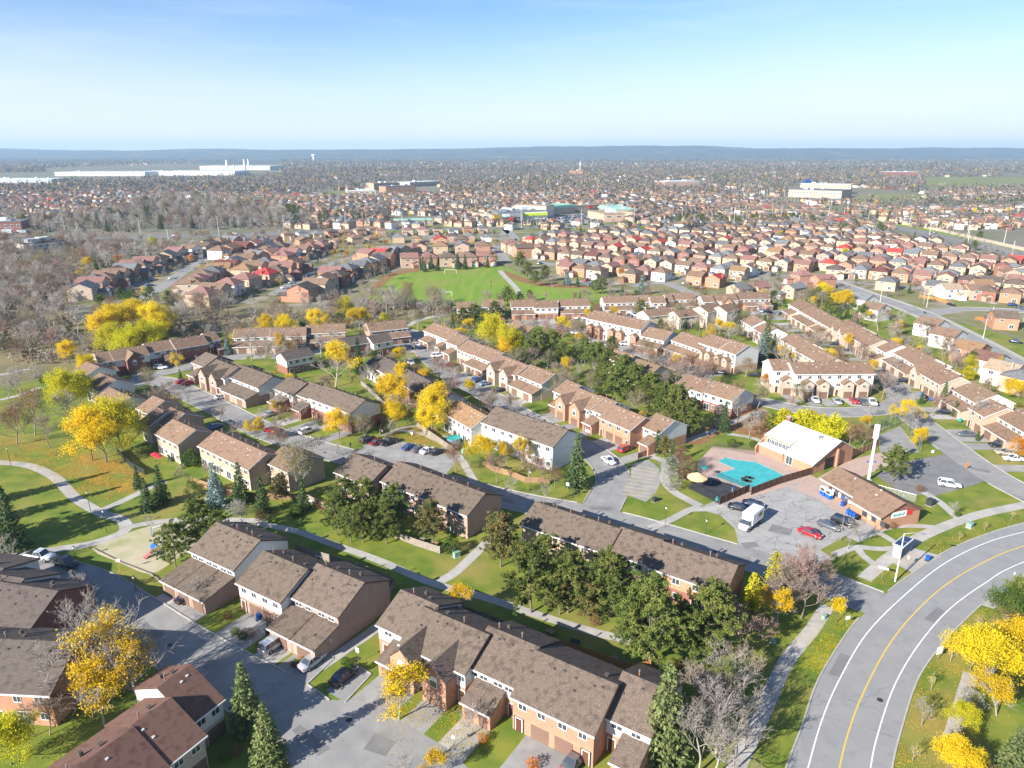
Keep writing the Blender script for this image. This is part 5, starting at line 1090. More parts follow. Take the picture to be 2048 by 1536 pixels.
def in_belt(p):
    for x_, y_, c_, s_, L_, W_ in BELTS:
        u = (p[0] - x_) * c_ + (p[1] - y_) * s_; v = -(p[0] - x_) * s_ + (p[1] - y_) * c_
        if (u / L_) ** 2 + (v / W_) ** 2 < 1 + .3 * math.sin(u / 40): return True
    return False
OPEN = [pgs(q) for q in ([(980, 448), (990, 425), (1150, 408), (1260, 425), (1260, 450)], [(90, 365), (90, 338), (560, 318), (560, 352)], [(-300, 375), (-300, 345), (110, 345), (120, 372)], [(740, 392), (745, 362), (880, 362), (880, 390)], [(1560, 402), (1570, 372), (1720, 375), (1850, 388), (1845, 408), (1720, 405)], [(1850, 378), (1850, 354), (2100, 354), (2100, 378)], [(640, 394), (650, 382), (770, 380), (765, 395)], [(1320, 380), (1320, 360), (1410, 360), (1410, 378)], [(1770, 356), (1770, 342), (1840, 342), (1840, 356)], [(-50, 505), (-50, 450), (140, 450), (140, 505)], [(780, 452), (780, 436), (880, 436), (880, 452)])]
AV = [p for p in PAVED if (max(q[1] for q in p) - min(q[1] for q in p)) > 200 or (max(q[0] for q in p) - min(q[0] for q in p)) > 700]
def zone(p):
    for q in OPEN:
        if inside(p, q): return 'open'
    for q in AV:
        if inside(p, q): return 'open'
    for q in WOODS:
        if inside(p, q): return 'wood'
    return 'belt' if in_belt(p) else 'town'
def far_houses():
    wm = ['brick_buff', 'brick_peach', 'brick_orange', 'brick_tan', 'siding_white', 'brick_red']; rm = ['roof_brown', 'roof_taupe', 'roof_grey', 'roof_slate', 'roof_tan', 'roof_crimson', 'roof_rose', 'roof_dark']
    V = []; Fq = []; MI = []; n = 0; cnt = 0
    y = 705.0
    def put(px, py, ang, f, garage):
        nonlocal n, cnt
        w_, d, h = FR.uniform(4.0, 5.0) * f ** .5, FR.uniform(4.5, 5.6) * f ** .5, FR.choice([5.2, 5.4, 4.0]); rr = h + 2.2
        c, s_ = math.cos(ang), math.sin(ang)
        def T(a, b, z): return (px + a * c - b * s_, py + a * s_ + b * c, z)
        o = .45
        V.extend([T(-w_, -d, 0), T(w_, -d, 0), T(w_, d, 0), T(-w_, d, 0), T(-w_, -d, h), T(w_, -d, h), T(w_, d, h), T(-w_, d, h),
              T(-w_ - o, -d - o, h - .1), T(w_ + o, -d - o, h - .1), T(w_ + o, d + o, h - .1), T(-w_ - o, d + o, h - .1), T(0, -d * .35, rr), T(0, d * .35, rr)])
        wi = int(FR.choice(len(wm), p=[.24, .26, .13, .21, .12, .04])); ri = len(wm) + int(FR.choice(len(rm), p=[.32, .22, .12, .13, .06, .012, .098, .04]))
        for q in ((0, 1, 5, 4), (1, 2, 6, 5), (2, 3, 7, 6), (3, 0, 4, 7)): Fq.append([n + k for k in q]); MI.append(wi)
        for q in ((8, 9, 12), (9, 10, 13, 12), (10, 11, 13), (11, 8, 12, 13)): Fq.append([n + k for k in q]); MI.append(ri)
        n += 14; cnt += 1
        if garage:            # low garage wing
            g0 = -w_ if FR.random() < .5 else w_ - 3.6
            V.extend([T(g0, -d - 4, 0), T(g0 + 3.6, -d - 4, 0), T(g0 + 3.6, -d, 0), T(g0, -d, 0), T(g0 - .2, -d - 4.3, 2.6), T(g0 + 3.8, -d - 4.3, 2.6), T(g0 + 3.8, -d, 3.6), T(g0 - .2, -d, 3.6)])
            for q in ((0, 1, 5, 4), (1, 2, 6, 5), (3, 0, 4, 7)): Fq.append([n + k for k in q]); MI.append(wi)
            Fq.append([n + k for k in (4, 5, 6, 7)]); MI.append(ri); n += 8
    for p, hd in EXTRA:
        a = rad(hd); put(p[0] - math.sin(a) * 5, p[1] + math.cos(a) * 5, a, 1, True)
    by = 690.0
    while by < 4600:
        f = 1 + max(0, (by - 1100) / 1500); S = 165 * f; x = -.8 * (by + S)
        while x < .8 * (by + S):
            a = rad(FR.choice([-38, -38, -30, 52, 8, -60, 25])) + FR.normal() * .08; c0 = (x + FR.normal() * 14, by + S / 2 + FR.normal() * 14); ca, sa = math.cos(a), math.sin(a); r_ = -S * .55; odd = 0
            while r_ < S * .55:
                q = -S * .55
                while q < S * .55:
                    q += 11.8 * f ** .8 * FR.uniform(.92, 1.25); px, py = c0[0] + q * ca - r_ * sa + FR.normal() * .7, c0[1] + q * sa + r_ * ca + FR.normal() * .9
                    if abs(px - x) > S * .5 or abs(py - by - S / 2) > S * .5 or py < 702: continue
                    if FR.random() < .06 + min(.74, max(0, (py - 850) / 1700)): continue
                    if zone((px, py)) != 'town': continue
                    put(px, py, a + (math.pi if odd else 0), f, py < 1500 and FR.random() < .7)
                r_ += (23 if odd else 29) * f ** .8; odd = 1 - odd
            x += S
        by += S
    me = bpy.data.meshes.new('distant_houses'); me.from_pydata(V, [], Fq)
    for q in wm + rm: me.materials.append(MATS[q])
    me.polygons.foreach_set('material_index', MI); me.update()
    tag(ob('distant_houses', me), 'sea of small brick houses with brown roofs stretching towards the hills', 'houses', kind='stuff')
    return cnt
far_houses()
leaf('far_bare', (.155, .13, .118), (.21, .18, .16), var=0, trans=.2, scale=.03); leaf('far_grey', (.30, .265, .225), (.23, .20, .165), var=0, trans=.2, scale=.03); leaf('far_green', (.06, .09, .04), (.09, .12, .045), var=0, trans=.1, scale=.03)
leaf('far_yellow', (.66, .46, .03), (.58, .36, .03), var=0, trans=.3, scale=.02); leaf('far_rust', (.40, .20, .07), (.28, .16, .09), var=0, trans=.2, scale=.02)
def far_trees(name, label, mat, pts, hs, q, size, shape):
    """each tree a cloud of leaf-sized faces"""
    n = len(pts); O = FR.normal(size=(n, q, 3)); O /= np.linalg.norm(O, axis=2)[:, :, None]; O *= FR.uniform(.25, 1, (n, q, 1)) ** .5
    z = O[:, :, 2] * .46 + .54
    if shape == 'cone': k = (1.05 - z)[:, :, None] * 1.1
    else: k = 1.0
    P = np.empty((n, q, 3)); P[:, :, :2] = pts[:, None, :] + (O[:, :, :2] * k) * (hs[:, None, None] * (.26 if shape == 'cone' else .40)); P[:, :, 2] = z * hs[:, None]
    V, Fq = leaves(P.reshape(-1, 3), FR, size, .8, .5)
    sc_ = np.repeat(np.repeat(hs / hs.mean(), q), 4)
    me = mesh_np(name, V, Fq, mat); tag(ob(name, me), label, 'trees', kind='stuff')
def scatter(n, ylo, yhi, want, power=1.0):
    out = []; 
    while len(out) < n:
        y = ylo + (yhi - ylo) * FR.random() ** power; x = FR.uniform(-.8, .8) * y
        zn = zone((x, y))
        if zn in want: out.append((x, y))
    return np.array(out)
def filt(p, f): return p[f(p[:, 0], p[:, 1])]
B0 = scatter(5200, 950, 4600, ('belt',)); B1 = scatter(5200, 690, 1600, ('town',)); B2 = scatter(10500, 1300, 3200, ('town',)); B3 = scatter(15000, 2600, 6600, ('town', 'wood'))
def mix(P, near):
    r = FR.random(len(P)); return P[r < .5], P[(r >= .5) & (r < .69)], P[(r >= .69) & (r < .91)], P[(r >= .91) & (r < .955)], P[r >= .955]
for P, q, sz, hm, tagn in ((B0, 20, 2.6, 12, 'belts of the'), (B1, 34, 1.4, 8.5, 'nearer'), (B2, 18, 2.8, 11, 'middle'), (B3, 12, 4.8, 14, 'farthest')):
    a = mix(P, 0)
    for pts, nm, lb, mt, shp in zip(a, ('bare', 'grey', 'evergreen', 'yellow', 'rust'), ('bare brown trees', 'bare grey trees', 'dark evergreen trees', 'yellow autumn trees', 'rust-coloured trees'), ('far_bare', 'far_grey', 'far_green', 'far_yellow', 'far_rust'), ('r', 'r', 'cone', 'r', 'r')):
        hs = FR.uniform(.55, 1.45, len(pts)) * hm * (.8 if nm in ('yellow', 'rust') else 1)
        far_trees(f'distant_{nm}_trees', f'{lb} massed in long belts across the far suburb' if 'belts' in tagn else f'{lb} scattered among the houses of the {tagn} suburb', mt, pts, hs, q, sz, shp)
def in_woods(n, k):
    out = []; poly = WOODS[k]; xs = [p[0] for p in poly]; ys = [p[1] for p in poly]
    while len(out) < n:
        p = (FR.uniform(min(xs), max(xs)), FR.uniform(min(ys), max(ys)))
        if inside(p, poly): out.append(p)
    return np.array(out)
for k, n, q, sz, lb in ((0, 700, 50, 1.2, 'beside the avenue'), (1, 900, 24, 2.4, 'behind the far school'), (2, 1500, 16, 3.6, 'on the far ridge of the suburb')):
    P = in_woods(n, k); r = FR.random(n)
    for msk, nm, mt, w_ in ((r < .6, 'brown', 'far_bare', 'dense brown bare wood'), ((r >= .6) & (r < .93), 'grey', 'far_grey', 'pale grey bare wood'), (r >= .93, 'evergreen', 'far_green', 'dark evergreens in the bare wood')):
        far_trees(f'{nm}_wood', f'{w_} {lb}', mt, P[msk], FR.uniform(8, 13, msk.sum()) * (.55 if k == 0 else 1), q, sz, 'cone' if nm == 'evergreen' else 'r')
# ---- ravine wood: single bare trees, with scrub under them
RAV = pgs([(-330, 690), (-250, 478), (150, 480), (262, 490), (250, 545), (135, 578), (140, 640), (335, 632), (420, 618), (470, 640), (700, 622), (745, 605), (915, 612), (885, 632), (820, 640), (700, 645), (450, 660), (330, 675), (180, 725), (60, 735), (0, 720)])
def ravine():
    rng = random.Random(3); n = 0; xs = [p[0] for p in RAV]; ys = [p[1] for p in RAV]; k = 0; pts = []
    while n < 420 and k < 40000:
        k += 1; p = (rng.uniform(min(xs), max(xs)), rng.uniform(min(ys), max(ys)))
        if not inside(p, RAV) or any(inside(p, q) for q in PAVED) or any((p[0] - a) ** 2 + (p[1] - b) ** 2 < 16 for a, b in HOUSES): continue
        if any((p[0] - a) ** 2 + (p[1] - b) ** 2 < 20 for a, b in pts): continue
        if abs(p[0]) > p[1] * .78 + 20: continue
        hole = math.sin(p[0] / 23) * math.sin(p[1] / 31)
        if hole > .55 and p[0] < -110: continue
        pts.append(p); n += 1; kd = rng.choice(['bare_brown'] * 6 + ['bare_grey'] * 5 + ['bare_pale'] * 2 + ['bare_red', 'oak_russet', 'willow_olive'])
        RT.append((p, kd, rng.uniform(7, 12.5)))
    RT.sort(key=lambda q: q[0][1])
    for p, kd, h in RT[:85]:
        pl = min(RLM, key=lambda q: (G(q[0], q[1]) - Vector(p)).length)[2]; SAME.setdefault((kd, pl), []).append(tree(kd, 0, 0, h, pl, ground=p))
    wood_mass('ravine_wood', 'deep bare ravine wood of grey and brown trees below the park', [q for q in RT[85:]])
RT = []
RLM = [(-100, 730, 'in the ravine well past the park path end'), (40, 740, 'in the ravine by the park path end'), (130, 700, 'in the ravine by the small yellow tree'), (250, 690, 'in the ravine behind the willow clump'), (400, 660, 'in the ravine behind the blue-grey court spruce'), (480, 655, 'in the ravine behind the long low tan row'), (620, 645, 'in the ravine behind the last tan garages'), (730, 630, 'in the ravine behind the short brown row'), (850, 612, 'in the ravine beside the near soccer goal')]
def wood_mass(name, label, items):
    """trees too many to tell apart: one object, trees set on points"""
    by = {}
    for p, kd, h in items: by.setdefault(kd, []).append((p, h))
    root_me = bpy.data.meshes.new(name); o = ob(name, root_me); tag(o, label, 'wood', kind='stuff')
    ng = bpy.data.node_groups.new(name, 'GeometryNodeTree'); ng.interface.new_socket('Geometry', in_out='OUTPUT', socket_type='NodeSocketGeometry')
    out = ng.nodes.new('NodeGroupOutput'); jn = ng.nodes.new('GeometryNodeJoinGeometry'); ng.links.new(jn.outputs[0], out.inputs[0])
    for kd, lst in by.items():
        for part in (0, 1):
            for v, pr in enumerate(PROTO[kd]):
                sub = lst[v::len(PROTO[kd])]
                if not sub: continue
                me = bpy.data.meshes.new(f'{name}_points'); me.from_pydata([(p[0], p[1], 0) for p, h in sub], [], [])
                at = me.attributes.new('tree_scale', 'FLOAT', 'POINT'); at.data.foreach_set('value', [h / KIND[kd][0] for p, h in sub])
                rt = me.attributes.new('tree_turn', 'FLOAT_VECTOR', 'POINT'); rt.data.foreach_set('vector', [c for p, h in sub for c in (0, 0, (p[0] * 7.3 + p[1]) % 6.28)])
                po = bpy.data.objects.new(f'{name}_points', me); io = bpy.data.objects.new(f'{name}_tree', pr[part])
                a = ng.nodes.new('GeometryNodeObjectInfo'); a.inputs['Object'].default_value = po
                b = ng.nodes.new('GeometryNodeObjectInfo'); b.inputs['Object'].default_value = io; b.inputs['As Instance'].default_value = True
                c = ng.nodes.new('GeometryNodeInstanceOnPoints'); ng.links.new(a.outputs['Geometry'], c.inputs['Points']); ng.links.new(b.outputs['Geometry'], c.inputs['Instance'])
                s1 = ng.nodes.new('GeometryNodeInputNamedAttribute'); s1.data_type = 'FLOAT'; s1.inputs['Name'].default_value = 'tree_scale'; ng.links.new(s1.outputs[0], c.inputs['Scale'])
                r1 = ng.nodes.new('GeometryNodeInputNamedAttribute'); r1.data_type = 'FLOAT_VECTOR'; r1.inputs['Name'].default_value = 'tree_turn'; ng.links.new(r1.outputs[0], c.inputs['Rotation'])
                ng.links.new(c.outputs[0], jn.inputs[0])
    md = o.modifiers.new('trees', 'NODES'); md.node_group = ng
ravine()
def avenue_wood():
    rng = random.Random(8); P = in_woods(620, 0); extra = pgs([(262, 486), (600, 470), (600, 476), (420, 490), (330, 512), (270, 532)]); items = []
    for p in P: items.append(((p[0], p[1]), rng.choice(['bare_brown'] * 5 + ['bare_grey'] * 4 + ['bare_pale'] * 4 + ['willow_olive', 'oak_russet', 'spruce', 'pine']), rng.uniform(8, 15)))
    xs = [p[0] for p in extra]; ys = [p[1] for p in extra]; n = 0
    while n < 70:
        p = (rng.uniform(min(xs), max(xs)), rng.uniform(min(ys), max(ys)))
        if inside(p, extra) and not any((p[0] - a) ** 2 + (p[1] - b) ** 2 < 49 for a, b in HOUSES): items.append((p, rng.choice(['bare_brown', 'bare_grey', 'bare_pale', 'oak_russet']), rng.uniform(5, 10))); n += 1
    wood_mass('avenue_wood', 'tall bare wood with pale trunks on the far side of the avenue', items)
avenue_wood()
def scrub():
    xs = [p[0] for p in RAV]; ys = [p[1] for p in RAV]; P = []
    while len(P) < 2600:
        p = (FR.uniform(min(xs), max(xs)), FR.uniform(min(ys), max(ys)))
        if inside(p, RAV) and not any(inside(p, q) for q in PAVED) and not any((p[0] - a) ** 2 + (p[1] - b) ** 2 < 49 for a, b in HOUSES): P.append(p)
    P = np.array(P); r = FR.random(len(P))
    leaf('scrub_brown', (.25, .19, .14), (.32, .26, .19), var=0, trans=.25, scale=.05); leaf('scrub_grey', (.36, .32, .28), (.28, .245, .20), var=0, trans=.25, scale=.05)
    far_trees('brown_scrub', 'tangled brown scrub covering the ravine floor', 'scrub_brown', P[r < .55], FR.uniform(1.8, 5.5, (r < .55).sum()), 62, .66, 'r')
    far_trees('grey_scrub', 'pale grey leafless bushes in the ravine', 'scrub_grey', P[r >= .55], FR.uniform(1.8, 5, (r >= .55).sum()), 62, .6, 'r')
scrub()
# small trees between the detached houses
def garden_trees():
    polys = [pgs([(150, 605), (330, 522), (560, 472), (1000, 462), (985, 530), (800, 532), (740, 560), (590, 606), (420, 610)]), pgs([(1050, 475), (1500, 452), (1700, 452), (1880, 488), (2100, 540), (2250, 600), (2100, 640), (1900, 600), (1700, 590), (1500, 580), (1160, 575)])]
    P = []; HA = np.array(HOUSES)
    for poly, n in ((polys[0], 520), (polys[1], 620)):
        xs = [p[0] for p in poly]; ys = [p[1] for p in poly]; k = 0
        while k < n:
            p = (FR.uniform(min(xs), max(xs)), FR.uniform(min(ys), max(ys))); k += .25
            if not inside(p, poly) or any(inside(p, q) for q in PAVED): continue
            if (np.min((HA[:, 0] - p[0]) ** 2 + (HA[:, 1] - p[1]) ** 2)) < 30: continue
            P.append(p); k += .75
    P = np.array(P); r = FR.random(len(P))
    for m_, mt, nm, w_ in ((r < .5, 'far_bare', 'bare', 'small bare brown trees'), ((r >= .5) & (r < .68), 'far_grey', 'grey', 'small pale bare trees'), ((r >= .68) & (r < .82), 'far_green', 'evergreen', 'small garden evergreens'), ((r >= .82) & (r < .92), 'far_yellow', 'yellow', 'small yellow garden trees'), (r >= .92, 'far_rust', 'rust', 'small rust-coloured garden trees')):
        far_trees(f'{nm}_garden_trees', f'{w_} between the detached houses', mt, P[m_], FR.uniform(3, 6.5, m_.sum()), 110, .5, 'cone' if nm == 'evergreen' else 'r')
garden_trees()
# more small trees and shrubs in the gardens of the townhouse estate
ELM = [(1480, 940, 'near the covered pool'), (740, 885, 'near the parked black cars'), (1150, 920, 'near the dense spruce corner'), (265, 735, 'near the arched gables'), (600, 735, 'near the white-over-brick pair'), (1000, 790, 'on the straight street'), (1240, 690, 'near the tall white row'), (1490, 750, 'near the white-over-peach gable'), (1660, 800, 'near the bright white row'), (1900, 830, 'on the long cream row'), (1750, 690, 'at the upper cream row'), (1550, 640, 'in the top court'), (1120, 640, 'at the round green'), (850, 690, 'in the shaded court'), (450, 790, 'by the pink garages'), (1400, 800, 'near the solid brick gable'), (560, 690, 'in the ravine-edge court'), (1820, 900, 'near the hard court')]
def estate_trees(total=230, seed=44, only=None):
    rng = random.Random(seed); box = pgs([(150, 760), (450, 665), (820, 650), (1000, 610), (1560, 590), (1830, 650), (2060, 800), (2100, 960), (1850, 900), (1560, 800), (1400, 860), (1250, 1000), (1150, 1030), (900, 1000), (600, 920), (350, 860), (200, 800)]); xs = [p[0] for p in box]; ys = [p[1] for p in box]; n = 0; pts = [(a, b) for a, b, c in TREES]; k = 0
    kinds = ['bare_small'] * 6 + ['bare_grey'] * 3 + ['bare_brown'] * 4 + ['bare_red'] * 2 + ['maple_gold'] * 2 + ['oak_russet'] * 2 + ['shrub_russet'] * 4 + ['shrub_green'] * 4 + ['shrub_orange'] * 2 + ['spruce', 'maple_yellow', 'shrub_silver', 'tree_green']
    kinds = only or kinds
    while n < total and k < 20000:
        k += 1; p = (rng.uniform(min(xs), max(xs)), rng.uniform(min(ys), max(ys)))
        if not inside(p, box) or any(inside(p, q) for q in PAVED) or any(inside(p, q) for q in FOOT) or any((p[0] - a) ** 2 + (p[1] - b) ** 2 < 16 for a, b in pts): continue
        kd = rng.choice(kinds); h = {'bare_small': 5.5, 'bare_grey': 8, 'bare_brown': 8, 'bare_red': 7, 'maple_gold': 6, 'oak_russet': 6.5, 'shrub_russet': 1.8, 'shrub_green': 1.5, 'shrub_orange': 1.0, 'spruce': 5, 'maple_yellow': 5.5, 'shrub_silver': 2.5, 'tree_green': 5, 'willow_olive': 7.5, 'pine': 7.5}[kd] * rng.uniform(.75, 1.25)
        pl = min(ELM, key=lambda q: (G(q[0], q[1]) - Vector(p)).length)[2]; SAME.setdefault((kd, pl), []).append(tree(kd, 0, 0, h, pl, ground=p)); pts.append(p); n += 1
estate_trees()
estate_trees(130, 71, ['oak_russet'] * 6 + ['willow_olive'] * 4 + ['shrub_russet'] * 3 + ['shrub_silver'] * 2 + ['shrub_green'] * 2 + ['pine'] * 2 + ['maple_gold'] * 3 + ['spruce'])
# conifers along the avenues
for i in range(26): SAME.setdefault(('pine' if i % 3 else 'spruce', 'in the screen along the far side of the avenue'), []).append(tree('pine' if i % 3 else 'spruce', 1345 + i * 12 + TRNG.uniform(-4, 4), 436 + TRNG.uniform(-3, 3), TRNG.uniform(8, 12), 'in the screen along the far side of the avenue'))
for i in range(22): SAME.setdefault(('spruce' if i % 4 else 'spruce_blue', 'in the screen beyond the crossroads'), []).append(tree('spruce' if i % 4 else 'spruce_blue', 1655 + i * 17 + TRNG.uniform(-6, 6), 421 + i * .4 + TRNG.uniform(-3, 3), TRNG.uniform(8, 12), 'in the screen beyond the crossroads'))
for i in range(9): SAME.setdefault((('spruce', 'pine')[i % 2], 'between the bare wood and the avenue'), []).append(tree(('spruce', 'pine')[i % 2], 640 + i * 11, 432 + TRNG.uniform(-6, 4), TRNG.uniform(9, 13), 'between the bare wood and the avenue'))
for i in range(12): SAME.setdefault(('maple_yellow' if i % 2 else 'maple_orange', 'along the fence beyond the crossroads'), []).append(tree('maple_yellow' if i % 2 else 'maple_orange', 1700 + i * 28 + TRNG.uniform(-8, 8), 424 + TRNG.uniform(-5, 6), TRNG.uniform(5, 7), 'along the fence beyond the crossroads'))
for i in range(14): SAME.setdefault(('bare_grey', 'along the pale noise wall'), []).append(tree('bare_grey', 1870 + i * 12, 452 + i * 4.2, 6.5, 'along the pale noise wall'))

for _x, _y, _p in ELM: LM[_p] = ('the ' + _p.split(' the ', 1)[1] if ' the ' in _p else _p, _x, _y)
for _x, _y, _p in ELM:
    if _p in ('near the arched gables',): LM[_p] = ('the arched gables front', _x, _y)
for _x, _y, _p in RLM: LM[_p] = ('the ' + _p.split(' the ')[-1] + ' at the ravine', _x, _y)
LM['in the ravine well past the park path end'] = ('the park path end, deep in the ravine', 40, 740)
LM['near the white-over-peach gable'] = ('the peach gable wall', 1490, 750)
LM['near the parked black cars'] = ('the maroon sedan in the bay', 757, 888)
LM['by the pink garages'] = ('the pink garages', 450, 790)
relabel()
# ================================================================ VEHICLES
def loft(b, st, mat):
    """body from stations (x, half width, z low, z high)"""
    rings = []; n0 = len(b.v); i = b.mi(mat)
    for x, hw, zl, zh in st:
        r = [(-hw * .92, zl), (-hw, zl + .14), (-hw, zh - .14), (-hw * .86, zh), (hw * .86, zh), (hw, zh - .14), (hw, zl + .14), (hw * .92, zl)]
        b.v += [(x, y, z) for y, z in r]
    k = 8
    for s_ in range(len(st) - 1):
        for j in range(k):
            a = n0 + s_ * k + j; c = n0 + s_ * k + (j + 1) % k; b.f.append((a, c, c + k, a + k)); b.m.append(i)
    b.f += [tuple(range(n0, n0 + k))[::-1], tuple(range(n0 + (len(st) - 1) * k, n0 + len(st) * k))]; b.m += [i, i]
def frustum(b, x0, x1, w0, z0, a0, a1, w1, z1, mat):
    n = len(b.v); i = b.mi(mat)
    b.v += [(x0, -w0, z0), (x1, -w0, z0), (x1, w0, z0), (x0, w0, z0), (a0, -w1, z1), (a1, -w1, z1), (a1, w1, z1), (a0, w1, z1)]
    for f in ((3, 2, 1, 0), (4, 5, 6, 7), (0, 1, 5, 4), (1, 2, 6, 5), (2, 3, 7, 6), (3, 0, 4, 7)): b.f.append(tuple(n + q for q in f)); b.m.append(i)
def car_meshes(t_):
    L, hw = dict(sedan=(4.6, .9), suv=(4.7, .95), van=(5.0, .98), pickup=(5.6, 1.0))[t_]; a = L / 2
    b = MB()
    if t_ == 'sedan': st = [(-a, .72, .35, .82), (-a + .25, .86, .28, .98), (-a + 1.0, hw, .22, 1.0), (0, hw, .2, .96), (a - 1.2, hw, .22, .93), (a - .3, .84, .26, .78), (a, .68, .34, .66)]; cab = (-a + .75, a - 1.35, .84, .96, -a + 1.45, a - 2.25, .62, 1.42); r = .33
    elif t_ == 'suv': st = [(-a, .8, .4, 1.02), (-a + .2, .9, .32, 1.1), (0, hw, .28, 1.08), (a - 1.1, hw, .28, 1.05), (a - .25, .88, .3, .96), (a, .74, .4, .8)]; cab = (-a + .12, a - 1.2, .88, 1.07, -a + .5, a - 2.0, .7, 1.68); r = .37
    elif t_ == 'van': st = [(-a, .84, .36, 1.0), (-a + .2, .94, .28, 1.08), (0, hw, .24, 1.06), (a - .9, hw, .24, 1.0), (a - .25, .86, .28, .84), (a, .7, .36, .72)]; cab = (-a + .08, a - .7, .92, 1.05, -a + .35, a - 1.9, .76, 1.74); r = .36
    else: st = [(-a, .9, .5, 1.12), (-a + .15, .98, .42, 1.16), (-.3, hw, .4, 1.16), (a - 1.4, hw, .4, 1.15), (a - .25, .94, .42, 1.08), (a, .82, .5, .9)]; cab = (-.75, a - 1.5, .92, 1.14, -.5, a - 2.15, .76, 1.82); r = .42
    loft(b, st, 'paint_white')
    if t_ == 'pickup': b.box(-a + .18, -.85, -.8, .8, 1.161, 1.17, 'plastic_black')
    g = MB(); frustum(g, *cab[:4], *cab[4:], 'glass'); x0, x1, w0, z0, a0, a1, w1, z1 = cab
    rf = MB().box(a0 - .02, a1 + .02, -w1 - .015, w1 + .015, z1 + .002, z1 + .05, 'paint_white')
    for xb, xt in ((x0, a0), (x1, a1), ((x0 + x1) / 2 - .1, (a0 + a1) / 2)):
        for s_ in (-1, 1): rf.bar((xb, s_ * (w0 + .005), z0), (xt, s_ * (w1 + .01), z1 + .02), .05, 'paint_white')
    return b.mesh('car_body', True), g.mesh('car_glass'), rf.mesh('car_roof'), a, hw, r
def wheel():
    b = MB(); n = 14
    for s_, ws, m_ in ((0, .11, 'tyre'),):
        k = len(b.v); i = b.mi(m_)
        for y in (-ws, ws):
            for j in range(n): t_ = 6.2832 * j / n; b.v.append((math.cos(t_), y, math.sin(t_)))
        for j in range(n): b.f.append((k + j, k + (j + 1) % n, k + n + (j + 1) % n, k + n + j)); b.m.append(i)
        b.f += [tuple(range(k, k + n)), tuple(range(k + n, k + 2 * n))[::-1]]; b.m += [i, i]
    return b.mesh('wheel')
WHEEL = wheel(); RIM = MB().ext([(.62 * math.cos(t_), .62 * math.sin(t_)) for t_ in np.arange(10) * .6283], -.125, .125, 'y', 'rim').mesh('rim')
HEADL = MB().box(-.06, .06, -.17, .17, -.07, .07, 'lamp_clear').mesh('headlight'); TAILL = MB().box(-.05, .05, -.14, .14, -.09, .09, 'lamp_red').mesh('taillight'); MIRR = MB().box(-.09, .09, -.09, .09, -.06, .08, 'plastic_black').mesh('wing_mirror')
CM = {t_: car_meshes(t_) for t_ in ('sedan', 'suv', 'van', 'pickup')}
CNAME = dict(sedan='car', suv='suv', van='minivan', pickup='pickup_truck'); CWORD = dict(sedan='sedan', suv='SUV', van='minivan', pickup='pickup truck')
CC = dict(lightblue='pale blue', grey='dark grey', navy='navy blue')
def car(p, head, t_, col, place, full=True, group='cars parked around the estate', label=None):
    body, gl, rf, a, hw, r = CM[t_]
    e = empty(CNAME[t_], (p[0], p[1], .025), rad(head)); tag(e, label or f'{CC.get(col, col)} {CWORD[t_]} {place}', 'car' if t_ != 'pickup' else 'pickup truck', group)
    ob('body', body, e, mat='paint_' + col); ob('window_glass', gl, e); ob('roof', rf, e, mat='paint_' + col)
    for x in (-a * .6, a * .62):
        for s_ in (-1, 1):
            w_ = ob('wheel', WHEEL, e, (x, s_ * (hw - .1), r), 0, (r, 1, r))
            if full: ob('rim', RIM, w_)
    if full:
        for s_ in (-1, 1):
            ob('headlight', HEADL, e, (a - .1, s_ * hw * .66, .68)); ob('taillight', TAILL, e, (-a + .04, s_ * hw * .72, .82)); ob('wing_mirror', MIRR, e, (a * .28, s_ * (hw + .07), 1.02))
    return e
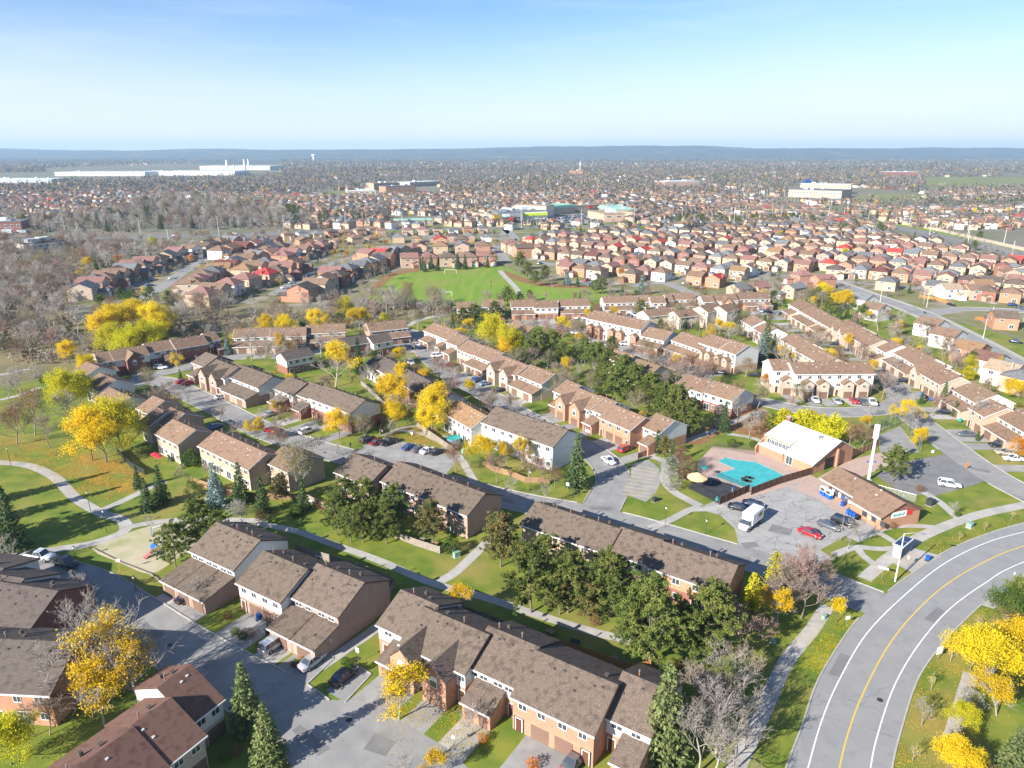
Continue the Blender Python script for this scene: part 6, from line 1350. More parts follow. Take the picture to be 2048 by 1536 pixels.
CARS = '''550,1293,57,van,silver,on the driveway below the pink brick row
625,1328,57,sedan,silver,in the kerbed bay beside the path
688,1357,57,sedan,black,in the kerbed bay across the path
1150,1526,52,sedan,grey,at the orange brick garages
378,1198,57,sedan,black,under the small bare tree by green bins
82,1118,-12,pickup,white,at the corner of the park lot
132,1131,-25,pickup,black,beside the white pickup at the park
1478,1020,-28,sedan,black,by the dark pool fence
1506,1013,-28,sedan,navy,tight against the pool fence
1620,1071,-47,sedan,red,in the cracked car park
1658,1056,-47,sedan,grey,between the red and black cars
1686,1049,-47,suv,black,nearest the store's blue bins
1898,973,-22,suv,white,alone in the rear car park
541,864,147,sedan,red,on the bending street
614,866,52,suv,white,on the driveway by the orange shrubs
541,831,52,sedan,silver,on the driveway below the pink garages
443,797,48,sedan,white,beside the narrow grass strips
377,769,45,sedan,red,under the front gable
366,766,45,sedan,red,behind the other red car
322,738,10,suv,white,in front of the arched windows
737,884,45,suv,black,first of three in the bay
757,888,45,sedan,maroon,between two black cars in the bay
778,888,45,pickup,black,at the end of three in the bay
820,898,45,sedan,blue,first of four in the bay
839,902,45,sedan,grey,beside the blue car in the bay
856,905,45,sedan,white,in the middle of the bay
875,907,45,sedan,black,last of four in the bay
430,857,58,sedan,blue,in the shade of the stepped row
875,714,20,suv,white,at the top of the straight street
885,707,20,sedan,silver,behind the white SUV
903,732,30,sedan,maroon,on the straight street drives
957,763,38,suv,blue,below the cream gables
970,770,38,sedan,lightblue,beside the blue SUV
1000,783,38,sedan,navy,on the drive past the gables
818,697,15,sedan,blue,in the shaded court
833,692,15,sedan,white,in the shaded court
845,698,15,sedan,navy,in the shaded court
803,686,5,suv,black,in the shaded court
820,728,-60,pickup,white,outside the dark-roofed block
985,823,-55,pickup,white,beside the tan roof
1076,796,30,sedan,navy,behind the white gable end
1186,863,42,suv,white,at the orange brick garages by pines
1250,902,42,suv,red,beside the low brick wall
1217,925,-62,sedan,white,driving past the curved bay
1250,690,12,suv,white,below the tall white row
1139,661,12,sedan,silver,on the round green
1152,668,8,sedan,white,near the round green
1130,640,-88,sedan,black,at the field-side garages
1152,637,-88,sedan,white,left of pair at the field-side garages
1166,637,-88,sedan,white,right of pair at the field-side garages
979,642,-88,pickup,blue,between the two field-side pines
975,660,10,sedan,navy,under the tall pines
1235,632,-85,sedan,blue,at the white row by the field
1257,633,-85,sedan,silver,at the white row by the field
1269,632,-85,suv,white,at the white row by the field
1630,803,-95,sedan,white,first of five below the bright white row
1674,806,-95,sedan,silver,below the bright white row
1708,805,-95,sedan,red,below the bright white row
1726,808,-95,suv,grey,between the red car and white pickup
1742,808,-95,pickup,white,below the bright white row
1888,828,170,sedan,black,on the drive below the small spruce
1933,872,170,sedan,grey,beside the columnar cedar
1997,894,170,suv,black,below the peach brick garages
2010,909,170,sedan,beige,behind the black SUV
2026,921,170,sedan,white,next to the orange tree
1807,764,160,sedan,black,below the cream gable
1778,738,160,sedan,navy,on the shaded cream-row drive
1700,703,160,sedan,navy,under the thin golden tree
1670,690,160,sedan,black,on the upper cream-row drive
1652,674,165,suv,white,on the upper cream-row drive
1618,656,160,sedan,blue,on the top court drive
1597,648,160,sedan,red,on the top court drive
1604,650,160,sedan,grey,beside the red car on the top court
1563,630,160,sedan,black,below the stepped cream row
1520,624,-80,suv,silver,in front of the brick garage
1535,625,-80,suv,navy,in front of the brick garage
2018,659,5,sedan,maroon,on the drive across the residential street
2031,686,-40,sedan,navy,on the residential street
1902,611,-80,sedan,black,on the dark drive of peach brick house
2025,612,10,suv,blue,beside the peach brick house
2040,618,-80,sedan,grey,beside the peach brick house
1440,748,150,sedan,black,behind the bare tree by the peach gable
1508,753,165,sedan,black,on the lawn below the peach gable'''
for ln in CARS.split('\n'):
    x, y, hd, t_, c, pl = ln.split(',', 5); car(G(float(x), float(y)), float(hd), t_, c, pl, full=float(y) > 780)
AVENUE_CARS = [(1530, 392, 'white'), (1600, 408, 'grey'), (1660, 425, 'black'), (1748, 436, 'navy'), (1868, 466, 'black'), (1700, 433, 'white'), (1780, 433, 'red'), (350, 472, 'white'), (300, 476, 'blue'), (470, 468, 'white'), (640, 462, 'grey'), (795, 459, 'navy'), (1140, 453, 'blue'), (1345, 447, 'white'), (1420, 445, 'black'), (1025, 456, 'red')]
for x, y, c in AVENUE_CARS: car(G(x, y), -40 if x > 1480 else 5, ('sedan', 'suv')[int(x) % 2], c, 'driving on the wide avenue', False, 'vehicles on the avenue')
for p, h in FARCARS:
    if all((p[0] - a) ** 2 + (p[1] - b) ** 2 > 30 for a, b in HOUSES): car(p, h, HRNG.choice(('sedan', 'suv', 'van')), HRNG.choice(('white', 'silver', 'black', 'grey', 'blue', 'red')), 'between the straight rows of detached houses', False, 'cars parked among the detached houses')
for x, y, c in ((308, 560, 'white'), (318, 552, 'silver'), (325, 545, 'grey'), (300, 572, 'blue'), (570, 577, 'white'), (585, 567, 'silver'), (600, 560, 'black'), (620, 550, 'white'), (345, 558, 'white'), (1395, 578, 'black'), (1405, 577, 'white'), (1380, 570, 'grey'), (1370, 568, 'silver')): car(G(x, y), 40, 'sedan', c, 'parked on the curving streets', False, 'cars parked on the curving streets')
# box truck
def truck():
    p = G(1499, 1052); e = empty('box_truck', (p.x, p.y, .02), rad(-133)); tag(e, 'white box delivery truck with yellow-green side graphic in the cracked car park', 'truck')
    MB().box(-3.6, 1.35, -1.15, 1.15, .95, 3.35, 'paint_white').ob('cargo_box', e)
    MB().box(-3.45, 1.2, -1.06, 1.06, 3.352, 3.40, 'metal_white').ob('box_roof', e)
    for s_ in (-1, 1): MB().box(-3.2, -.6, s_ * 1.152 - .006, s_ * 1.152 + .006, 1.5, 3.0, 'paint_silver').box(-2.9, -1.3, s_ * 1.16 - .006, s_ * 1.16 + .006, 1.9, 2.7, 'leaf_lime').ob('side_graphic', e)
    b = MB(); loft(b, [(1.4, 1.0, .5, 1.5), (2.4, 1.0, .45, 1.5), (3.1, .95, .5, 1.2), (3.45, .8, .6, 1.0)], 'paint_white'); b.ob('cab', e)
    g = MB(); frustum(g, 1.4, 2.75, .96, 1.48, 1.42, 2.1, .85, 2.2, 'glass'); g.ob('window_glass', e); MB().box(1.38, 2.14, -.88, .88, 2.202, 2.28, 'paint_white').ob('cab_roof', e)
    for x in (-2.4, 2.5):
        for s_ in (-1, 1): w_ = ob('wheel', WHEEL, e, (x, s_ * .95, .4), 0, (.4, 1.3, .4)); ob('rim', RIM, w_)
    for s_ in (-1, 1): ob('headlight', HEADL, e, (3.38, s_ * .62, .85)); ob('wing_mirror', MIRR, e, (2.3, s_ * 1.15, 1.6)); ob('taillight', TAILL, e, (-3.62, s_ * .95, .8))
    MB().box(-3.6, 2.4, -.6, .6, .5, .9, 'metal_dark').ob('chassis', e)
truck()
# ================================================================ POOL, STORE, PARK, STREET FURNITURE, LARGE BUILDINGS
def frame(p0, p1):
    """heading of the ground line p0 -> p1"""
    d = p1 - p0; return math.atan2(d.y, d.x), d.length
FPAN = {}
def fence_panel(mat, n=10):
    if mat not in FPAN:
        b = MB()
        for k in range(n): b.box(k / n + .004, (k + 1) / n - .004, -.012 + .012 * (k % 2), .012 + .012 * (k % 2), .06, 1 - .01 * (k * 7 % 3), mat)
        b.box(0, 1, .03, .07, .2, .26, mat).box(0, 1, .03, .07, .8, .86, mat); FPAN[mat] = b.mesh('fence_panel')
        FPAN[mat + 'p'] = MB().box(-.06, .06, -.06, .06, 0, 1.06, mat).mesh('fence_post')
    return FPAN[mat], FPAN[mat + 'p']
def fence(px, h, mat, label, step=2.4, pts=None, name='fence', cat='fence'):
    P = pts or pgs(px); e = empty(name, (P[0].x, P[0].y, 0)); tag(e, label, cat, 'fences of the estate'); a, b = fence_panel(mat)
    for i in range(len(P) - 1):
        d = P[i + 1] - P[i]; n = max(1, round(d.length / step)); hd = math.atan2(d.y, d.x)
        for k in range(n):
            q = P[i] + d * (k / n) - P[0]; ob('fence_panel', a, e, (q.x, q.y, 0), hd, (d.length / n, 1, h)); ob('fence_post', b, e, (q.x, q.y, 0), hd, (1, 1, h))
    q = P[-1] - P[0]; ob('fence_post', b, e, (q.x, q.y, 0), 0, (1, 1, h)); return e
def chain(px, h, label, step=3.0, mat='metal_dark', cells=6):
    P = pgs(px); e = empty('chain_link_fence', (P[0].x, P[0].y, 0)); tag(e, label, 'fence', 'wire fences')
    key = f'chain{h}{mat}'
    if key not in FPAN:
        b = MB()
        for k in range(1, 12): b.bar((k / 12, 0, 0), (k / 12, 0, 1), .006, mat, 3)
        for k in range(1, 9): b.bar((0, 0, k / 9), (1, 0, k / 9), .006, mat, 3)
        b.bar((0, 0, 1), (1, 0, 1), .022, mat); FPAN[key] = b.mesh('wire_panel'); FPAN[key + 'p'] = MB().cyl(0, 0, 0, 1.02, .035, None, mat, 6).mesh('fence_post')
    for i in range(len(P) - 1):
        d = P[i + 1] - P[i]; n = max(1, round(d.length / step)); hd = math.atan2(d.y, d.x)
        for k in range(n + (i == len(P) - 2)):
            q = P[i] + d * (k / n) - P[0]; ob('fence_post', FPAN[key + 'p'], e, (q.x, q.y, 0), hd, (1, 1, h))
            if k < n: ob('wire_panel', FPAN[key], e, (q.x, q.y, 0), hd, (d.length / n, 1, h))
# ---- swimming pool
def pool():
    pts = smooth(pgs([(1433, 923), (1450, 915), (1474, 920), (1512, 924), (1548, 940), (1574, 954), (1540, 968), (1497, 979), (1462, 966), (1426, 952), (1440, 945), (1468, 938)]), 1, True)
    b = MB().ext([(p.x, p.y) for p in pts], .03, .10, 'z', 'pool_cover'); o = b.ob('pool_cover'); tag(o, 'taut teal winter cover over the swimming pool with a brown puddle', 'pool cover')
    e = empty('pool_edge', (pts[0].x, pts[0].y, 0)); tag(e, 'pale stone coping round the covered swimming pool', 'pool edge')
    for i in range(len(pts)):
        a, c = pts[i], pts[(i + 1) % len(pts)]; d = c - a; MB().box(0, d.length, -.32, 0.0, 0.017, .13, 'concrete').ob('coping_stone', e, loc=(a.x - pts[0].x, a.y - pts[0].y, 0), rz=math.atan2(d.y, d.x))
    for x, y, r in ((1490, 961, .9), (1496, 955, .8), (1503, 957, .75), (1497, 963, .9), (1487, 957, .6)):
        p = G(x, y); MB().cyl(p.x, p.y, .1005, .106, r, r, 'puddle', 14).ob('puddle', o)
    # straps of the cover
    hd, _ = frame(G(1426, 952), G(1497, 979)); u = Vector((math.cos(hd), math.sin(hd))); v = Vector((-u.y, u.x)); A = G(1497, 979)
pool()
def pool_house():
    hd, L = frame(G(1559, 851, 6.4), G(1668, 892, 6.4)); fr = G(1623, 949)
    e = empty('pool_house', (fr.x, fr.y, 0), hd); tag(e, 'brick pool house with a wide sloping white metal roof', 'building')
    D = (G(1700, 918) - fr).length * .97; yr = D * .62; zr = 6.4
    # local x from -L (left) to 0 (right gable); y from 0 (pool side) to D
    cut = -L * .52
    MB().ext([(0, 0), (D, 0), (D, 3.4), (yr, zr - .15), (0, 2.5)], cut, 0, 'x', 'brick_orange').ob('wall', e)
    MB().ext([(1.6, 0), (D, 0), (D, 3.4), (yr, zr - .15), (3.0, 4.1), (1.6, 4.1)], -L, cut - .01, 'x', 'brick_orange').ob('wall', e)
    MB().ext([(-.4, 2.42), (yr, zr), (D + .4, 3.2), (D + .4, 3.4), (yr, zr + .2), (-.4, 2.62)][::-1], cut, .4, 'x', 'metal_white').ob('roof', e)
    MB().ext([(2.0, 4.0), (yr, zr - .004), (D + .4, 3.196), (D + .4, 3.396), (yr, zr + .196), (2.0, 4.2)][::-1], -L - .4, cut - .01, 'x', 'metal_white').ob('roof', e)
    MB().box(-L, cut - .02, -.6, 1.58, 2.3, 2.5, 'metal_white').ob('lower_roof', e); MB().box(-L + .1, cut - .1, -.2, 1.55, 0, 2.3, 'brick_orange').ob('lower_wall', e)
    MB().ext([(-1.0, 0), (2.2, 0), (2.2, 3.8), (-1.0, 1.6)], -L - .5, -L - .12, 'x', 'brick_orange').ob('wing_wall', e)
    for k in range(6):
        x = -L + 1.0 + k * (L * .48 - 1.5) / 5.4; w_ = ob('window', WIN, e, (x + .6, 1.58, 2.6), 0, (1.25, 1, 1.35)); ob('pane', PANE, w_)
    d_ = ob('glass_door', PATIO, e, (cut + 1.6, -.02, .05), 0, (1.8, 1, 2.2)); ob('pane', PPANE, d_)
    MB().box(-.02, .03, D * .30, D * .52, .05, 2.9, 'plastic_black').ob('painted_entrance_shade', e)  # thin black sheet on a flat gable paints the shade of a recessed entrance
    MB().box(-.3, .5, D * .56, D * .60, 0, 4.6, 'brick_orange').ob('buttress', e)
    for k in range(int(L / .8)):
        x = -L + .2 + k * .8; y_, z_ = (-.4, 2.62) if x > cut else (2.0, 4.2)
        MB().ext([(y_, z_ + .002), (yr, zr + .202), (D + .4, 3.402), (D + .4, 3.44), (yr, zr + .24), (y_, z_ + .04)][::-1], x - .03, x + .03, 'x', 'metal_white').ob('roof_seam', e)
    ob('vent_pipe', VPIPE, e, (-L * .28, yr - 2.0, zr - 1.0), 0, (1.5, 1.5, 1.5)); ob('vent_pipe', VPIPE, e, (-L * .25, yr - 1.6, zr - .8), 0, (1.3, 1.3, 1.3))
    ob('chimney', CHIM, e, (-L + .2, yr + .8, zr - .8), 0, (1.3, 1.5, 1.0))
pool_house()
def store():
    A, B = G(1636, 964, 2.9), G(1760, 1036, 2.9); hd, L = frame(A, B)
    e = empty('corner_store', (A.x, A.y, 0), hd); tag(e, 'small brick corner store with a broad brown shingle roof and poster windows', 'shop')
    D = 10.5; yr = 5.6; zr = 5.3; c1 = L * .53
    MB().box(c1, L, .6, D, 0, 2.85, 'brick_orange').ob('wall', e); MB().box(0.3, c1 - .01, 2.4, D, 0, 2.85, 'brick_orange').ob('wall', e)
    MB().ext([(.6, 2.86), (D, 2.86), (yr, zr - .1)], L - .3, L, 'x', 'brick_red').ob('gable_wall', e); MB().ext([(1.6, 2.86), (D, 2.86), (yr, zr - .1)], .3, .6, 'x', 'brick_red').ob('gable_wall', e)
    for x0, x1, y0 in ((-.4, c1 - .01, .9), (c1, L + .4, -.2)):
        zz = zr - (yr - y0) * (zr - 2.8) / (yr + .2)
        MB().ext([(y0, zz), (yr, zr), (D + .4, 2.9), (D + .4, 3.1), (yr, zr + .2), (y0, zz + .2)][::-1], x0, x1, 'x', 'roof_brown').ob('roof', e)
        MB().box(x0, x1, y0 - .1, y0 - .004, zz - .06, zz + .2, 'trim_white').ob('fascia', e)
    cols = ['plastic_blue', 'trim_white', 'paint_lightblue', 'trim_white', 'plastic_blue', 'paint_lightblue', 'trim_white', 'plastic_red']
    for k in range(8):
        x = 1.0 + k * (c1 - 1.6) / 8; MB().box(x, x + (c1 - 1.6) / 8 - .12, 2.36, 2.42, .5, 2.4, 'glass').ob('shop_window', e)
        MB().box(x + .08, x + (c1 - 1.6) / 8 - .25, 2.33, 2.355, .7 + .3 * (k % 3), 1.5 + .35 * (k % 2), cols[k]).ob('poster', e)
    for k in range(3): MB().box(c1 + 3.2 + k * 2.3, c1 + 4.4 + k * 2.3, .55, .62, 1.0, 2.1, 'glass').ob('window', e)
    MB().box(c1 + 4.6, c1 + 5.6, .52, .58, .9, 1.7, 'fabric_tan').ob('notice_board', e)
    MB().box(L + .002, L + .10, 3.0, 6.8, 2.2, 3.5, 'trim_white').ob('sign_board', e); MB().box(L + .002, L + .09, 6.85, 8.3, 2.3, 3.3, 'plastic_red').ob('sign_board', e)
    sg = MB()
    for k in range(7): sg.box(L + .101, L + .12, 3.4 + k * .42, 3.4 + k * .42 + .30, 2.55, 2.95 + .2 * (k % 3 == 0), 'plastic_teal')
    sg.ob('sign_lettering', e)
    for k, (x, y) in enumerate(((c1 + 2.5, 5.5), (L * .7, 4), (L * .3, 5))): ob('small_vent', SVENT, e, (x, y, zr - (yr - y) * .43 + .2))
    for k in range(3): ob_ = tag(BIN('plastic_blue', e.matrix_basis @ Vector((c1 + .6 + k * .85, -.35, .02)), hd), 'blue recycling cart lined up under the store eave', 'bin', 'blue carts by the store')
    tag(BIN('plastic_black', e.matrix_basis @ Vector((c1 + 3.1, -.35, .02)), hd), 'dark cart at the end of the blue carts by the store', 'bin')
    tag(BIN('plastic_blue', e.matrix_basis @ Vector((c1 - 2.6, 1.2, .02)), hd), 'lone blue newspaper box beside the poster windows', 'newspaper box')
    for k in range(2): tag(MB().box(-.7, .7, -.45, .45, 0, 1.0, 'plastic_blue').box(-.72, .72, -.47, .47, 1.0, 1.9, 'trim_white').box(-.6, .6, -.475, -.46, 1.1, 1.8, 'glass').ob('ice_freezer', loc=e.matrix_basis @ Vector((.9 + k * 1.7, 1.1, .02)), rz=hd), 'white and blue ice freezer at the store corner', 'freezer', 'ice freezers at the store')
    for k in range(3):
        a = tag(MB().box(-.9, .9, -.8, .8, 0, 1.5, 'metal_white').box(-.8, .8, -.82, -.79, .3, 1.2, 'metal_grey').cyl(0, 0, 1.5, 1.56, .5, .5, 'metal_dark', 10).ob('equipment_cabinet', loc=e.matrix_basis @ Vector((6.5 + k * 3.2, D + 2.0, .02)), rz=hd), 'pale metal equipment cabinet in the fenced strip behind the store', 'cabinet', 'cabinets behind the store')
def BIN(mat, loc, rz=0):
    key = 'bin' + mat
    if key not in FPAN:
        b = MB(); frustum(b, -.26, .26, .3, .08, -.32, .32, .36, .98, mat); b.box(-.35, .36, -.38, .38, .985, 1.06, mat); FPAN[key] = b.mesh('wheelie_bin')
        FPAN[key + 'w'] = MB().ext([(-.3 + .11 * math.cos(t_), .11 + .11 * math.sin(t_)) for t_ in np.arange(8) * .785], -.36, .36, 'y', 'tyre').mesh('bin_wheels')
    e = ob('wheelie_bin', FPAN[key], None, loc, rz); ob('wheel_axle', FPAN[key + 'w'], e); return e
store()
chain([(1426, 952), (1462, 967), (1497, 980)], 1.3, 'low black wire fence between splash pad and pool')
fence([(1439, 1010), (1466, 998), (1498, 984)], 1.9, 'timber_dark', 'dark brown board fence along the splash pad corner', 1.9)
fence([(1502, 990), (1560, 968), (1623, 949)], 1.9, 'timber_dark', 'dark brown board fence between pool and cracked car park', 1.9)
fence([(1700, 918), (1740, 900), (1757, 892)], 2.0, 'timber', 'brown timber fence between pool house and yellow hedge', 1.8)
chain([(1376, 978), (1405, 990), (1439, 1010)], 1.6, 'black wire fence on the lawn side of the splash pad')
chain([(1410, 895), (1440, 898), (1475, 903), (1508, 910)], 1.8, 'black wire fence along the pool path')
chain([(1752, 868), (1800, 850), (1815, 862), (1835, 888), (1840, 905)], 4.0, 'tall wire fence around the hard court', mat='metal_grey')
chain([(1700, 960), (1755, 985), (1830, 1005)], 1.8, 'wire fence behind the store cabinets', mat='metal_grey')
sheet('splash_pad', pgs([(1376, 976), (1392, 958), (1415, 956), (1462, 968), (1497, 982), (1440, 1008)]), .019, 'rubber_black')
def canopy():
    p = G(1393, 978); e = empty('canopy_umbrella', (p.x, p.y, 0)); tag(e, 'large tan fabric shade umbrella beside the splash pad', 'umbrella')
    b = MB(); n = 10; r = 2.3
    for j in range(n):
        a0, a1 = 6.2832 * j / n, 6.2832 * (j + 1) / n; b.poly([(r * math.cos(a0), r * math.sin(a0), 3.0), (r * math.cos(a1), r * math.sin(a1), 3.0), (0, 0, 4.1)], 'fabric_tan'); b.poly([(r * math.cos(a0), r * math.sin(a0), 2.75), (r * math.cos(a1), r * math.sin(a1), 2.75), (r * math.cos(a1), r * math.sin(a1), 3.0), (r * math.cos(a0), r * math.sin(a0), 3.0)], 'fabric_tan')
    b.ob('canopy', e); MB().cyl(0, 0, 0, 4.1, .07, .06, 'metal_dark').ob('pole', e)
    for j in range(5): MB().bar((0, 0, 3.6), (2.2 * math.cos(j * 1.2566), 2.2 * math.sin(j * 1.2566), 2.95), .025, 'metal_dark').ob('rib', e)
canopy()
def splash():
    p = G(1407, 958); e = empty('water_feature', (p.x, p.y, 0)); tag(e, 'teal flower-shaped water feature on a pole at the pool corner', 'water feature')
    MB().cyl(0, 0, 0, 3.0, .06, .06, 'metal_grey').ob('pole', e)
    for j in range(6): MB().cyl(.45 * math.cos(j * 1.047), .45 * math.sin(j * 1.047), 2.9, 3.05, .3, .3, 'plastic_teal', 10).ob('petal', e)
    for i, (x, y) in enumerate(((1421, 968), (1464, 988))):
        q = G(x, y); o = tag(MB().cyl(0, 0, 0, 1.5, .14, .14, 'paint_lightblue', 10).cyl(0, 0, 1.5, 1.62, .22, .22, 'plastic_blue', 10).ob('water_bollard', loc=(q.x, q.y, .02)), 'pale blue spray bollard on the black splash pad', 'bollard', 'spray bollards')
    q = G(1434, 1000); tag(MB().cyl(0, 0, 0, .5, .5, .25, 'plastic_teal', 12).cyl(0, 0, .5, .9, .25, .1, 'plastic_teal', 12).ob('water_dome', loc=(q.x, q.y, .02)), 'small teal spray dome in the splash pad corner', 'water feature')
splash()
def monopole():
    p = G(1737, 960); e = empty('cell_tower', (p.x, p.y, 0)); tag(e, 'white monopole cell tower with cylindrical top behind the store', 'tower')
    MB().cyl(0, 0, 0, 10.4, .34, .30, 'trim_white', 16).ob('mast', e); MB().cyl(0, 0, 10.4, 13.6, .62, .62, 'trim_white', 18).cyl(0, 0, 10.1, 10.4, .34, .62, 'trim_white', 18).ob('radome', e)
    MB().box(-.55, .55, -.4, .4, .02, .25, 'concrete').ob('footing', e); MB().bar((-.9, 0, 4.6), (.9, 0, 4.6), .05, 'plastic_blue').box(-1.0, -.75, -.15, .15, 4.4, 4.75, 'plastic_blue').box(.75, 1.0, -.15, .15, 4.4, 4.75, 'plastic_blue').ob('antenna_arm', e)
monopole()
# ---- lamp posts
def lamp(p, h, arm, az, label, mat='pole_concrete', name='street_lamp', base=.16, group='street lamps'):
    e = empty(name, (p[0], p[1], 0), az); tag(e, label, 'lamp post', group)
    MB().cyl(0, 0, 0, h, base, base * .55, mat, 8).ob('pole', e)
    if arm:
        b = MB(); pr = None
        for t_ in np.linspace(0, 1, 5):
            q = (arm * t_, 0, h - .15 + .55 * math.sin(t_ * math.pi * .6))
            if pr: b.bar(pr, q, .045, 'metal_grey')
            pr = q
        b.ob('arm', e); MB().box(arm - .1, arm + .75, -.16, .16, pr[2] - .1, pr[2] + .06, 'metal_grey').ob('lamp_head', e)
    else: MB().cyl(0, 0, h, h + .45, .13, .2, 'trim_white', 8).cyl(0, 0, h + .45, h + .52, .25, .12, 'metal_dark', 8).ob('lamp_head', e)
lamp(G(1790, 1163), 9.6, 2.6, rad(-18), 'tall pale concrete street lamp at the bus stop corner')
lamp(G(1680, 1082), 6.0, 1.6, rad(165), 'thin grey lamp post between the black SUV and the bare tree', 'metal_grey', base=.07)
for x, y, h, lb in ((214, 1066, 4.6, 'black park lamp beside the path fork above the sandpit'), (181, 1022, 4.2, 'black park lamp on the shaded path bend'), (22, 932, 4.4, 'pale park lamp at the path by the russet trees')): lamp(G(x, y), h, 0, 0, lb, 'metal_dark', 'park_lamp', .06, 'park lamps')
for x, y, h, lb in ((272, 1183, 2.6, 'short white-topped lamp on the lawn below the sandpit'), (152, 1118, 2.2, 'short lamp beside the black pickup'), (1186, 967, 3.0, 'slim lamp on the corner under the dense spruce'), (1338, 885 + 40, 3.0, 'white-headed lamp at the curved bay path'), (1411, 1068, 2.8, 'dark lamp on the oval lawn by the box truck')): lamp(G(x, y), h, 0, 0, lb, 'metal_dark', 'lawn_lamp', .06, 'lawn lamps')
for i, (x, y) in enumerate(((1966, 678), (2015, 775), (1853, 615), (1980, 650), (1760, 605))): lamp(G(x, y), 8.5, 2.0, rad(60 + 50 * i), 'grey street lamp along the residential street', 'pole_concrete', group='lamps on the residential street')
for i, (x, y) in enumerate(((302, 862), (512, 885), (625, 905), (1060, 980), (1330, 1055), (1560, 790), (1700, 700), (1640, 755), (1800, 850))): lamp(G(x, y), 4.2, 0, 0, 'slim dark lamp beside the townhouse street', 'metal_dark', 'lawn_lamp', .05, 'lamps on the townhouse streets')
# ---- bus shelter and signs
def shelter():
    A, B = G(1800, 1120), G(1826, 1098); hd, L = frame(A, B); L = 4.6
    e = empty('bus_shelter', (A.x, A.y, .045), hd); tag(e, 'glass bus shelter with two dark solar panels on its roof', 'bus shelter')
    for x in (0, L):
        for y in (0, 1.5): MB().box(x - .05, x + .05, y - .05, y + .05, 0, 2.5, 'metal_grey').ob('post', e)
    MB().box(-.15, L + .15, -.2, 1.7, 2.5, 2.66, 'metal_white').ob('roof', e)
    for k in range(2): MB().box(.15 + k * 2.25, 2.2 + k * 2.25, 0, 1.5, 2.70, 2.76, 'solar').ob('solar_panel', e)
    gp, gt2, gb2 = (MATS['pane_clear'], None, None) if 'pane_clear' in MATS else _nodes('pane_clear'); MATS['pane_clear'] = gp
    if gb2: gb2.inputs['Base Color'].default_value = (.75, .85, .88, 1); gb2.inputs['Transmission Weight'].default_value = .75; gb2.inputs['Roughness'].default_value = .05
    for k in range(3): MB().box(.08 + k * L / 3, (k + 1) * L / 3 - .05, 1.48, 1.5, .25, 2.4, 'pane_clear').ob('glass_panel', e)
    MB().box(-.02, .02, .08, 1.42, .2, 2.4, 'trim_white').ob('advert_panel', e); MB().box(.8, L - .8, 1.0, 1.35, .42, .48, 'metal_grey').box(.9, .98, 1.1, 1.2, 0, .42, 'metal_grey').box(L - .98, L - .9, 1.1, 1.2, 0, .42, 'metal_grey').ob('bench', e)
shelter()
def sign(p, h, w_, hh, az, label, col='trim_white', post='metal_grey', double=False, group='small road signs'):
    e = empty('sign', (p[0], p[1], 0), az); tag(e, label, 'sign', group)
    MB().cyl(0, 0, 0, h, .035, None, post, 6).ob('post', e)
    if double: MB().cyl(w_ * .8, 0, 0, h, .035, None, post, 6).ob('post', e)
    MB().box(-w_ / 2 + (w_ * .4 if double else 0), w_ / 2 + (w_ * .4 if double else 0), -.06, -.036, h - hh, h + .02, col).ob('board', e)
for a in ((1763, 1160, 2.6, 1.6, .35, -.6, 'pale street name sign at the entrance corner'), (1813, 1137, 2.6, .35, .6, -.4, 'narrow bus stop flag beside the shelter'), (1693, 1250, 1.7, .8, .6, .2, 'small grey board sign beside the pale yellow tree'), (1875, 1320, 2.4, 1.1, 1.3, .3, 'white board sign on the far verge kerb'), (2023, 1170, 2.6, .3, .5, .2, 'thin bus stop post across the road'),
          (717, 1325, 2.6, .6, .8, -.5, 'white sign on post beside the black sedan bay'), (663, 1307, 2.8, .5, .8, -.5, 'white sign in the hedge by the silver sedan'), (240, 1143, 2.6, .7, .6, .2, 'white sign on a yellow post by the sandpit'), (907, 1493, 1.8, .4, .5, -.5, 'small white sign in the court garden'),
          (765, 875, 2.2, .5, .6, -.3, 'white sign at the corner of the brick gable'), (824, 880, 2.2, .5, .6, -.3, 'white sign among fallen leaves above the bay'), (1135, 985, 2.4, .7, .7, -.4, 'round white sign at the spruce corner'), (1932, 939, 1.6, .8, .9, .2, 'orange construction sign at the car park entrance'), (1988, 800, 2.6, .6, .6, .4, 'yellow warning sign on the residential street')):
    x, y, h, w_, hh, az, lb = a
    sign(G(x, y), h, w_, hh, az, lb, 'plastic_orange' if 'orange' in lb else 'plastic_yellow' if 'yellow warning' in lb else 'trim_white', 'plastic_yellow' if 'yellow post' in lb else 'metal_grey')
for x, y, s_, m_, lb in ((1939, 1055, 1.2, 'box_green', 'pale green utility box on the verge beside the sidewalk'), (913, 1113, 1.2, 'box_green', 'green utility box beside the forked path'), (1860, 1010, 1.5, 'metal_dark', 'dark low transformer box on the store lawn'), (1546, 1286, .7, 'box_green', 'small pale pillar box on the sloping verge'), (1648, 1237, .7, 'box_green', 'small green pillar box beside the yellow street tree'), (1866, 905, .6, 'trim_white', 'white utility box on the court verge'), (928, 905, 1.0, 'box_green', 'green utility box at the fence end'), (1310, 1003, 1.0, 'metal_dark', 'dark bench-like box beside the curved bay')):
    p = G(x, y); b = MB().box(-s_ / 2, s_ / 2, -s_ * .4, s_ * .4, .06, s_ * .85, m_).box(-s_ * .54, s_ * .54, -s_ * .44, s_ * .44, s_ * .85, s_ * .92, m_).box(-s_ * .6, s_ * .6, -s_ * .5, s_ * .5, 0, .06, 'concrete'); tag(b.ob('utility_box', loc=(p.x, p.y, .005), rz=.6), lb, 'utility box')
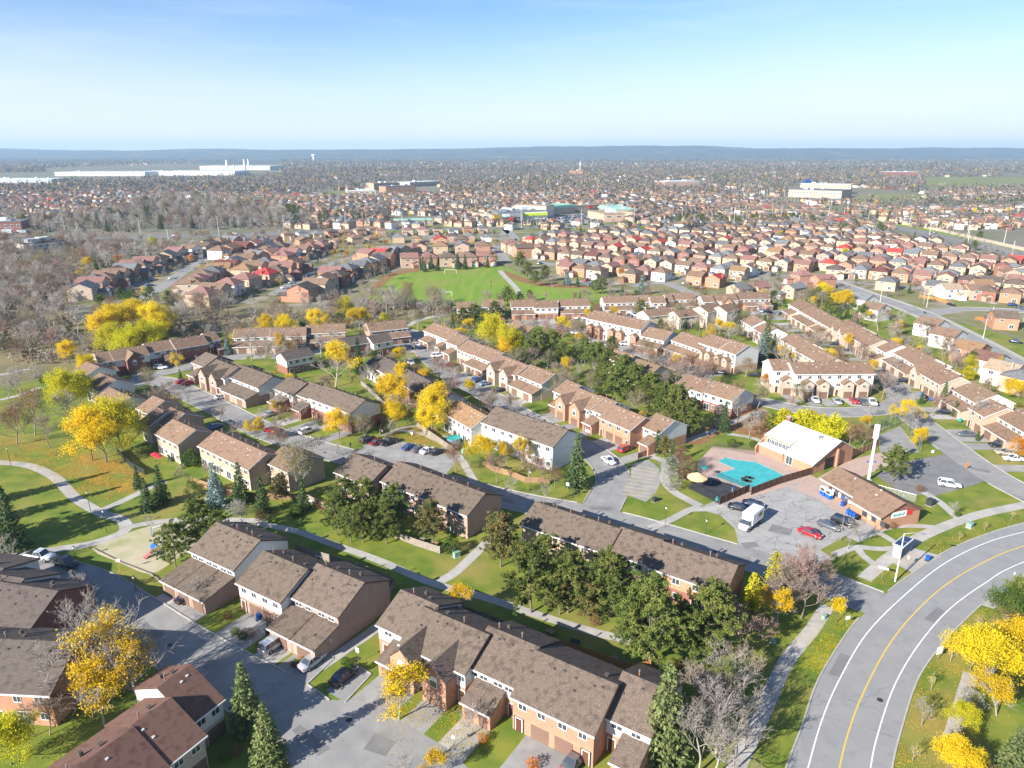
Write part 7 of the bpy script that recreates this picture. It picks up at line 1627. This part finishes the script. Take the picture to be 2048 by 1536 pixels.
for x, y, m_, lb in ((1855, 1122, 'plastic_blue', 'blue litter bin on the bus stop pad'), (2013, 1187, 'plastic_blue', 'blue litter bin beside the far bus stop'), (429, 1187, 'plastic_green', 'green cart beside the concrete step, nearer the garage'), (443, 1193, 'plastic_green', 'green cart nearer the white-sided unit'), (517, 1240, 'plastic_blue', 'blue cart beside the brown garage door'), (565, 1252, 'plastic_blue', 'blue cart between two garage blocks'), (675, 1287, 'plastic_blue', 'blue cart at the foot of the pink gable wall'), (940, 1234, 'plastic_blue', 'blue lidded cart behind the gabled row'), (952, 1235, 'plastic_blue', 'second blue lidded cart behind the gabled row'), (1920, 845, 'plastic_teal', 'teal cart beside the small spruce'), (1844, 792, 'plastic_blue', 'blue cart at the cream garages, nearer the gable'), (1852, 798, 'plastic_black', 'dark cart between two blue carts'), (1862, 802, 'plastic_blue', 'blue cart at the cream garages, nearer the lawn'), (1612, 805, 'plastic_black', 'dark cart at the white row door'), (1725, 795, 'plastic_green', 'green cart behind the red car'), (895, 1100, 'plastic_teal', 'teal cart under the green shrub'), (465, 800, 'plastic_black', 'dark cart beside the white car')):
    p = G(x, y); tag(BIN(m_, (p.x, p.y, .03), .5), lb, 'bin', 'carts and litter bins')
# ---- playground
def playground():
    p = G(312, 1108); e = empty('play_structure', (p.x, p.y, 0), rad(50)); tag(e, 'blue play tower with a red double slide on the sandpit', 'playground'); e.scale = (.62, .62, .62)
    for x in (-.8, .8):
        for y in (-.8, .8): MB().cyl(x, y, 0, 3.0, .07, None, 'plastic_blue', 8).ob('post', e)
    MB().box(-.9, .9, -.9, .9, 1.4, 1.5, 'timber').ob('deck', e)
    for s_ in (-.35, .35): MB().ext([(-3.6, .15), (-3.2, .12), (-.9, 1.42), (-.9, 1.5), (-3.2, .22), (-3.6, .22)], s_ - .28, s_ + .28, 'y', 'plastic_red').ob('slide', e)
    for s_ in (-.66, 0, .66): MB().ext([(-3.6, .2), (-3.2, .2), (-.9, 1.5), (-.9, 1.72), (-3.2, .42), (-3.6, .34)], s_ - .03, s_ + .03, 'y', 'trim_white').ob('slide_rail', e)
    b = MB(); gable_y(b, 0, .9, -.9, 1.0, 2.7, 3.4, 'plastic_blue', .08, .1); b.ob('tower_roof', e)
    q = G(318, 1068); f = empty('climbing_frame', (q.x, q.y, 0), rad(50)); tag(f, 'blue and white ladder climbing frame in the sandpit', 'playground'); f.scale = (.6, .6, .75)
    for s_ in (-.9, .9): MB().bar((-2.2, s_, 0), (-1.6, s_, 2.4), .07, 'plastic_blue').bar((-1.6, s_, 2.4), (1.6, s_, 2.4), .07, 'plastic_blue').bar((1.6, s_, 2.4), (2.2, s_, 0), .07, 'plastic_blue').ob('frame', f)
    for k in range(9): MB().bar((-1.6 + k * .4, -.9, 2.4), (-1.6 + k * .4, .9, 2.4), .03, 'trim_white').ob('rung', f)
    q = G(350, 1098); f = empty('swing_frame', (q.x, q.y, 0), rad(20)); tag(f, 'blue swing frame half hidden by the leaning pine', 'swing')
    MB().bar((-2, 0, 2.4), (2, 0, 2.4), .06, 'plastic_blue').ob('top_bar', f)
    for x in (-2, 2):
        for y in (-.8, .8): MB().bar((x, 0, 2.4), (x, y, 0), .05, 'plastic_blue').ob('leg', f)
    for x in (-.9, .9): MB().box(x - .25, x + .25, -.1, .1, .5, .55, 'plastic_black').bar((x - .22, 0, .55), (x - .22, 0, 2.38), .015, 'metal_grey').bar((x + .22, 0, .55), (x + .22, 0, 2.38), .015, 'metal_grey').ob('swing_seat', f)
    # sandpit edge
    P = pgs([(186, 1098), (240, 1125), (300, 1148), (318, 1160)]); g = empty('sandpit_edge', (P[0].x, P[0].y, 0)); tag(g, 'low timber edging along the lawn side of the sandpit', 'edging')
    for i in range(3): d = P[i + 1] - P[i]; MB().box(0, d.length, -.1, .1, 0, .22, 'timber_grey').ob('timber', g, loc=(P[i].x - P[0].x, P[i].y - P[0].y, 0), rz=math.atan2(d.y, d.x))
playground()
for x, y, lb in ((901, 547, 'white soccer goal at the far end of the field by the spruces'), (890, 593, 'white soccer goal at the near end of the field by the ravine')):
    p = G(x, y); e = empty('soccer_goal', (p.x, p.y, 0), .05); tag(e, lb, 'goal')
    for s_ in (-3.6, 3.6): MB().cyl(s_, 0, 0, 2.4, .09, None, 'trim_white', 8).ob('post', e)
    MB().bar((-3.6, 0, 2.4), (3.6, 0, 2.4), .09, 'trim_white', 6).ob('crossbar', e)
    for s_ in (-3.6, 3.6): MB().bar((s_, 0, 2.4), (s_, 1.6, 0), .05, 'trim_white').ob('stay', e)
# ---- back gardens
def patio_umbrella(p, col, lb):
    e = empty('patio_umbrella', (p[0], p[1], 0)); tag(e, lb, 'umbrella'); e.scale = (.72, .72, .9); b = MB(); n = 8; r = 1.5
    for j in range(n): a0, a1 = .785 * j, .785 * (j + 1); b.poly([(r * math.cos(a0), r * math.sin(a0), 2.2), (r * math.cos(a1), r * math.sin(a1), 2.2), (0, 0, 2.75)], col)
    b.ob('canopy', e); MB().cyl(0, 0, 0, 2.75, .03, None, 'metal_dark', 6).cyl(0, 0, 0, .12, .3, .25, 'metal_dark', 8).ob('pole', e)
patio_umbrella(G(316, 910, 2.4), 'fabric_red', 'bright red patio umbrella behind the stepped row'); patio_umbrella(G(309, 905, 2.4), 'fabric_red', 'pinker red patio umbrella nearer the yellow tree')
GF = 'timber_grey'
fence([(592, 1105), (660, 1125), (735, 1150), (790, 1175), (768, 1218)], 1.7, GF, 'grey board garden fence behind the pink brick row')
fence([(880, 1212), (980, 1248), (1080, 1285)], 1.7, GF, 'grey board garden fence behind the gabled brick row')
fence([(1080, 1285), (1200, 1325), (1262, 1347), (1300, 1340)], 1.7, 'timber_orange', 'fresh orange board fence at the end of the gabled row')
fence([(612, 1000), (650, 1020), (700, 1045), (760, 1063), (830, 1092), (880, 1108), (905, 1095)], 1.6, GF, 'grey picket fence around the pale pink row gardens')
fence([(966, 930), (990, 945), (1018, 952), (1050, 966), (1100, 968)], 1.6, 'timber', 'curved brown board fence below the tall white block')
fence([(828, 845), (838, 858), (870, 880), (905, 905), (935, 890)], 1.6, GF, 'grey board fence curving along the leafy footpath')
fence([(722, 770), (745, 790), (770, 815), (760, 870)], 1.6, GF, 'grey board fence behind the white and brick gable end')
fence([(235, 905), (262, 935), (290, 950)], 1.5, 'metal_dark', 'dark garden fence below the lime-yellow tree')
fence([(380, 965), (450, 990), (520, 1000), (600, 1000)], 1.6, 'timber', 'brown garden fence behind the small spruces')
fence([(1275, 918), (1300, 908), (1330, 900)], 1.5, 'brick_orange', 'low orange brick garden wall beside the red SUV', name='garden_wall', cat='wall')
fence([(1840, 595), (1880, 603), (1905, 612)], 1.6, 'timber_orange', 'bright orange board fence at the street corner')
fence([(1665, 535), (1690, 542), (1735, 545)], 1.7, 'timber_orange', 'orange board fence among the detached houses')
fence([(1950, 640), (1975, 640), (2010, 655)], 1.5, 'timber_orange', 'orange fence beside the maroon sedan')
fence([(1815, 450), (1880, 463), (1960, 482), (2048, 502), (2250, 552)], 2.6, 'brick_tan', 'pale noise wall beside the second avenue', 4.0, name='noise_wall', cat='wall')
# sheds, tables and clutter in the small back gardens
CL = random.Random(9)
for x, y in ((620, 1010), (660, 1030), (720, 1052), (845, 1085), (870, 1092), (440, 985), (480, 992), (345, 920), (365, 935), (1010, 940), (1040, 955), (870, 862), (890, 878), (1100, 1270), (1150, 1290), (1230, 1325), (640, 1118), (700, 1142), (980, 1245)):
    p = G(x, y); e = empty('garden_table', (p.x, p.y, .02), CL.uniform(0, 3)); tag(e, 'small patio table and bench in a fenced back garden', 'table', 'patio furniture in back gardens'); m_ = CL.choice(('timber', 'metal_dark', 'trim_white', 'timber_grey'))
    MB().box(-.7, .7, -.45, .45, .70, .76, m_).ob('table_top', e)
    for sx in (-.6, .6):
        for sy in (-.35, .35): MB().box(sx - .04, sx + .04, sy - .04, sy + .04, 0, .7, m_).ob('leg', e)
    MB().box(-.7, .7, .8, 1.1, .4, .46, m_).box(-.6, -.5, .85, 1.05, 0, .4, m_).box(.5, .6, .85, 1.05, 0, .4, m_).ob('bench', e)
p = G(908, 883); tag(MB().cyl(0, 0, 0, 1.1, 1.9, 1.9, 'paint_lightblue', 16).cyl(0, 0, 1.1, 1.14, 1.85, 1.85, 'plastic_teal', 16).ob('paddling_pool', loc=(p.x, p.y, .02)), 'round turquoise pool in the garden by the leafy path', 'pool')
# ---- people
def person(p, lb, top='cloth_dark'):
    me = bpy.data.meshes.new('person'); V = [(0, 0, .95), (0, 0, 1.2), (0, 0, 1.42), (0, 0, 1.52), (0, 0, 1.66), (.22, 0, 1.40), (.27, .04, 1.12), (.26, .12, .88), (-.22, 0, 1.40), (-.27, .04, 1.12), (-.26, .12, .88), (.1, 0, .9), (.11, .06, .5), (.11, 0, .06), (.11, .14, .03), (-.1, 0, .9), (-.11, -.08, .5), (-.11, -.14, .06), (-.11, 0, .03)]
    E_ = [(0, 1), (1, 2), (2, 3), (3, 4), (2, 5), (5, 6), (6, 7), (2, 8), (8, 9), (9, 10), (0, 11), (11, 12), (12, 13), (13, 14), (0, 15), (15, 16), (16, 17), (17, 18)]
    me.from_pydata(V, E_, []); o = ob('person', me, None, (p[0], p[1], .03), .5); me.materials.append(MATS[top])
    R = [.15, .15, .14, .06, .11, .06, .05, .04, .06, .05, .04, .09, .07, .05, .04, .09, .07, .05, .04]
    sk = o.modifiers.new('skin', 'SKIN'); me.skin_vertices.new() if hasattr(me.skin_vertices, 'new') and not len(me.skin_vertices) else None
    if len(me.skin_vertices):
        for v, r in zip(me.skin_vertices[0].data, R): v.radius = (r, r)
        me.skin_vertices[0].data[0].use_root = True
    o.modifiers.new('sub', 'SUBSURF').levels = 1
    tag(o, lb, 'person')
    hb = MB().cyl(0, 0, 1.70, 1.80, .10, .05, 'cloth_dark', 8); hb.ob('hair', o)
def people():
    for x, y, lb in ((701, 897, 'person in dark clothes standing on the kerb by the black cars'), (982, 567, 'person in dark clothes on the soccer field, farther from the ravine'), (982, 576, 'person in dark clothes on the soccer field, nearer the ravine')): person(G(x, y), lb)
try: people()
except Exception as ex: print('people', ex)
# ---- large buildings far off
def bigbox(px0, px1, depth, h, wall, roof, label, name='building', wins=0, units=3, band=None, group=None):
    A, B = G(*px0), G(*px1); hd, L = frame(A, B); e = empty(name, (A.x, A.y, 0), hd); tag(e, label, 'building', group)
    MB().box(0, L, 0, depth, 0, h, wall).ob('wall', e); MB().box(-.3, L + .3, -.3, depth + .3, h, h + .6, roof).ob('roof', e); rng = random.Random(int(L))
    for k in range(wins): ob('window', WINP, e, (L * (k + .5) / wins, -.03, h * .55), 0, (L / wins * .5, 1, h * .25))
    for k in range(units): x, y, s_ = rng.uniform(.1, .9) * L, rng.uniform(.2, .8) * depth, rng.uniform(1.5, 4); MB().box(x - s_, x + s_, y - s_, y + s_, h + .6, h + .6 + s_ * .7, 'metal_grey' if k % 2 else 'metal_white').ob('rooftop_unit', e)
    if band: MB().box(L * band[0], L * band[1], -1.6, -.05, h * band[2], h * band[3], band[4]).ob('sign_band', e)
    return e
WH = 'siding_white'
for a in (((110, 352), (290, 352), 120, 11, 'white flat factory hall with the longest plain front'), ((280, 350), (320, 350), 90, 10.5, 'small pale factory hall between two long white ones'), ((318, 351), (470, 351), 130, 12, 'white factory hall beside the slim chimneys'), ((400, 340), (540, 340), 150, 15, 'stepped white factory hall rising behind the others'), ((0 - 60, 366), (105, 366), 70, 9, 'low blue-grey factory with pale roof at the suburb edge')):
    bigbox(a[0], a[1], a[2], a[3], WH if a[3] > 10 else 'metal_grey', 'metal_white', a[4], 'factory', 0, 8)
for x, y, h in ((456, 350, 46), (490, 340, 42), (498, 338, 40), (470, 350, 30)):
    p = G(x, y); tag(MB().cyl(0, 0, 0, h, 4.5, 3, 'trim_white', 12).cyl(0, 0, h, h + 1.5, 3.4, 3.4, 'metal_grey', 12).ob('chimney_stack', loc=(p.x, p.y, 0)), 'slim white stack rising from the factory halls', 'chimney', 'factory stacks')
p = G(628, 321); e = empty('water_tower', (p.x, p.y, 0)); tag(e, 'white water tower on the skyline', 'water tower'); MB().cyl(0, 0, 0, 34, 9, 9, 'trim_white', 14).ob('shaft', e); MB().cyl(0, 0, 34, 42, 16, 20, 'trim_white', 18).cyl(0, 0, 42, 50, 20, 12, 'trim_white', 18).ob('tank', e)
bigbox((748, 381), (800, 379), 28, 13, 'brick_peach', 'roof_beige', 'three-storey peach brick school wing', 'school', 8); bigbox((772, 386), (832, 384), 30, 11, 'brick_orange', 'roof_slate', 'orange brick school wing with dark windows', 'school', 6); bigbox((820, 374), (880, 371), 40, 9, 'brick_tan', 'metal_white', 'school hall with a pale blue-white roof', 'school', 0)
bigbox((694, 392), (752, 391), 22, 8, 'brick_tan', 'metal_white', 'low cream hall beside the running track', 'hall', 5)
bigbox((1576, 394), (1682, 398), 60, 12, 'brick_tan', 'roof_slate', 'large cream school with rows of small windows by the avenue', 'school', 18); bigbox((1600, 386), (1700, 388), 30, 16, 'brick_tan', 'metal_white', 'upper pale-roofed hall of the cream school', 'school', 0)
p = G(1612, 382); tag(MB().box(-9, 9, -9, 9, 0, 15, 'brick_tan').poly([(-9.5, -9.5, 15), (9.5, -9.5, 15), (0, 0, 23)], 'paint_blue').poly([(9.5, -9.5, 15), (9.5, 9.5, 15), (0, 0, 23)], 'paint_blue').poly([(9.5, 9.5, 15), (-9.5, 9.5, 15), (0, 0, 23)], 'paint_blue').poly([(-9.5, 9.5, 15), (-9.5, -9.5, 15), (0, 0, 23)], 'paint_blue').ob('school_pavilion', loc=(p.x, p.y, 0)), 'square pavilion with pointed blue roof on the cream school', 'building')
bigbox((1772, 352), (1836, 352), 40, 12, 'brick_red', 'metal_white', 'low red building with a pale blue roof below the ridge', 'hall', 0); bigbox((1330, 373), (1398, 372), 50, 10, 'brick_pink', 'metal_white', 'wide white-roofed hall among the far houses', 'hall', 0); bigbox((1140, 352), (1165, 352), 30, 16, 'brick_orange', 'roof_brown', 'tall brown church hall among the far houses', 'church', 0)
p = G(1160, 350); tag(MB().cyl(0, 0, 0, 30, 3, 2, 'brick_tan', 8).cyl(0, 0, 30, 46, 2.4, .1, 'trim_white', 8).ob('church_steeple', loc=(p.x, p.y, 0)), 'thin pale church steeple above the far houses', 'steeple')
for a in (((1760, 307), (1960, 308), 200, 20), ((1930, 310), (2150, 311), 200, 20)): bigbox(a[0], a[1], a[2], a[3], WH, 'metal_white', 'long white warehouse at the foot of the hills', 'warehouse', 0, 2, group='far white warehouses')
bigbox((-30, 470), (46, 468), 22, 11, 'brick_red', 'roof_slate', 'red brick apartment block beside the ravine wood', 'apartment_block', 6); bigbox((-40, 492), (60, 488), 20, 8, 'brick_tan', 'roof_brown', 'tan apartment block with brown roof, nearer the ravine', 'apartment_block', 8); bigbox((52, 488), (98, 483), 18, 8, 'brick_tan', 'roof_brown', 'small tan apartment block joined past the gravel lot', 'apartment_block', 4); bigbox((50, 508), (130, 500), 14, 7, 'siding_cream', 'roof_taupe', 'low dark-roofed block with white gable in the trees', 'apartment_block', 6)
# the shopping plaza
bigbox((985, 446), (1000, 445), 40, 8, 'brick_beige' if 'brick_beige' in MATS else 'brick_tan', 'roof_beige', 'tan end unit of the plaza with a yellow sign', 'plaza_store', 0, 1, (0.1, .9, .55, .95, 'plastic_yellow'))
M('lime_sign', (.55, .72, .02), rough=.5); M('sign_green', (.18, .62, .03), rough=.5); M('roof_mint', (.30, .52, .42), rough=.6)
bigbox((997, 441), (1046, 440), 45, 8, 'metal_grey', 'roof_slate', 'blue-grey walled plaza store', 'plaza_store', 0, 3)
bigbox((1046, 439), (1094, 437), 45, 8.5, 'siding_white', 'roof_slate', 'supermarket with a lime-yellow canopy and green sign', 'plaza_store', 0, 3, (0, 1, .45, .75, 'lime_sign'))
bigbox((1092, 436), (1108, 433), 40, 13, 'siding_cream', 'roof_beige', 'tall cream corner tower of the plaza', 'plaza_store', 0, 1)
bigbox((1106, 430), (1150, 426), 30, 10, 'brick_tan', 'roof_mint', 'plaza wing with a mint green fascia', 'plaza_store', 8, 2, (0, 1, .7, .95, 'roof_mint'))
bigbox((1150, 424), (1200, 421), 25, 7, 'brick_tan', 'roof_beige', 'plaza wing with small red shop sign', 'plaza_store', 8, 2, (.5, .7, .6, .9, 'plastic_red'))
bigbox((1198, 422), (1232, 432), 25, 7, 'brick_tan', 'roof_mint', 'curving plaza wing with pale green canopy', 'plaza_store', 5, 2, (0, 1, .6, .9, 'roof_mint'))
bigbox((1208, 444), (1247, 443), 50, 8, 'brick_peach', 'roof_beige', 'peach brick plaza block at the avenue corner', 'plaza_store', 2, 3)
bigbox((1014, 447), (1040, 446), 14, 6, 'metal_dark', 'roof_slate', 'small dark restaurant with red logo panel in the plaza', 'restaurant', 3, 1, (.2, .45, .55, 1.0, 'plastic_red'))
bigbox((792, 452), (866, 450), 18, 5, 'brick_peach', 'roof_mint', 'low peach building with a grey-green roof on the avenue', 'hall', 8, 0)
sheet('plaza_car_park', pgs([(1040, 449), (1052, 440), (1110, 433), (1200, 424), (1228, 434), (1210, 446)]), .02, 'asphalt')
PC = []; q0 = pgs([(1046, 448), (1056, 441), (1110, 436), (1196, 426), (1218, 434), (1206, 445)])
while len(PC) < 95:
    p = G(HRNG.uniform(1045, 1220), HRNG.uniform(426, 448))
    if inside(p, q0) and all((p - q).length > 4.2 for q in PC): PC.append(p)
for p in PC: car(p, HRNG.choice((52, -128)), HRNG.choice(('sedan', 'suv', 'van')), HRNG.choice(('white', 'silver', 'black', 'grey', 'blue', 'red', 'navy')), 'in the plaza car park', False, 'cars in the plaza car park')
# ---- utility poles and wires along the avenues
def poles(pts, h, place, wires=True):
    prev = None
    for i, p in enumerate(pts):
        e = empty('utility_pole', (p.x, p.y, 0)); tag(e, f'tall slim utility pole with crossarm {place}', 'utility pole', f'utility poles {place}')
        MB().cyl(0, 0, 0, h, .28, .18, 'pole_concrete', 6).ob('pole', e); MB().bar((-1.5, 0, h - 1.2), (1.5, 0, h - 1.2), .09, 'timber_grey').ob('crossarm', e)
        if prev is not None and wires:
            b = MB()
            for s_ in (-1.4, 0, 1.4):
                L0 = None
                for t_ in np.linspace(0, 1, 6):
                    q = (prev.x + (p.x - prev.x) * t_ + s_, prev.y + (p.y - prev.y) * t_, h - 1.1 + (.9 if s_ == 0 else 0) - 4 * 1.1 * t_ * (1 - t_))
                    if L0: b.bar(L0, q, .035, 'metal_dark', 3)
                    L0 = q
            tag(b.ob('power_line'), f'sagging power lines {place}', 'power line', f'power lines {place}')
        prev = p
av = smooth(pgs([(-60, 488), (240, 481), (490, 473), (640, 467), (760, 463), (960, 461), (1200, 456), (1400, 451), (1560, 447), (1700, 443)]), 8); 
def every(line, d):
    out = [line[0]]; acc = 0
    for a, b in zip(line, line[1:]):
        acc += (b - a).length
        if acc >= d: out.append(b); acc = 0
    return out
poles(every(offset(av, 16), 52), 17, 'on the far side of the avenue'); poles(every(offset(av, -15), 70), 10, 'on the near side of the avenue', False)
av2 = smooth(pgs([(1500, 386), (1560, 397), (1640, 416), (1723, 436), (1800, 453), (1870, 467), (1960, 487), (2048, 508), (2250, 565)]), 8)
poles(every(offset(av2, 14), 48), 14, 'beside the pale noise wall'); poles(every(offset(av2, -14), 60), 11, 'on the house side of the second avenue', False)
# ---- fallen leaves
leaf('leaf_litter', (.50, .26, .05), (.58, .36, .06), var=0, trans=.1, scale=.3)
def litter(name, px, n, mat, label, sz=.16):
    P = []; poly = pgs(px); xs = [p[0] for p in poly]; ys = [p[1] for p in poly]
    while len(P) < n:
        p = (FR.uniform(min(xs), max(xs)), FR.uniform(min(ys), max(ys)))
        if (inside(p, poly) or (inside((p[0] + FR.normal() * 3, p[1] + FR.normal() * 3), poly))) and math.sin(p[0] * .7) + math.sin(p[1] * .9 + p[0] * .4) > FR.uniform(-2, 1.2) and not inside(p, MAIN): P.append((p[0], p[1], .045 + FR.random() * .02))
    P = np.array(P); V, Fq = leaves(P, FR, sz, .8, 6); tag(ob(name, mesh_np(name, V, Fq, mat)), label, 'leaves', kind='stuff')
litter('fallen_leaves', [(0, 880), (60, 870), (130, 890), (190, 915), (268, 940), (285, 980), (215, 1000), (120, 960), (60, 925), (0, 925)], 9000, 'leaf_litter', 'orange fallen leaves carpeting the park under the yellow trees', .2)
litter('fallen_leaves', [(150, 900), (250, 930), (285, 975), (200, 985)], 6000, 'leaf_litter', 'golden fallen leaves below the lime-yellow trees', .2)
litter('fallen_leaves', [(1780, 1540), (1806, 1451), (1840, 1354), (1888, 1287), (1960, 1216), (2048, 1190), (2048, 1300), (1950, 1400), (1900, 1540)], 6000, 'leaf_litter', 'orange leaves strewn on the verge across the main road', .14)
litter('fallen_leaves', [(1730, 1165), (1790, 1120), (1890, 1075), (2048, 1030), (2048, 1048), (1890, 1108), (1790, 1173)], 2500, 'leaf_litter', 'orange leaves along the inner kerb of the main road', .14)
litter('fallen_leaves', [(760, 1370), (860, 1330), (950, 1440), (1000, 1500), (900, 1520), (800, 1440)], 2600, 'leaf_gold', 'yellow leaves on the drives of the gabled row', .13)
litter('fallen_leaves', [(770, 872), (840, 848), (910, 890), (870, 905), (830, 885)], 3500, 'leaf_litter', 'orange leaves on the bank above the parking bay', .2)
litter('fallen_leaves', [(1600, 1330), (1680, 1230), (1715, 1240), (1640, 1350)], 1500, 'leaf_gold', 'yellow leaves below the pale street tree', .13)
# ================================================================ AIR
def haze():
    b = MB().box(-10500, 10500, -160, 11200, -1.0, 190, 'asphalt'); m_ = bpy.data.materials.new('haze_air'); m_.use_nodes = True; t = m_.node_tree; t.nodes.remove(t.nodes['Principled BSDF'])
    v = t.nodes.new('ShaderNodeVolumePrincipled'); v.inputs['Color'].default_value = (.48, .74, 1, 1); v.inputs['Density'].default_value = HAZE; v.inputs['Anisotropy'].default_value = .1
    t.links.new(v.outputs[0], t.nodes['Material Output'].inputs['Volume'])
    o = b.ob('haze'); o.data.materials.clear(); o.data.materials.append(m_); tag(o, 'thin blue haze over the far suburb and hills', 'haze', kind='stuff')
HAZE = 0.000088
haze()
